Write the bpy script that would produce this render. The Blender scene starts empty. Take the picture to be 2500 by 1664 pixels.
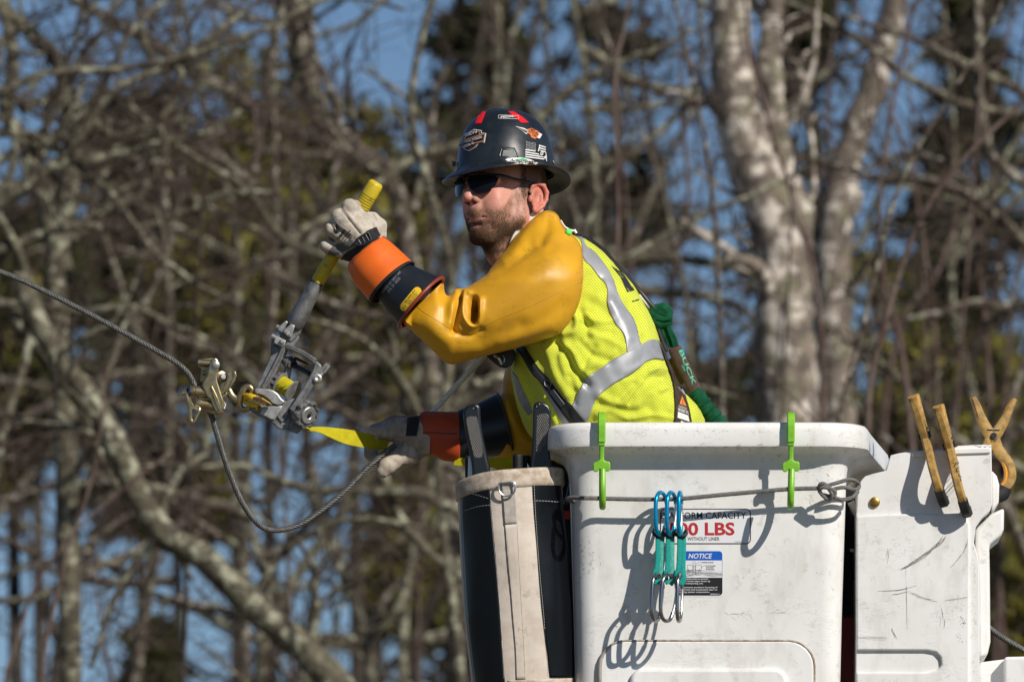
import bpy, bmesh, math, random
import numpy as np
from mathutils import Vector, Matrix
from mathutils.bvhtree import BVHTree

# ---------------------------------------------------------------- camera, sky, sun, exposure
S = 0.0009                      # metres per photograph pixel at the worker
D = 25.0                        # camera distance
PITCH = math.radians(6.0)
CAM = np.array([0.0, -D, 1.7])
SC = bpy.context.scene
cd = bpy.data.cameras.new('camera'); cam = bpy.data.objects.new('camera', cd)
SC.collection.objects.link(cam); SC.camera = cam
cam.location = CAM; cam.rotation_euler = (math.pi/2+PITCH, 0, 0)
cd.sensor_width = 36.0
cd.lens = 36.0*(D/math.cos(PITCH))/(2500*S)
cd.clip_end = 5000; cd.clip_start = 0.5
cd.dof.use_dof = True; cd.dof.focus_distance = D/math.cos(PITCH)-0.2
cd.dof.aperture_fstop = 9.8; cd.dof.aperture_blades = 9

SUN_D = Vector((-0.9, 1.0, -1.0)).normalized()      # direction the light travels
elev = math.asin(-SUN_D.z)
w = bpy.data.worlds.new("World"); SC.world = w; w.use_nodes = True
nt = w.node_tree; bg = nt.nodes['Background']
sky = nt.nodes.new('ShaderNodeTexSky'); sky.sky_type = 'NISHITA'; sky.sun_disc = False
sky.sun_elevation = elev
sky.sun_rotation = math.atan2(-SUN_D.x, -SUN_D.y)
sky.air_density = 1.0; sky.dust_density = 0.0; sky.ozone_density = 4.5; sky.altitude = 2500
nt.links.new(sky.outputs[0], bg.inputs[0]); bg.inputs[1].default_value = 0.058
sd = bpy.data.lights.new('sun', 'SUN'); sd.energy = 4.4; sd.angle = math.radians(0.53); sd.color = (1.0, 0.94, 0.85)
so = bpy.data.objects.new('sun', sd); SC.collection.objects.link(so)
so.rotation_euler = SUN_D.to_track_quat('-Z', 'Y').to_euler(); so.location = (30, -30, 40)
SC.view_settings.view_transform = 'Standard'; SC.view_settings.look = 'None'
SC.view_settings.exposure = 0.14; SC.view_settings.gamma = 1.0
SC.cycles.max_bounces = 6; SC.cycles.transparent_max_bounces = 8

# ---------------------------------------------------------------- helpers: space
cp, sp_ = math.cos(PITCH), math.sin(PITCH)
FPX = (D/cp)/S                   # focal length in photograph pixels
def W(P):
    """(px, depth px, -py) -> world metres; depth is measured from the worker's plane"""
    P = np.asarray(P, float).reshape(-1, 3)
    a = (P[:, 0]-1250)/FPX; b = (P[:, 2]+832)/FPX
    dx = a; dy = cp - b*sp_; dz = sp_ + b*cp
    t = (P[:, 1]*S + D)/dy
    return np.stack([dx*t, P[:, 1]*S, CAM[2]+dz*t], 1)
def LV(V, d0):
    """px-space points whose outline is given at depth d0, receding level with the ground"""
    V = np.asarray(V, float).reshape(-1, 3); A = V.copy(); A[:, 1] = d0
    o = W(A); o[:, 1] += (V[:, 1]-d0)*S; return o
def zf(ox, oy, s):
    return lambda x, y: (ox+x*s, oy+y*s)
Z1 = zf(1020, 240, .2551); Z2 = zf(740, 400, .2678); Z3 = zf(430, 740, .2168); Z4 = zf(860, 480, .2806)
Z5 = zf(1180, 560, .3189); Z6 = zf(860, 900, .2551); Z7 = zf(1080, 1100, .3596); Z8 = zf(1340, 980, .4361)
Z9 = zf(2050, 920, .4747); Z10 = zf(1540, 1180, .2296); Z11 = zf(1500, 640, .2551); Z0 = zf(0, 0, 1.0611)
def pts(Z, L): return [Z(*p) for p in L]
def P3(Z, L, d=0):
    """zoomed (x, y[, depth]) -> px-space points"""
    out = []
    for p in L:
        x, y = Z(p[0], p[1]); out.append((x, p[2] if len(p) > 2 else d, -y))
    return np.array(out, float)

# ---------------------------------------------------------------- helpers: objects
def thing(name, label, cat, base, group=None, world=False):
    o = bpy.data.objects.new(name, None); SC.collection.objects.link(o)
    o.empty_display_size = 0.1
    o.location = Vector(base) if world else Vector(W([base])[0])
    o['label'] = label; o['category'] = cat; o['root'] = 1
    if group: o['group'] = group
    return o
def root_loc(p):
    while p.parent: p = p.parent
    return np.array(p.location)
class MB:
    """mesh buffer; points in px space unless world=True at build"""
    def __init__(s): s.v = []; s.f = []; s.m = []; s.n = 0
    def add(s, v, f, mi=0):
        v = np.asarray(v, float).reshape(-1, 3); s.v.append(v)
        for q in f: s.f.append(tuple(int(i)+s.n for i in q)); s.m.append(mi)
        s.n += len(v); return s
    def tube(s, path, r, k=8, closed=False, cap=True, mi=0, flat=None, up=None):
        P = np.asarray(path, float); n = len(P)
        R = np.full(n, r, float) if np.isscalar(r) else np.asarray(r, float)
        if closed: T = np.roll(P, -1, 0)-np.roll(P, 1, 0)
        else:
            T = np.gradient(P, axis=0)
        T /= np.linalg.norm(T, axis=1)[:, None]+1e-9
        a = np.array(up if up is not None else (0, 1, 0), float)
        if abs(T[0]@a) > .9 and up is None: a = np.array((0, 0, 1.))
        N = np.zeros_like(P)
        cur = a
        for i in range(n):
            if up is not None: cur = np.array(up, float)
            cur = cur - T[i]*(cur@T[i]); cur /= np.linalg.norm(cur)+1e-9; N[i] = cur
        B = np.cross(T, N)
        t = np.arange(k)*2*np.pi/k
        fl = 1.0 if flat is None else flat
        V = P[:, None]+R[:, None, None]*(np.cos(t)[None, :, None]*N[:, None]+fl*np.sin(t)[None, :, None]*B[:, None])
        F = []
        m = n if closed else n-1
        for i in range(m):
            j = (i+1) % n
            for q in range(k):
                q2 = (q+1) % k
                F.append((i*k+q, i*k+q2, j*k+q2, j*k+q))
        if cap and not closed:
            F.append(tuple(range(k-1, -1, -1))); F.append(tuple((n-1)*k+q for q in range(k)))
        return s.add(V.reshape(-1, 3), F, mi)
    def cyl(s, a, b, r, r2=None, k=20, mi=0):
        a = np.array(a, float); b = np.array(b, float)
        return s.tube([a, b], [r, r if r2 is None else r2], k, mi=mi)
    def lathe(s, a, axis, prof, k=24, mi=0, squash=1.0, cap=True):
        """prof = [(t along axis, radius)]"""
        a = np.array(a, float); ax = np.array(axis, float); ax /= np.linalg.norm(ax)
        h = np.array((0, 1, 0.)) if abs(ax[1]) < .8 else np.array((0, 0, 1.))
        e1 = np.cross(ax, h); e1 /= np.linalg.norm(e1); e2 = np.cross(ax, e1)
        t = np.arange(k)*2*np.pi/k; V = []
        for (d, r) in prof:
            V.append(a+ax*d+r*(np.cos(t)[:, None]*e1+squash*np.sin(t)[:, None]*e2))
        F = []
        for i in range(len(prof)-1):
            for q in range(k):
                q2 = (q+1) % k; F.append((i*k+q, (i+1)*k+q, (i+1)*k+q2, i*k+q2))
        if cap:
            F.append(tuple(range(k))); F.append(tuple((len(prof)-1)*k+q for q in range(k-1, -1, -1)))
        return s.add(np.concatenate(V), F, mi)
    def box(s, c, size, rot=None, mi=0):
        c = np.array(c, float); h = np.array(size, float)/2
        V = np.array([(x, y, z) for x in (-1, 1) for y in (-1, 1) for z in (-1, 1)], float)*h
        if rot is not None: V = V@np.array(rot).T
        F = [(0, 1, 3, 2), (4, 6, 7, 5), (0, 4, 5, 1), (2, 3, 7, 6), (0, 2, 6, 4), (1, 5, 7, 3)]
        return s.add(V+c, F, mi)
    def prism(s, poly, y0, y1, mi=0):
        """poly: (px, py) outline extruded in depth y0..y1 (y may be callables of x, z)"""
        n = len(poly)
        A = sum(poly[i][0]*poly[(i+1) % n][1]-poly[(i+1) % n][0]*poly[i][1] for i in range(n))
        if A < 0: poly = poly[::-1]
        g = lambda y, p: y(p[0], p[1]) if callable(y) else y
        V = [(p[0], g(y0, p), -p[1]) for p in poly]+[(p[0], g(y1, p), -p[1]) for p in poly]
        F = [tuple(range(n-1, -1, -1)), tuple(range(n, 2*n))]+[(i, (i+1) % n, n+(i+1) % n, n+i) for i in range(n)]
        return s.add(V, F, mi)
    def loft(s, rings, cap=(True, True), mi=0):
        k = len(rings[0]); V = np.concatenate([np.asarray(r, float) for r in rings]); F = []
        for i in range(len(rings)-1):
            for q in range(k):
                q2 = (q+1) % k; F.append((i*k+q, i*k+q2, (i+1)*k+q2, (i+1)*k+q))
        if cap[0]: F.append(tuple(range(k-1, -1, -1)))
        if cap[1]: F.append(tuple((len(rings)-1)*k+q for q in range(k)))
        return s.add(V, F, mi)
    def build(s, name, mats, parent=None, smooth=True, world=False, bevel=0, subsurf=0, angle=35, base=None, fix=True, kind=None, solid=0, level=None):
        V = np.concatenate(s.v) if s.v else np.zeros((0, 3))
        Vw = V if world else (LV(V, level) if level is not None else W(V))
        if parent is not None: loc = root_loc(parent)
        else: loc = np.array(base) if base is not None else np.array([Vw[:, 0].mean(), Vw[:, 1].mean(), Vw[:, 2].min()])
        me = bpy.data.meshes.new(name)
        me.from_pydata((Vw-loc).tolist(), [], s.f)
        if not isinstance(mats, (list, tuple)): mats = [mats]
        for m in mats: me.materials.append(m)
        if len(mats) > 1: me.polygons.foreach_set('material_index', s.m)
        if fix:
            bm = bmesh.new(); bm.from_mesh(me); bmesh.ops.recalc_face_normals(bm, faces=bm.faces); bm.to_mesh(me); bm.free()
        if smooth:
            me.polygons.foreach_set('use_smooth', [True]*len(me.polygons))
            if angle and angle < 180:
                me.update()
                try: me.set_sharp_from_angle(angle=math.radians(angle))
                except Exception: pass
        me.update()
        o = bpy.data.objects.new(name, me); SC.collection.objects.link(o)
        if parent is not None: o.parent = parent
        else: o.location = loc
        if bevel:
            b = o.modifiers.new('b', 'BEVEL'); b.width = bevel*S; b.segments = 3; b.limit_method = 'ANGLE'; b.angle_limit = math.radians(30)
        if solid:
            b = o.modifiers.new('s', 'SOLIDIFY'); b.thickness = solid*S; b.offset = 0
        if subsurf:
            b = o.modifiers.new('u', 'SUBSURF'); b.levels = subsurf; b.render_levels = subsurf
        if kind: o['kind'] = kind
        return o
def tag(o, label, cat, group=None):
    o['label'] = label; o['category'] = cat
    if group: o['group'] = group
    return o
def dup(o, parent=None):
    c = o.copy(); SC.collection.objects.link(c)
    if parent is not None: c.parent = parent
    for ch in [x for x in list(o.children)]: dup(ch, c)
    return c
def spline(P, n=8, closed=False):
    """Catmull-Rom through points"""
    P = np.asarray(P, float)
    if closed: Q = np.vstack([P[-1], P, P[0], P[1]])
    else: Q = np.vstack([2*P[0]-P[1], P, 2*P[-1]-P[-2]])
    out = []
    for i in range(1, len(Q)-2):
        p0, p1, p2, p3 = Q[i-1], Q[i], Q[i+1], Q[i+2]
        for j in range(n):
            t = j/n
            out.append(.5*((2*p1)+(-p0+p2)*t+(2*p0-5*p1+4*p2-p3)*t*t+(-p0+3*p1-3*p2+p3)*t**3))
    if not closed: out.append(Q[-2])
    return np.array(out)
def rotm(axis, deg):
    return np.array(Matrix.Rotation(math.radians(deg), 3, Vector(axis)))

# ---------------------------------------------------------------- helpers: materials
def pm(name, col, col2=None, sc=20, rough=.5, metal=0, bump=0, bsc=100, bdist=.001, spec=.5, coat=0, mix=(.4, .6), detail=4, rough2=None, attr=None, sheen=0, sss=0, aniso=None):
    m = bpy.data.materials.new(name); m.use_nodes = True; t = m.node_tree; N = t.nodes; L = t.links
    b = N['Principled BSDF']; b.inputs['Base Color'].default_value = (*col, 1)
    b.inputs['Roughness'].default_value = rough; b.inputs['Metallic'].default_value = metal
    b.inputs['Specular IOR Level'].default_value = spec; b.inputs['Coat Weight'].default_value = coat
    if sheen: b.inputs['Sheen Weight'].default_value = sheen
    if sss:
        b.inputs['Subsurface Weight'].default_value = sss; b.inputs['Subsurface Scale'].default_value = .004
        b.inputs['Subsurface Radius'].default_value = (1, .35, .2)
    tc = N.new('ShaderNodeTexCoord')
    if aniso:
        mp = N.new('ShaderNodeMapping'); mp.inputs['Scale'].default_value = aniso; L.new(tc.outputs['Object'], mp.inputs[0]); vec = mp.outputs[0]
    else: vec = tc.outputs['Object']
    if col2 is not None:
        n = N.new('ShaderNodeTexNoise'); n.inputs['Scale'].default_value = sc; n.inputs['Detail'].default_value = detail; n.inputs['Roughness'].default_value = .6
        L.new(vec, n.inputs['Vector'])
        r = N.new('ShaderNodeValToRGB'); r.color_ramp.elements[0].position = mix[0]; r.color_ramp.elements[1].position = mix[1]
        r.color_ramp.elements[0].color = (*col, 1); r.color_ramp.elements[1].color = (*col2, 1)
        L.new(n.outputs[0], r.inputs[0]); L.new(r.outputs[0], b.inputs['Base Color'])
        if rough2 is not None:
            mr = N.new('ShaderNodeMapRange'); mr.inputs[1].default_value = mix[0]; mr.inputs[2].default_value = mix[1]; mr.inputs[3].default_value = rough; mr.inputs[4].default_value = rough2
            L.new(n.outputs[0], mr.inputs[0]); L.new(mr.outputs[0], b.inputs['Roughness'])
    if bump:
        n2 = N.new('ShaderNodeTexNoise'); n2.inputs['Scale'].default_value = bsc; n2.inputs['Detail'].default_value = 5
        L.new(vec, n2.inputs['Vector'])
        bp = N.new('ShaderNodeBump'); bp.inputs['Strength'].default_value = bump; bp.inputs['Distance'].default_value = bdist
        L.new(n2.outputs[0], bp.inputs['Height']); L.new(bp.outputs[0], b.inputs['Normal'])
    return m
def layer(m, col, sc, lo, hi, amount=1.0, stretch=None, detail=6, rough=None, kind='NOISE', seed=0, thin=None):
    """mix another colour over a material's base colour by a noise mask (wear and dirt of the thing itself)"""
    t = m.node_tree; N = t.nodes; L = t.links; b = N['Principled BSDF']
    tc = N.new('ShaderNodeTexCoord'); mp = N.new('ShaderNodeMapping'); L.new(tc.outputs['Object'], mp.inputs[0])
    if stretch:
        mp.inputs['Scale'].default_value = stretch[:3]
        if len(stretch) > 3: mp.inputs['Rotation'].default_value = (0, math.radians(stretch[3]), 0)
    mp.inputs['Location'].default_value = (seed*1.7, seed*.9, seed*2.3)
    n = N.new('ShaderNodeTexNoise'); n.inputs['Scale'].default_value = sc; n.inputs['Detail'].default_value = detail; n.inputs['Roughness'].default_value = .65
    L.new(mp.outputs[0], n.inputs['Vector'])
    mr = N.new('ShaderNodeMapRange'); mr.inputs[1].default_value = lo; mr.inputs[2].default_value = hi; mr.inputs[4].default_value = amount
    src = n.outputs[0]
    if thin:      # thin lines where noise crosses its middle value
        s1 = N.new('ShaderNodeMath'); s1.operation = 'SUBTRACT'; s1.inputs[1].default_value = .5; L.new(src, s1.inputs[0])
        s2 = N.new('ShaderNodeMath'); s2.operation = 'ABSOLUTE'; L.new(s1.outputs[0], s2.inputs[0])
        s3 = N.new('ShaderNodeMath'); s3.operation = 'LESS_THAN'; s3.inputs[1].default_value = thin; L.new(s2.outputs[0], s3.inputs[0])
        n3 = N.new('ShaderNodeTexNoise'); n3.inputs['Scale'].default_value = sc*.6; L.new(tc.outputs['Object'], n3.inputs['Vector'])
        L.new(n3.outputs[0], mr.inputs[0])
        s4 = N.new('ShaderNodeMath'); s4.operation = 'MULTIPLY'; L.new(s3.outputs[0], s4.inputs[0]); L.new(mr.outputs[0], s4.inputs[1]); fac = s4.outputs[0]
    else:
        L.new(src, mr.inputs[0]); fac = mr.outputs[0]
    mx = N.new('ShaderNodeMix'); mx.data_type = 'RGBA'
    bc = b.inputs['Base Color']
    if bc.links: L.new(bc.links[0].from_socket, mx.inputs[6])
    else: mx.inputs[6].default_value = bc.default_value
    mx.inputs[7].default_value = (*col, 1); L.new(fac, mx.inputs[0]); L.new(mx.outputs[2], bc)
    return m
def srgb(r, g, b):
    f = lambda c: (c/255/12.92) if c/255 <= .04045 else ((c/255+.055)/1.055)**2.4
    return (f(r), f(g), f(b))

# ---------------------------------------------------------------- helpers: draping flat shapes over a surface
def wverts(o):
    n = len(o.data.vertices); a = np.empty(n*3); o.data.vertices.foreach_get('co', a); a = a.reshape(-1, 3)
    return a+(root_loc(o) if o.parent else np.array(o.location))
def bvh(*objs):
    V = []; F = []; n = 0
    for o in objs:
        v = wverts(o); V += [tuple(x) for x in v]; F += [tuple(i+n for i in p.vertices) for p in o.data.polygons]; n += len(v)
    return BVHTree.FromPolygons(V, F)
_cam = Vector(CAM)
def hit(B, x, y):
    d = (Vector(W([(x, 0, -y)])[0])-_cam).normalized()
    h = B.ray_cast(_cam, d)
    return h
_tc = {}
def text_geo(s, bold=0.0):
    k = (s, bold)
    if k in _tc: return _tc[k]
    cu = bpy.data.curves.new('t', 'FONT'); cu.body = s; cu.offset = bold; cu.resolution_u = 3
    o = bpy.data.objects.new('t', cu); SC.collection.objects.link(o)
    dg = bpy.context.evaluated_depsgraph_get(); me = bpy.data.meshes.new_from_object(o.evaluated_get(dg))
    V = np.array([v.co[:2] for v in me.vertices]); F = [tuple(p.vertices) for p in me.polygons]
    bpy.data.objects.remove(o); bpy.data.curves.remove(cu); bpy.data.meshes.remove(me)
    V = V/0.69; V[:, 0] -= V[:, 0].min()
    _tc[k] = (V, F); return _tc[k]
class Decal:
    """flat marks given in photograph pixels, laid on a surface at its real place"""
    def __init__(s): s.items = []
    def poly(s, P, mi=0, lay=0):
        s.items.append((np.array(P, float), [tuple(range(len(P)))], mi, lay)); return s
    def line(s, P, w, mi=0, lay=0, closed=False):
        P = np.array(P, float); n = len(P)
        if closed: T = np.roll(P, -1, 0)-np.roll(P, 1, 0)
        else: T = np.gradient(P, axis=0)
        T /= np.linalg.norm(T, axis=1)[:, None]+1e-9; N = np.stack([-T[:, 1], T[:, 0]], 1)*w/2
        V = np.vstack([P+N, P-N]); m = n if closed else n-1
        s.items.append((V, [(i, (i+1) % n, n+(i+1) % n, n+i) for i in range(m)], mi, lay)); return s
    def text(s, t, p0, p1, h, mi=0, lay=1, bold=0.02, shear=0):
        V, F = text_geo(t, bold); wd = V[:, 0].max(); p0 = np.array(p0, float); p1 = np.array(p1, float)
        u = p1-p0; L = np.linalg.norm(u); u /= L; up = np.array((u[1], -u[0]))
        X = (V[:, 0]/wd*L+V[:, 1]*h*shear)
        s.items.append((p0+X[:, None]*u+(V[:, 1]*h)[:, None]*up, F, mi, lay)); return s
    def build(s, name, mats, target, parent, seg=12, off=.5, step=.3, thick=0):
        V = []; F = []; M = []
        for (P, fs, mi, lay) in s.items:
            bm = bmesh.new(); vs = [bm.verts.new((p[0], p[1], 0)) for p in P]
            for f in fs:
                try: bm.faces.new([vs[i] for i in f])
                except ValueError: pass
            bmesh.ops.triangulate(bm, faces=bm.faces)
            for it in range(7):
                E = [e for e in bm.edges if e.calc_length() > seg]
                if not E: break
                bmesh.ops.subdivide_edges(bm, edges=E, cuts=1)
                bmesh.ops.triangulate(bm, faces=[f for f in bm.faces if len(f.verts) > 3])
            bm.verts.index_update(); base = len(V); ok = []
            last = None
            for v in bm.verts:
                h = hit(target, v.co.x, v.co.y)
                if h[0] is None: V.append(last if last is not None else (0, 0, 0)); ok.append(False)
                else:
                    nn = h[1]; dd = (h[0]-_cam).normalized()
                    if nn.dot(dd) > 0: nn = -nn
                    q = h[0]+nn*(off+lay*step)*S; last = tuple(q); V.append(last); ok.append(True)
            for f in bm.faces:
                ids = [v.index for v in f.verts]
                if all(ok[i] for i in ids): F.append(tuple(base+i for i in ids)); M.append(mi)
            bm.free()
        mb = MB(); mb.v = [np.array(V)]; mb.f = F; mb.m = M; mb.n = len(V)
        o = mb.build(name, mats, parent, smooth=False, world=True, fix=False)
        return o
def rrect(x0, y0, x1, y1, r, k=6):
    P = []
    for cx, cy, a in ((x1-r, y0+r, -90), (x1-r, y1-r, 0), (x0+r, y1-r, 90), (x0+r, y0+r, 180)):
        for i in range(k+1):
            t = math.radians(a+90*i/k); P.append((cx+r*math.cos(t), cy+r*math.sin(t)))
    return P
def strands(mb, P, R, n, r, pitch, k=5, mi=0, step=4):
    """n wires laid helically round path P"""
    P = np.asarray(P, float); L = np.concatenate([[0], np.cumsum(np.linalg.norm(np.diff(P, axis=0), axis=1))])
    s = np.arange(0, L[-1], step); Q = np.stack([np.interp(s, L, P[:, i]) for i in range(3)], 1)
    T = np.gradient(Q, axis=0); T /= np.linalg.norm(T, axis=1)[:, None]
    N = np.cross(T, (0, 1, 0)); N /= np.linalg.norm(N, axis=1)[:, None]; Bn = np.cross(T, N)
    for j in range(n):
        a = 2*np.pi*(s/pitch+j/n); C = Q+R*(np.cos(a)[:, None]*N+np.sin(a)[:, None]*Bn)
        mb.tube(C, r, k, mi=mi)
# ---------------------------------------------------------------- the setting: ground and the wood behind
rng = np.random.default_rng(7); random.seed(7)
bark_grey = pm('bark_grey', (.115, .092, .074), (.036, .029, .024), 26, .9, bump=.6, bsc=30, bdist=.02, spec=.15, mix=(.42, .6))
layer(bark_grey, (.24, .24, .155), 16, .54, .62, .9); layer(bark_grey, (.38, .35, .29), 20, .55, .61, .85, seed=3)
bark_lichen = pm('bark_lichen', (.085, .074, .054), (.14, .128, .09), 24, .95, bump=.7, bsc=35, bdist=.02, spec=.1, mix=(.42, .58))
layer(bark_lichen, (.055, .046, .038), 12, .52, .60, .9, seed=2); layer(bark_lichen, (.37, .37, .27), 18, .53, .60, .9, seed=4)
bark_beech = pm('bark_beech', (.22, .18, .148), (.10, .082, .07), 14, .85, bump=.4, bsc=25, bdist=.02, spec=.15, mix=(.42, .62))
layer(bark_beech, (.17, .16, .10), 9, .50, .58, .85, seed=5); layer(bark_beech, (.60, .54, .47), 10, .50, .57, .95, seed=6); layer(bark_beech, (.09, .075, .065), 13, .60, .66, .8, seed=8)
bark_twig = pm('bark_twig', (.085, .050, .043), (.15, .115, .095), 9, .8, spec=.2)
bark_fine = pm('bark_fine', (.042, .030, .024), (.09, .068, .054), 5, .85, spec=.15)
bark_dark = pm('bark_dark', (.028, .023, .020), (.075, .062, .050), 14, .9, spec=.1)  # near-black bark carries the shade of the dense canopy in its colour
needle = pm('needle', (.014, .018, .008), (.045, .046, .013), 2.5, .7, spec=.2)  # dark green deepened to hold the canopy's own shade
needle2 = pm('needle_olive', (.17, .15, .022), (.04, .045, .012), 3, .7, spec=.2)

def BW(px, py, dist):
    return W([(px, dist/S, -py)])[0]
def pxscale(dist): return S*(D+dist)/D
# the wood grows in clumps: twigs and needles are sparse where this world-space field is high
_rc = np.random.default_rng(77); _K = _rc.normal(0, 1, (16, 3))*np.array((2.6, .35, 2.6)); _PH = _rc.uniform(0, 6.28, 16)
def in_open(p, k=1.0):
    p = np.atleast_2d(p); v = np.sin(p@_K.T+_PH).sum(1)/2.8
    return v > .45/k

gb = MB()
n = 40
gx = np.linspace(-1500, 1500, n); gy = np.linspace(-200, 2800, n)
V = [(x, y, 0.0+0.25*math.sin(x*.03)*math.cos(y*.021)) for y in gy for x in gx]
F = [(i*n+j, i*n+j+1, (i+1)*n+j+1, (i+1)*n+j) for i in range(n-1) for j in range(n-1)]
gb.add(V, F)
ground = pm('ground', (.10, .085, .05), (.16, .13, .08), 1.5, .95, bump=.4, bsc=6, bdist=.05)
gb.build('ground', ground, world=True, kind='structure', base=(0, 0, 0))

def branch_path(p, d, length, wander, up, nseg, R):
    P = [np.array(p, float)]; d = np.array(d, float); d /= np.linalg.norm(d)
    for i in range(nseg):
        d = d+R.normal(0, wander, 3)+np.array((0, 0, up)); d /= np.linalg.norm(d)
        P.append(P[-1]+d*length/nseg)
    return np.array(P)
def jit_tube(mb, P, r0, r1, k, R, knob=.12, mi=0):
    n = len(P); t = np.linspace(0, 1, n)
    rr = (r0*(1-t)+r1*t)*(1+R.normal(0, knob, n))
    mb.tube(P, rr, k, cap=False, mi=mi)
def grow(mb, P, r0, r1, lvl, R, spec, u):
    """sprout side branches from path P; u = metres per photo pixel here"""
    ln, cnt, wander, up, decay = spec
    if lvl <= 0: return
    n = len(P); tot = np.linalg.norm(np.diff(P, axis=0), axis=1).sum()
    for c in range(max(1, int(R.poisson(cnt[-lvl])))):
        t = R.uniform(.12, 1)*(n-1.01); i = int(t); fr = t-i
        p = P[i]*(1-fr)+P[i+1]*fr; T = P[i+1]-P[i]; T /= np.linalg.norm(T)
        side = R.normal(0, 1, 3); side[1] *= .6; side -= T*(side@T); side /= np.linalg.norm(side)
        ang = math.radians(R.uniform(28, 75)); d = T*math.cos(ang)+side*math.sin(ang)
        rr = (r0*(1-t/n)+r1*t/n)*R.uniform(.35, .65)
        if rr < 5*u and R.uniform() < .68 and in_open(p, 1.1)[0]: continue
        rr = max(rr, 1.1*u); L = ln[-lvl]*u*R.uniform(.5, 1.3)
        Q = branch_path(p, d, L, wander, up, 7 if lvl > 1 else 4, R)
        jit_tube(mb, Q, rr, max(rr*decay, .6*u), 5 if lvl > 1 else 3, R, .14, mi=0 if rr > 4.5*u else 1)
        grow(mb, Q, rr, max(rr*decay, .6*u), lvl-1, R, spec, u)
def tree(name, label, cat, limbs, dist, mat, seed, spec, lvl=3, group=None, twigmat=None, tomid=True, minr=0):
    """limbs: [( [(px,py),...], r0, r1 )] first is the trunk, listed from the lower end up"""
    R = np.random.default_rng(seed); u = pxscale(dist)
    tr = limbs[0][0]; base = BW(tr[0][0], tr[0][1], dist)
    g0 = np.array([base[0]+R.normal(0, .3), base[1]+R.normal(0, .3), -.1])
    root = thing(name, label, cat, (g0[0], g0[1], 0.0), group, world=True)
    tb = MB(); cb = MB()
    for li, (pp, r0, r1) in enumerate(limbs):
        dj = 0
        Q = []
        for q in pp:
            dj += R.normal(0, 12)*(len(Q) > 0); Q.append(BW(q[0], q[1], dist+(dj*u if li else 0)))
        Q = np.array(Q)
        if li == 0:
            low = Q[0]; n = 6
            Q = np.vstack([[g0*(1-t)+low*t+np.array((R.normal(0, .05), 0, 0)) for t in np.linspace(0, 1, n)[:-1]], Q])
        Qs = spline(Q, 5); Qs = Qs+R.normal(0, 1.5*u, Qs.shape)
        if li == 0:
            t = np.linspace(0, 1, len(Qs)); rr = (r0*1.35*(1-t)+r1*t)*u*(1+R.normal(0, .05, len(Qs)))
            tb.tube(Qs, rr, 12, cap=True)
            keep = Qs[:, 2] > low[2]-2.5
            grow(cb, Qs[keep], r0*u*.7, r1*u*.7, lvl, R, spec, u)
        else:
            jit_tube(cb, Qs, r0*u, r1*u, 9, R, .11)
            grow(cb, Qs, r0*u*.7, r1*u*.7, lvl, R, spec, u)
    tb.build('trunk', mat, root, world=True, angle=180, fix=False)
    cb.build('branches', [mat, twigmat or bark_fine], root, world=True, angle=180, fix=False)
    return root
def zz(L): return [Z0(*p) for p in L]
TR = lambda L: [(1250+x*.5306, y*.5306) for x, y in L]
BL = lambda L: [(x*.5306, 832+y*.5306) for x, y in L]
TL = lambda L: [(x*.5306, y*.5306) for x, y in L]
SP = ((480, 260, 140), (9, 4, 3), .30, .03, .4)
tree('lichen_tree', 'gnarled lichen-covered tree at the left edge, forking below the top corner', 'tree', [
    (TL([(300, 1900), (270, 1568), (260, 1200), (310, 950), (330, 700), (310, 420), (240, 250), (60, 80), (-100, -120)]), 26, 17),
    (TL([(300, 1250), (200, 900), (110, 650), (30, 520), (60, 300), (30, 100), (-60, -60)]), 24, 12),
    (TL([(260, 1010), (420, 880), (560, 640), (720, 560), (800, 450), (830, 330), (720, 290), (660, 180), (640, 20), (600, -90)]), 13, 8),
    (TL([(80, 500), (200, 470), (350, 480), (480, 600), (600, 640), (800, 560), (900, 560)]), 16, 9),
    (TL([(330, 1100), (480, 960), (640, 900), (720, 780), (860, 560)]), 11, 5),
    (TL([(310, 420), (420, 190), (540, 130)]), 10, 4)], 21, bark_lichen, 11, SP, 3)
tree('leaning_tree', 'thick dark limbed tree arching from the top left down behind the raised glove', 'tree', [
    (TL([(2100, 2600), (2000, 1800), (1900, 1300), (1830, 900), (1700, 760), (1500, 650), (1250, 560), (1100, 450), (900, 340), (700, 200), (450, 60), (250, -60)]), 24, 15),
    (TL([(1800, 800), (1650, 700), (1480, 560), (1420, 350), (1380, 150), (1370, -60)]), 27, 30),
    (TL([(1700, 790), (1500, 720), (1250, 700), (1020, 610), (800, 740), (560, 730), (380, 690)]), 13, 8),
    (TL([(1900, 950), (1980, 700), (1990, 480), (2060, 300)]), 12, 7)], 25, bark_grey, 12, SP, 3)
tree('fallen_leaning_trunk', 'thick pale lichen-spotted trunk slanting across the bottom left', 'tree', [
    (BL([(1900, 2050), (1650, 1700), (1400, 1420), (1150, 1200), (950, 1010), (750, 880), (620, 680), (520, 440), (400, 250), (260, 60), (150, -140), (100, -320)]), 36, 24),
    (BL([(750, 880), (640, 1000), (520, 1200), (420, 1500)]), 12, 6),
    (BL([(560, 560), (420, 420), (180, 380), (-60, 330)]), 12, 7),
    (BL([(1150, 1200), (1300, 980), (1500, 850), (1700, 820), (1950, 860)]), 10, 6)], 18, bark_lichen, 13, SP, 3)
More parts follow.
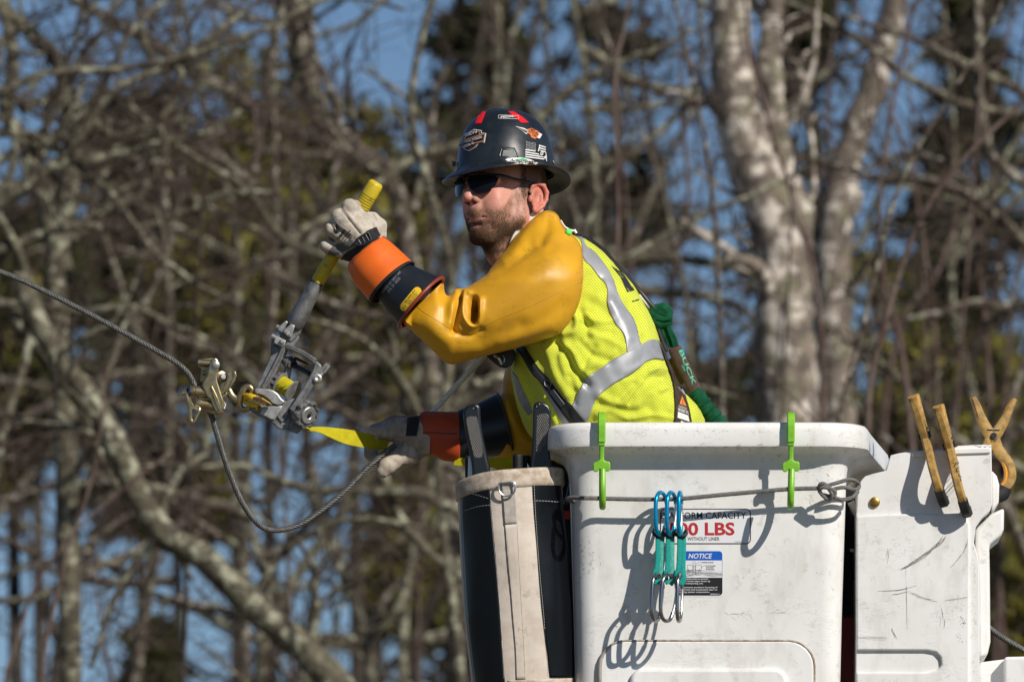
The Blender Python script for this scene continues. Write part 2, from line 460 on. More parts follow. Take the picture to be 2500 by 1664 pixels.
tree('beech_tree', 'broad pale mottled trunk behind and right of the vest', 'tree', [
    (TR([(1270, 1990), (1250, 1500), (1250, 1200), (1200, 1000), (1120, 800), (1060, 600), (1025, 400), (1005, 200), (1000, 0), (1000, -300)]), 70, 44),
    (TR([(1290, 1200), (1330, 1000), (1260, 800), (1210, 560), (1190, 300), (1200, 100), (1210, -80)]), 36, 26),
    (TR([(1100, 700), (1290, 560), (1380, 330), (1400, 150), (1410, -60)]), 9, 6)], 22, bark_beech, 14, SP, 2)
tree('beech_tree', 'second pale trunk, narrower, to the right of the broad one', 'tree', [
    (TR([(1500, 1990), (1490, 1568), (1480, 1250), (1500, 950), (1570, 650), (1660, 400), (1720, 180), (1800, -100)]), 42, 30)], 26, bark_beech, 15, SP, 2)
SPT = ((620, 330, 160), (8, 5, 4), .13, .05, .45)
# upright shrubby stems on the right
stems = [([(1960, 2500), (2010, 1300), (2130, 700), (2210, 420), (2420, 60), (2500, -200)], 'upright reddish sapling at right, leaning toward the top corner'),
         ([(2200, 2500), (2120, 1200), (2150, 820), (2280, 480), (2500, 250), (2620, 150)], 'thin sapling spreading toward the right edge'),
         ([(1520, 2400), (1500, 900), (1510, 500), (1500, 200), (1560, -100)], 'thin straight stem just right of the hard hat'),
         ([(1790, 2400), (1760, 900), (1740, 480), (1700, 240), (1620, -120)], 'dark thin stem crossing in front of the broad pale trunk'),
         ([(1990, 2500), (2010, 900), (1930, 480), (1840, 160), (1800, -120)], 'dark stem rising between the two pale trunks'),
         ([(2260, 2500), (2230, 1100), (2150, 640), (2170, 300), (2280, -150)], 'brown sapling near the right of the two pale trunks'),
         ([(1480, 2500), (1440, 900), (1380, 420), (1340, 200), (1320, -100)], 'pale slender stem rising behind the hard hat'),
         ([(2480, 2500), (2420, 1000), (2380, 500), (2400, -100)], 'slender sapling at the right edge behind the clamps'),
         ([(2350, 2500), (2290, 1000), (2240, 500), (2150, 200), (2040, -120)], 'brown sapling slanting left across the upper right corner'),
         ([(1700, 2500), (1690, 1000), (1640, 560), (1560, 300), (1420, -60)], 'brown sapling leaning left, between hard hat and broad trunk'),
         ([(1600, 2500), (1620, 900), (1680, 500), (1660, 200), (1700, -120)], 'dark sapling close left of the broad pale trunk'),
         ([(2120, 2500), (2160, 1000), (2300, 640), (2380, 380), (2500, -60)], 'reddish sapling rising to the top right corner'),
         ([(1880, 2500), (1900, 1000), (1960, 520), (2100, 260), (2260, -120)], 'reddish sapling crossing both pale trunks'),
         ([(2400, 2500), (2450, 1100), (2480, 700), (2560, 300)], 'brown sapling cut by the right edge'),
         ([(2050, 2500), (2000, 1000), (2080, 600), (2020, 300), (2060, -120)], 'thin twiggy sapling in front of the narrower pale trunk')]
for i, (P, lab) in enumerate(stems):
    tree('sapling', lab, 'sapling', [(P, 11 if i % 2 else 8, 4)], 14+i*1.3, bark_twig if i % 3 else bark_grey, 40+i, ((560, 300, 150), (13, 5, 2), .12, .09, .4), 3, 'saplings in front of the pale trunks')
# twiggy reddish brush at left and bottom
brush = [([(60, 2600), (80, 1800), (150, 1400), (230, 1150), (260, 900)], 'reddish twiggy bush at the left edge below the cable'),
         ([(-40, 2600), (-20, 1900), (60, 1500), (180, 1300), (420, 1100)], 'brown brush leaning in from the bottom left corner'),
         ([(360, 2600), (330, 1900), (260, 1600), (230, 1380)], 'small reddish brush low at the left')]
for i, (P, lab) in enumerate(brush):
    tree('bush', lab, 'bush', [(P, 8, 3)], 15+i*2, bark_twig, 60+i, ((520, 300, 170), (9, 5, 3), .16, .03, .4), 3, 'reddish brush at lower left')
for i, (x0, x1, top, dist, lab) in enumerate([(420, 500, 300, 19, 'tangled brush crossing behind the upper left cable'), (760, 620, 250, 23, 'tangled brush behind the hoist handle'), (1650, 1500, 100, 24, 'dense twiggy brush right of the vest'), (1850, 1950, 250, 20, 'dense twiggy brush in front of the broad pale trunk'), (2250, 2400, 150, 21, 'dense twiggy brush above the clamps'), (1000, 1060, 200, 26, 'tangled brush behind the raised sleeve'), (640, 900, 1000, 22, 'tangled brush inside the cable loop'), (2350, 2200, -100, 25, 'reddish brush at the top right'), (1250, 1200, -150, 28, 'twiggy brush above the hard hat')]):
    tree('bush', lab, 'bush', [([(x0, 2600), (x0+(x1-x0)*.3, 1700), (x0+(x1-x0)*.6, (1700+top)/2), (x1, top)], 9, 3)], dist, bark_twig if i % 3 else bark_dark, 160+i, ((560, 300, 170), (7, 3, 2), .20, .05, .4), 3, 'tangled brush behind the worker')
# more bare trees further back
mid = [(560, 90, 30, 0, 'bare tree behind the left-hand cable'), (800, -60, 34, 1, 'bare tree behind the hoist'), (1080, 60, 31, 0, 'bare tree behind the cable loop'),
       (1220, -100, 38, 2, 'dark bare tree behind the worker'), (1420, 80, 33, 1, 'bare tree behind the vest'), (1640, -80, 40, 2, 'dark bare tree left of the broad pale trunk'),
       (2300, 60, 32, 0, 'bare tree behind the right-hand cover'), (2480, -150, 36, 2, 'dark bare tree at the right edge'), (60, 40, 33, 1, 'bare tree beyond the left edge trunk'),
       (330, -120, 38, 2, 'dark bare tree beyond the forked tree'), (960, 150, 42, 2, 'far dark tree between hand and hard hat'), (1950, 0, 43, 2, 'far dark tree between the pale trunks'),
       (700, 200, 28, 0, 'pale bare tree below the hoist'), (1000, -250, 27, 0, 'pale bare tree left of the tool bag')]
for i, (x, lean, dist, k, lab) in enumerate(mid):
    R = np.random.default_rng(100+i)
    ln_ = R.normal(0, 260); P = [(x+lean*t+ln_*(t-.5)*2+R.normal(0, 60), 2500-2800*t) for t in np.linspace(0, 1, 7)]
    limbs = [(P, (17, 14, 20)[k], 7)]
    for j in range(5):
        s = R.integers(1, 5); a = P[s]; sg = R.choice([-1, 1]); L = R.uniform(350, 800)
        q = [a]
        ang = R.uniform(.2, 1.1); d = np.array((sg*math.cos(ang), -math.sin(ang)))
        for m in range(4):
            d = d+R.normal(0, .25, 2); d /= np.linalg.norm(d); q.append((q[-1][0]+d[0]*L/4, q[-1][1]+d[1]*L/4))
        limbs.append((q, R.uniform(8, 15), 4))
    tree('bare_tree', lab, 'tree', limbs, dist, (bark_lichen, bark_grey, bark_dark)[k], 200+i, SP if dist < 32 else ((480, 260), (7, 4), .28, .03, .4), 3 if dist < 32 else 2, 'bare trees further back')

for i, (x, dist, lab, yy) in enumerate([(-60, 19, 'lichen tree with crossing limbs just off the left edge', (150, 900)), (620, 24, 'crooked lichen tree behind the hoist handle', (350, 1450)), (1150, 20, 'crooked tree with limbs crossing behind the sleeve', (60, 1500)), (420, 27, 'crooked tree with limbs crossing inside the cable loop', (700, 1600)), (1420, 27, 'crooked tree with limbs crossing above the hard hat', (-50, 700)), (2560, 23, 'crooked tree reaching in from the right edge', (100, 1250))]):
    R = np.random.default_rng(500+i)
    P = [(x+R.normal(0, 70), 2500-2700*t) for t in np.linspace(0, 1, 7)]; limbs = [(P, 15, 8)]
    for j in range(9):
        y = R.uniform(*yy); sg = 1 if x < 0 else (-1 if x > 2500 else R.choice([-1, 1])); L = R.uniform(500, 1100); a = R.uniform(-.25, .75); d = np.array((sg*math.cos(a), -math.sin(a))); q = [(x, y)]
        for m in range(6):
            d = d+R.normal(0, .3, 2); d /= np.linalg.norm(d); q.append((q[-1][0]+d[0]*L/6, q[-1][1]+d[1]*L/6))
        limbs.append((q, R.uniform(10, 17), 5))
    tree('bare_tree', lab, 'tree', limbs, dist, (bark_lichen, bark_grey)[i % 2], 520+i, ((360, 220, 130), (7, 4, 3), .34, .02, .4), 3, 'crooked lichen trees behind the worker')
# conifers: whorled drooping boughs carrying needle tufts, ragged edges, gaps
def conifer(label, px, topy, width, dist, mat, seed, dens=1.0, group='dark evergreens beyond the bare trees'):
    R = np.random.default_rng(seed); u = pxscale(dist)
    top = BW(px, topy, dist); bx, by = top[0], top[1]
    root = thing('evergreen_tree', label, 'tree', (bx, by, 0), group, world=True)
    tb = MB(); H = top[2]
    tb.tube([(bx, by, -.1), (bx+.1, by, H*.5), (bx, by, H)], [.085, .06, .02], 8); tb.build('trunk', bark_dark, root, world=True, angle=180, fix=False)
    zlo = BW(px, topy+620 if px < 1150 else 2100, dist)[2]; wm = width*u/2
    nb = int(210*dens); V = []
    for i in range(nb):
        z = R.uniform(zlo, H); t = (H-z)/(H-zlo); L = wm*(.25+.75*math.sin(min(1, t*1.15)*2.1))*R.uniform(.5, 1.15); a = R.uniform(0, 2*np.pi)
        d = np.array((math.cos(a), math.sin(a), -.12)); p0 = np.array((bx, by, z))
        nt_ = int(70*L/wm)+10
        s = R.uniform(.15, 1, nt_)**.7; spread = .11*(.4+s)*(wm/1.2)
        c = p0+d*(s*L)[:, None]+R.normal(0, 1, (nt_, 3))*spread[:, None]*np.array((1, 1, .35)); c[:, 2] -= .25*(s*L)**2/wm
        V.append(c)
    C = np.concatenate(V); C = C[~(in_open(C, .95) & (R.uniform(0, 1, len(C)) < .93))]; n = len(C)
    sz = R.uniform(.025, .065, n)*(dist+25)/60
    # each tuft: two crossed slim triangles
    a = R.normal(0, 1, (n, 3)); a /= np.linalg.norm(a, axis=1)[:, None]; b = np.cross(a, R.normal(0, 1, (n, 3))); b /= np.linalg.norm(b, axis=1)[:, None]
    T = np.stack([C-b*sz[:, None]*.6, C+b*sz[:, None]*.6, C+a*sz[:, None]*2.6], 1).reshape(-1, 3)
    me = MB(); me.v = [T]; me.f = [(3*i, 3*i+1, 3*i+2) for i in range(n)]; me.m = [0]*n; me.n = len(T)
    me.build('needles', mat, root, world=True, smooth=False, fix=False)
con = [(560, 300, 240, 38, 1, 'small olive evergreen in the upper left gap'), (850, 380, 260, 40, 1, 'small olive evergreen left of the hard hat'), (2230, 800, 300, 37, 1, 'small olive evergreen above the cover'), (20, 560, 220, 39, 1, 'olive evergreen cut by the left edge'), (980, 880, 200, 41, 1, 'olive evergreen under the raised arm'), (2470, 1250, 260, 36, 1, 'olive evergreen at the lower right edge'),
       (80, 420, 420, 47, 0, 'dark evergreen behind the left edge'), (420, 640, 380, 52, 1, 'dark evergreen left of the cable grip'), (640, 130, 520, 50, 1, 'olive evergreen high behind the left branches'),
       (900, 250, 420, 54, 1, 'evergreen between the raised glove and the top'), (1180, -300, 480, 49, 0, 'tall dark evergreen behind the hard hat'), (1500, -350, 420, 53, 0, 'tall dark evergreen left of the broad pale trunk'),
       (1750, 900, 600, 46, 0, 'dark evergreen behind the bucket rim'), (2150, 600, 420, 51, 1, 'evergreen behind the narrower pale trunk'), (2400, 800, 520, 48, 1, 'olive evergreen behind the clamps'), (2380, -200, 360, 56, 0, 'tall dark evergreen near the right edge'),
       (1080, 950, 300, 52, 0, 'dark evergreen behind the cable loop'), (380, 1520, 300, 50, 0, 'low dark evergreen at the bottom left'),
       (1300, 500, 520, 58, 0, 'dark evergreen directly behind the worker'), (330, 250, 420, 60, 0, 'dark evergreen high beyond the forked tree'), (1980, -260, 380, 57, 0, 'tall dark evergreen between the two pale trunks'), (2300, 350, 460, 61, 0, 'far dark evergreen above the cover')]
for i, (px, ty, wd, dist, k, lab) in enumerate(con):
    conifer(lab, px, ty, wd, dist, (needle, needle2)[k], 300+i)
# ---------------------------------------------------------------- lift bucket
white = pm('white_fibreglass', (.73, .725, .70), (.79, .785, .77), 6, .38, spec=.5, coat=.1, bump=.05, bsc=60)
layer(white, (.40, .36, .30), 30, .60, .70, .4); layer(white, (.50, .47, .42), 7, .52, .66, .35, stretch=(2.5, 1, 1), seed=11); layer(white, (.22, .21, .20), 24, .56, .60, .8, stretch=(1, 1, 3.5, 35), thin=.0035, seed=3)
layer(white, (.30, .25, .19), 55, .70, .74, .8, seed=6); layer(white, (.30, .29, .28), 14, .60, .64, .7, stretch=(1, 1, 5, -50), thin=.003, seed=9)
blackp = pm('black_plastic', (.012, .013, .016), rough=.35, spec=.5, bump=.1, bsc=400)
blackr = pm('black_matte', (.008, .009, .010), rough=.6, spec=.4)
redp = pm('dark_red_paint', (.28, .015, .010), rough=.5)
red_b = pm('bright_red', (.6, .03, .02), rough=.5)
dirt = pm('grimy_sealant', (.42, .38, .31), (.22, .17, .12), 60, .8)
D0 = -300
def rr_ring(cx, cy, a, b, r, z, k=7, seg=6):
    P = []
    for sx, sy, a0 in ((1, -1, -90), (1, 1, 0), (-1, 1, 90), (-1, -1, 180)):
        for i in range(k+1):
            t = math.radians(a0+90*i/k); P.append((cx+sx*(a-r)+r*math.cos(t), cy+sy*(b-r)+r*math.sin(t), z))
    Q = []
    for i in range(len(P)):
        p, q = np.array(P[i]), np.array(P[(i+1) % len(P)])
        if np.linalg.norm(p-q) > 60:
            Q += [p+(q-p)*j/seg for j in range(seg)]
        else: Q.append(p)
    return np.array(Q)
bucket = thing('lift_bucket', 'white fibreglass aerial lift bucket the worker stands in, with rope and stickers', 'bucket', (1730, 20, -2150))
BCX, BA, BB = 1730, 337, 320
BCY = D0+BB
prof = [(-14, 2080), (-14, 1500), (-14, 1100), (-10, 1060), (2, 1041), (20, 1034.5), (36, 1034), (48, 1037), (54, 1044), (56, 1054), (57.5, 1086), (56, 1094), (50, 1097), (40, 1098.5), (26, 1103), (14, 1113), (6, 1130), (2, 1155), (0, 1190), (-10, 1500), (-24, 2100), (-40, 2150)]
rings = []
for off, y in prof:
    R = rr_ring(BCX, BCY, BA+off, BB+off, max(20, 62+off), -y)
    if y < 1170:    # the rim flares out toward the back right
        wgt = np.clip((off+5)/60, 0, 1)*np.clip((R[:, 1]-BCY+BB*.75)/(2*BB), 0, 1)*(R[:, 0] > BCX+200)
        R[:, 0] += 85*wgt; R[:, 2] -= 14*wgt
    rings.append(R)
mb = MB(); mb.loft(rings, cap=(True, True))
shell = mb.build('shell', white, bucket, level=D0, angle=50)
SH = bvh(shell)
# raised panel low on the front, outlined by grimy sealant
px_panel = lambda g: rrect(1340+290*.4361-g, 980+1342*.4361-g, 1340+1482*.4361+g, 2100, 62)
mb = MB(); mb.prism(px_panel(0), D0-1, D0+20); mb.build('raised_panel', white, bucket, level=D0, bevel=3)
mb = MB(); P = px_panel(2); mb.tube([(x, D0+3, -y) for x, y in P], 3.6, 6, closed=True); mb.build('panel_sealant', dirt, bucket, level=D0)
mb = MB(); mb.prism(rrect(1340+455*.4361, 980+1494*.4361, 1340+1335*.4361, 2060, 30), D0-16, D0+8); mb.build('step_bump', white, bucket, level=D0, bevel=9)
# stickers
paper = pm('sticker_white', (.74, .74, .76), rough=.35); ink = pm('ink_black', (.012, .012, .014), rough=.4); inkred = pm('ink_red', (.45, .02, .025), rough=.4); inkblue = pm('ink_blue', (.004, .10, .50), rough=.4)
d = Decal(); z8 = lambda x, y: Z8(x, y)
x0, y0 = z8(622, 598); x1, y1 = z8(1131, 797)
d.poly(rrect(x0, y0, x1, y1, 12), 1, 0).poly(rrect(x0+2.6, y0+2.6, x1-2.6, y1-2.6, 9.5), 0, 1)
d.text('PLATFORM CAPACITY', z8(627, 655), z8(1105, 653), 15.5, 1, 2, .012)
d.text('500 LBS', z8(668, 746), z8(1040, 744), 29, 2, 2, .03)
d.text('WITHOUT LINER', z8(776, 776), z8(955, 776), 8.2, 1, 2, .01)
d.text('670-03764 A', z8(1042, 787), z8(1090, 787), 2.6, 1, 2, .0)
d.build('capacity_sticker', [paper, ink, inkred], SH, bucket, seg=60)
d = Decal(); x0, y0 = z8(716, 829); x1, y1 = z8(977, 1091)
d.poly(rrect(x0, y0, x1, y1, 9), 0, 0)
a0, b0 = z8(720, 836); a1, b1 = z8(971, 888)
d.poly(rrect(a0, b0, a1, b1+8, 8), 2, 1); d.poly([z8(720, 888), z8(971, 888), z8(971, 984), z8(720, 984)], 0, 2)
a0, b0 = z8(720, 960); a1, b1 = z8(971, 1084)
d.poly(rrect(a0, b0, a1, b1, 8), 1, 1); d.poly([z8(720, 940), z8(971, 940), z8(971, 980), z8(720, 980)], 0, 2)
d.line([z8(720, 888), z8(720, 1070)], .5, 1, 3); d.line([z8(971, 888), z8(971, 1070)], .5, 1, 3)
d.text('NOTICE', z8(781, 876), z8(909, 876), 11.5, 0, 3, .02, shear=.2)
for bx in (775, 819): d.line(rrect(*z8(bx, 913), *z8(bx+34, 943), 2), .7, 1, 3, closed=True); d.line(rrect(*z8(bx+2, 943), *z8(bx+32, 969), 2), .7, 1, 3, closed=True)
d.line([z8(807, 913), z8(807, 895), z8(819, 895), z8(819, 913)], .7, 1, 3); d.line([z8(805, 920), z8(805, 940), z8(822, 940), z8(822, 920), z8(805, 920)], .7, 1, 3)
d.line([z8(786, 958), z8(782, 935)], .7, 1, 4); d.line([z8(840, 958), z8(843, 935)], .7, 1, 4)
d.line([z8(822, 906), z8(840, 899), z8(852, 899)], .6, 1, 3); d.line([z8(854, 926), z8(866, 918), z8(878, 918)], .6, 1, 3)
d.text('UPPER BOOM', z8(855, 903), z8(920, 903), 3.2, 1, 3, .01)
for i, s in enumerate(('PLATFORM', 'STOWED', 'POSITION')): d.text(s, z8(880, 922+10*i), z8((932, 922, 927)[i], 922+10*i), 3.2, 1, 3, .01)
for i, (s, xe) in enumerate((('Guide platform(s) to stowed', 890), ('position beside upper boom tip', 903), ('before transporting unit.', 864))): d.text(s, z8(727, 995+12.5*i), z8(xe, 995+12.5*i), 3.6, 0, 3, .01)
for i, (s, xe) in enumerate((('This prevents excessive bouncing of', 944), ('platform(s) and accelerated wear on', 942), ('existing system components.', 900))): d.text(s, z8(727, 1042+13*i), z8(xe, 1042+13*i), 3.6, 0, 3, .01)
d.text('097950232 C', z8(904, 1080), z8(957, 1080), 2.8, 0, 3, .01)
d.build('notice_sticker', [paper, ink, inkblue], SH, bucket, seg=60)
# smudges and scuffs on the front
smud = pm('smudge_black', (.11, .10, .09), (.35, .33, .30), 300, .8); smb = pm('smudge_brown', (.38, .32, .25), (.5, .45, .38), 200, .8)
R = np.random.default_rng(5); d = Decal()
def dash(d, cx, cy, n, sx, sy, mi, w=(.5, 1.3), ang=0, ln=(2, 8)):
    for i in range(n):
        x, y = R.normal(cx, sx), R.normal(cy, sy); a = math.radians(ang+R.normal(0, 25)); l = R.uniform(*ln); k = R.normal(0, .2)
        q = [(x+l*t*math.cos(a+k*t), y+l*t*math.sin(a+k*t)) for t in np.linspace(0, 1, 5)]; ww = R.uniform(*w)
        d.items.append((np.array([(p[0]+ww*math.sin(a)*math.sin(math.pi*i/4)*.5, p[1]-ww*math.cos(a)*math.sin(math.pi*i/4)*.5) for i, p in enumerate(q)]+[(p[0]-ww*math.sin(a)*math.sin(math.pi*i/4)*.5-.01, p[1]+ww*math.cos(a)*math.sin(math.pi*i/4)*.5+.01) for i, p in reversed(list(enumerate(q)))]), [tuple(range(10))], mi, 0))
dash(d, *z8(185, 880), 26, 3, 26, 0, ang=80); dash(d, *z8(240, 860), 14, 4, 9, 0, ang=60); dash(d, *z8(245, 935), 10, 4, 12, 1, ang=80)
dash(d, *z8(1060, 1190), 14, 14, 2, 1, ang=8, ln=(6, 22)); dash(d, *z8(1240, 1175), 10, 18, 3, 1, ang=-12, ln=(6, 20)); dash(d, *z8(1510, 960), 7, 6, 3, 1, ang=-10)
dash(d, *z8(205, 170), 8, 4, 4, 1, ang=-50); dash(d, *z8(515, 185), 12, 8, 4, 0, ang=-40, w=(.4, 1)); dash(d, *z8(160, 270), 16, 8, 8, 0, ang=15, w=(.3, .8)); dash(d, *z8(1450, 530), 6, 8, 6, 1, ang=45, ln=(6, 18))
dash(d, *z8(900, 700), 40, 190, 150, 0, w=(.3, .7), ln=(1, 4)); dash(d, *z8(900, 1250), 26, 170, 90, 0, w=(.3, .7), ln=(1, 4)); dash(d, *z8(640, 175), 30, 120, 6, 1, w=(.3, .7), ang=0, ln=(2, 9)); dash(d, *z8(1250, 170), 24, 90, 6, 0, w=(.3, .6), ang=0, ln=(2, 8))
dash(d, 1500, 1092, 40, 170, 2.2, 1, w=(.8, 1.8), ang=0, ln=(3, 14)); dash(d, 1850, 1090, 34, 150, 2.2, 1, w=(.8, 1.8), ang=0, ln=(3, 14)); dash(d, 1380, 1105, 26, 16, 10, 0, w=(.5, 1.2), ang=20); dash(d, 1700, 1052, 40, 220, 4, 0, w=(.3, .8), ang=0, ln=(2, 10))
dash(d, 1440, 1380, 20, 20, 120, 1, w=(.4, .9), ang=85, ln=(4, 16)); dash(d, 2030, 1300, 26, 14, 130, 1, w=(.4, .9), ang=85, ln=(4, 18)); dash(d, 1980, 1150, 12, 30, 12, 0, w=(.3, .8), ang=40, ln=(4, 16))
d.build('scuff_marks', [smud, smb], SH, bucket, seg=40, off=.3)

# ---------------------------------------------------------------- boom gear seen through the gaps
bm_ = thing('lift_boom', 'dark boom tip and hydraulic gear in the gap between bucket and cover', 'boom', (2075, 120, -2200))
mb = MB(); mb.box((2085, 120, -1700), (120, 260, 1080)); mb.build('boom_tip', blackr, bm_, level=D0, bevel=6)
mb = MB(); mb.box((2075, -30, -1700), (70, 40, 440)); mb.build('red_cylinder', redp, bm_, level=D0, bevel=10)
mb = MB(); mb.tube(spline(P3(Z8, [(1700, 560, -60), (1695, 700, -70), (1700, 860, -70), (1695, 1000, -60)])), 6, 8); mb.tube(spline(P3(Z8, [(1715, 640, -60), (1712, 760, -65), (1716, 900, -70)])), 4, 8)
mb.build('hydraulic_hose', blackp, bm_)
mb = MB(); mb.cyl(P3(Z8, [(1690, 560, -80)])[0], P3(Z8, [(1730, 640, -80)])[0], 9); mb.cyl(P3(Z8, [(1685, 830, -80)])[0], P3(Z8, [(1725, 835, -80)])[0], 4); mb.build('fitting', white, bm_)
tb_ = thing('tool_bracket', 'dark tool bracket with red parts between canvas bag and bucket', 'bracket', (1385, 40, -2150))
mb = MB(); mb.box((1378, 90, -1650), (50, 120, 1000)); mb.box((1375, 40, -1120), (60, 150, 120)); mb.build('bracket_arm', blackr, tb_, bevel=5)
mb = MB(); mb.tube(spline([(1345, -40, -1100), (1375, -60, -1105), (1390, -60, -1130), (1391, -60, -1190), (1380, -50, -1230)]), 5, 8); mb.build('bracket_hook', blackp, tb_)
mb = MB(); mb.box((1384, -20, -1256), (22, 30, 20)); mb.box((1366, 20, -1133), (52, 40, 10)); mb.build('red_tag', red_b, tb_, bevel=2)

# ---------------------------------------------------------------- cover on the right
cover = thing('boom_tip_cover', 'white scuffed plastic cover right of the bucket with spring clamps on it', 'cover', (2265, 0, -1750))
C0 = -260
mb = MB()
outl = pts(Z9, [(82, 1750), (85, 1300), (84, 900), (86, 710), (95, 575), (108, 535), (130, 510), (170, 497), (240, 480), (262, 402), (300, 392), (372, 381), (600, 360), (606, 353), (700, 348), (780, 347), (783, 500), (785, 650), (772, 690), (735, 722), (700, 768), (691, 850), (706, 905), (716, 960), (719, 1300), (720, 1750)])
mb.prism(outl, C0, C0+420); covs = mb.build('cover_shell', white, cover, level=C0, bevel=7)
mb = MB(); mb.prism(pts(Z9, [(86, 716), (300, 704), (480, 706), (640, 698), (668, 760), (664, 1752), (86, 1752), (86, 1520), (440, 1518), (500, 1508), (524, 1480), (518, 1440), (495, 1415), (450, 1406), (86, 1406)]), C0-10, C0+4); mb.build('front_panel', white, cover, level=C0, bevel=4.5)
mb = MB(); mb.prism(pts(Z9, [(372, 386), (606, 366), (775, 362), (775, 392), (606, 398), (372, 412)]), C0-6, C0+2)
mb.build('top_ledge', white, cover, level=C0, bevel=3)
mb = MB(); mb.prism(pts(Z9, [(704, 770), (785, 690), (852, 660), (850, 770), (838, 800), (775, 850), (778, 1000), (781, 1350), (765, 1420), (720, 1440), (712, 1000), (704, 905)]), C0+60, C0+300); mb.build('side_shell', white, cover, level=C0, bevel=8)
mb = MB(); mb.prism(pts(Z9, [(785, 470), (812, 500), (825, 545), (822, 640), (785, 690)]), C0+40, C0+200); mb.build('corner_gusset', white, cover, level=C0, bevel=5)
mb = MB(); mb.prism(pts(Z9, [(722, 1452), (850, 1436), (1100, 1424), (1100, 1760), (722, 1760)]), C0+80, C0+330); mb.prism(pts(Z9, [(850, 1430), (1100, 1424), (1100, 1760), (846, 1760)]), C0+40, C0+82); mb.build('lower_cover', white, cover, level=C0, bevel=8)
brass = pm('brass', (.55, .34, .08), (.32, .20, .06), 300, .35, metal=1, bump=.2, bsc=800)
mb = MB(); c = P3(Z9, [(180, 643, C0)])[0]; mb.lathe(c+(0, 2, 0), (0, -1, 0), [(0, 13), (5, 13), (8, 11.5), (9.5, 8), (9.8, .1)], 24); mb.build('brass_bolt', brass, cover)
CV = bvh(covs, *[o for o in cover.children if o.name.startswith(('front_panel',))])
d = Decal(); z9 = Z9
def scuff(d, P, w, n, mi=0, spread=3):
    P = spline(np.array([(p[0], p[1], 0) for p in P]), 6)[:, :2]
    for i in range(n):
        a = R.integers(0, max(1, len(P)-4)); b = min(len(P), a+R.integers(3, 10)); q = P[a:b]+R.normal(0, spread, 2)
        if len(q) > 1: d.line(q, R.uniform(.25, w), mi, 0)
scuff(d, pts(z9, [(300, 992), (345, 972), (420, 925), (480, 880), (520, 845), (540, 815)]), .9, 60, 0, 2.2)
scuff(d, pts(z9, [(200, 1100), (300, 1095), (395, 1072)]), .8, 10, 0, 1.2); scuff(d, pts(z9, [(245, 1120), (300, 1115), (350, 1105), (420, 1130), (520, 1150), (655, 1132)]), .6, 14, 0, 1.2)
scuff(d, pts(z9, [(262, 1275), (272, 1310), (288, 1345)]), .7, 8); scuff(d, pts(z9, [(560, 985), (600, 950), (640, 890), (660, 840)]), .6, 14, 0, 2); scuff(d, pts(z9, [(340, 980), (342, 1100), (345, 1300)]), .35, 8, 0, 1)
scuff(d, pts(z9, [(525, 1190), (534, 1240), (530, 1290)]), .7, 6); scuff(d, pts(z9, [(255, 890), (248, 950)]), .6, 5); scuff(d, pts(z9, [(90, 1340), (240, 1346)]), .35, 8)
scuff(d, pts(z9, [(745, 440), (765, 425)]), .9, 6); scuff(d, pts(z9, [(720, 1110), (745, 1200), (770, 1290)]), .5, 10)
dash(d, *z9(630, 1255), 16, 5, 6, 0, ang=40); dash(d, *z9(612, 1330), 9, 4, 8, 0, ang=70); dash(d, *z9(690, 1150), 50, 2.5, 120, 1, ang=85, w=(.5, 1.2)); dash(d, *z9(400, 950), 40, 120, 160, 0, w=(.4, 1), ln=(1, 3)); dash(d, *z9(725, 356), 16, 14, 2, 0, ang=5, ln=(3, 10))
d.build('scuff_marks', [smud, smb], CV, cover, seg=40, off=.5)

# ---------------------------------------------------------------- grey rope round the bucket
rope_m = pm('rope_grey', (.12, .12, .115), (.20, .19, .18), 400, .9, bump=.5, bsc=900, spec=.2)
rd = D0-46
mb = MB()
P = spline(P3(Z8, [(150, 560, D0+40), (112, 552, D0+12), (108, 542, D0-10), (130, 536, D0-22), (200, 539, rd), (295, 541, rd), (450, 545, rd), (620, 546, rd), (760, 541, rd), (1000, 518, rd), (1330, 490, rd), (1505, 484, rd)]), 10)
strands(mb, P, 3.1, 6, 2.6, 26, step=3)
strands(mb, spline(P3(Z8, [(1510, 495, rd), (1520, 462, rd-8), (1550, 465, rd-12), (1585, 520, rd-14), (1560, 545, rd-6), (1515, 500, rd-10), (1540, 478, rd-18), (1600, 500, rd-12), (1590, 530, rd-10), (1530, 520, rd)]), 8), 3, 6, 2.3, 26, step=3)
strands(mb, spline(P3(Z8, [(1560, 470, rd-6), (1620, 452, rd), (1690, 436, rd+10), (1735, 460, rd+40), (1722, 492, rd+30), (1650, 480, rd+5), (1590, 490, rd)]), 8), 3, 6, 2.3, 26, step=3)
strands(mb, spline(P3(Z8, [(1580, 530, rd-6), (1640, 547, rd), (1700, 535, rd+10), (1732, 500, rd+30)]), 8), 3, 6, 2.3, 26, step=3)
rope = mb.build('rope', rope_m, base=W([(1730, rd, -1240)])[0], angle=60)
tag(rope, 'dark grey braided rope strung across the bucket front, knotted at its right end', 'rope')

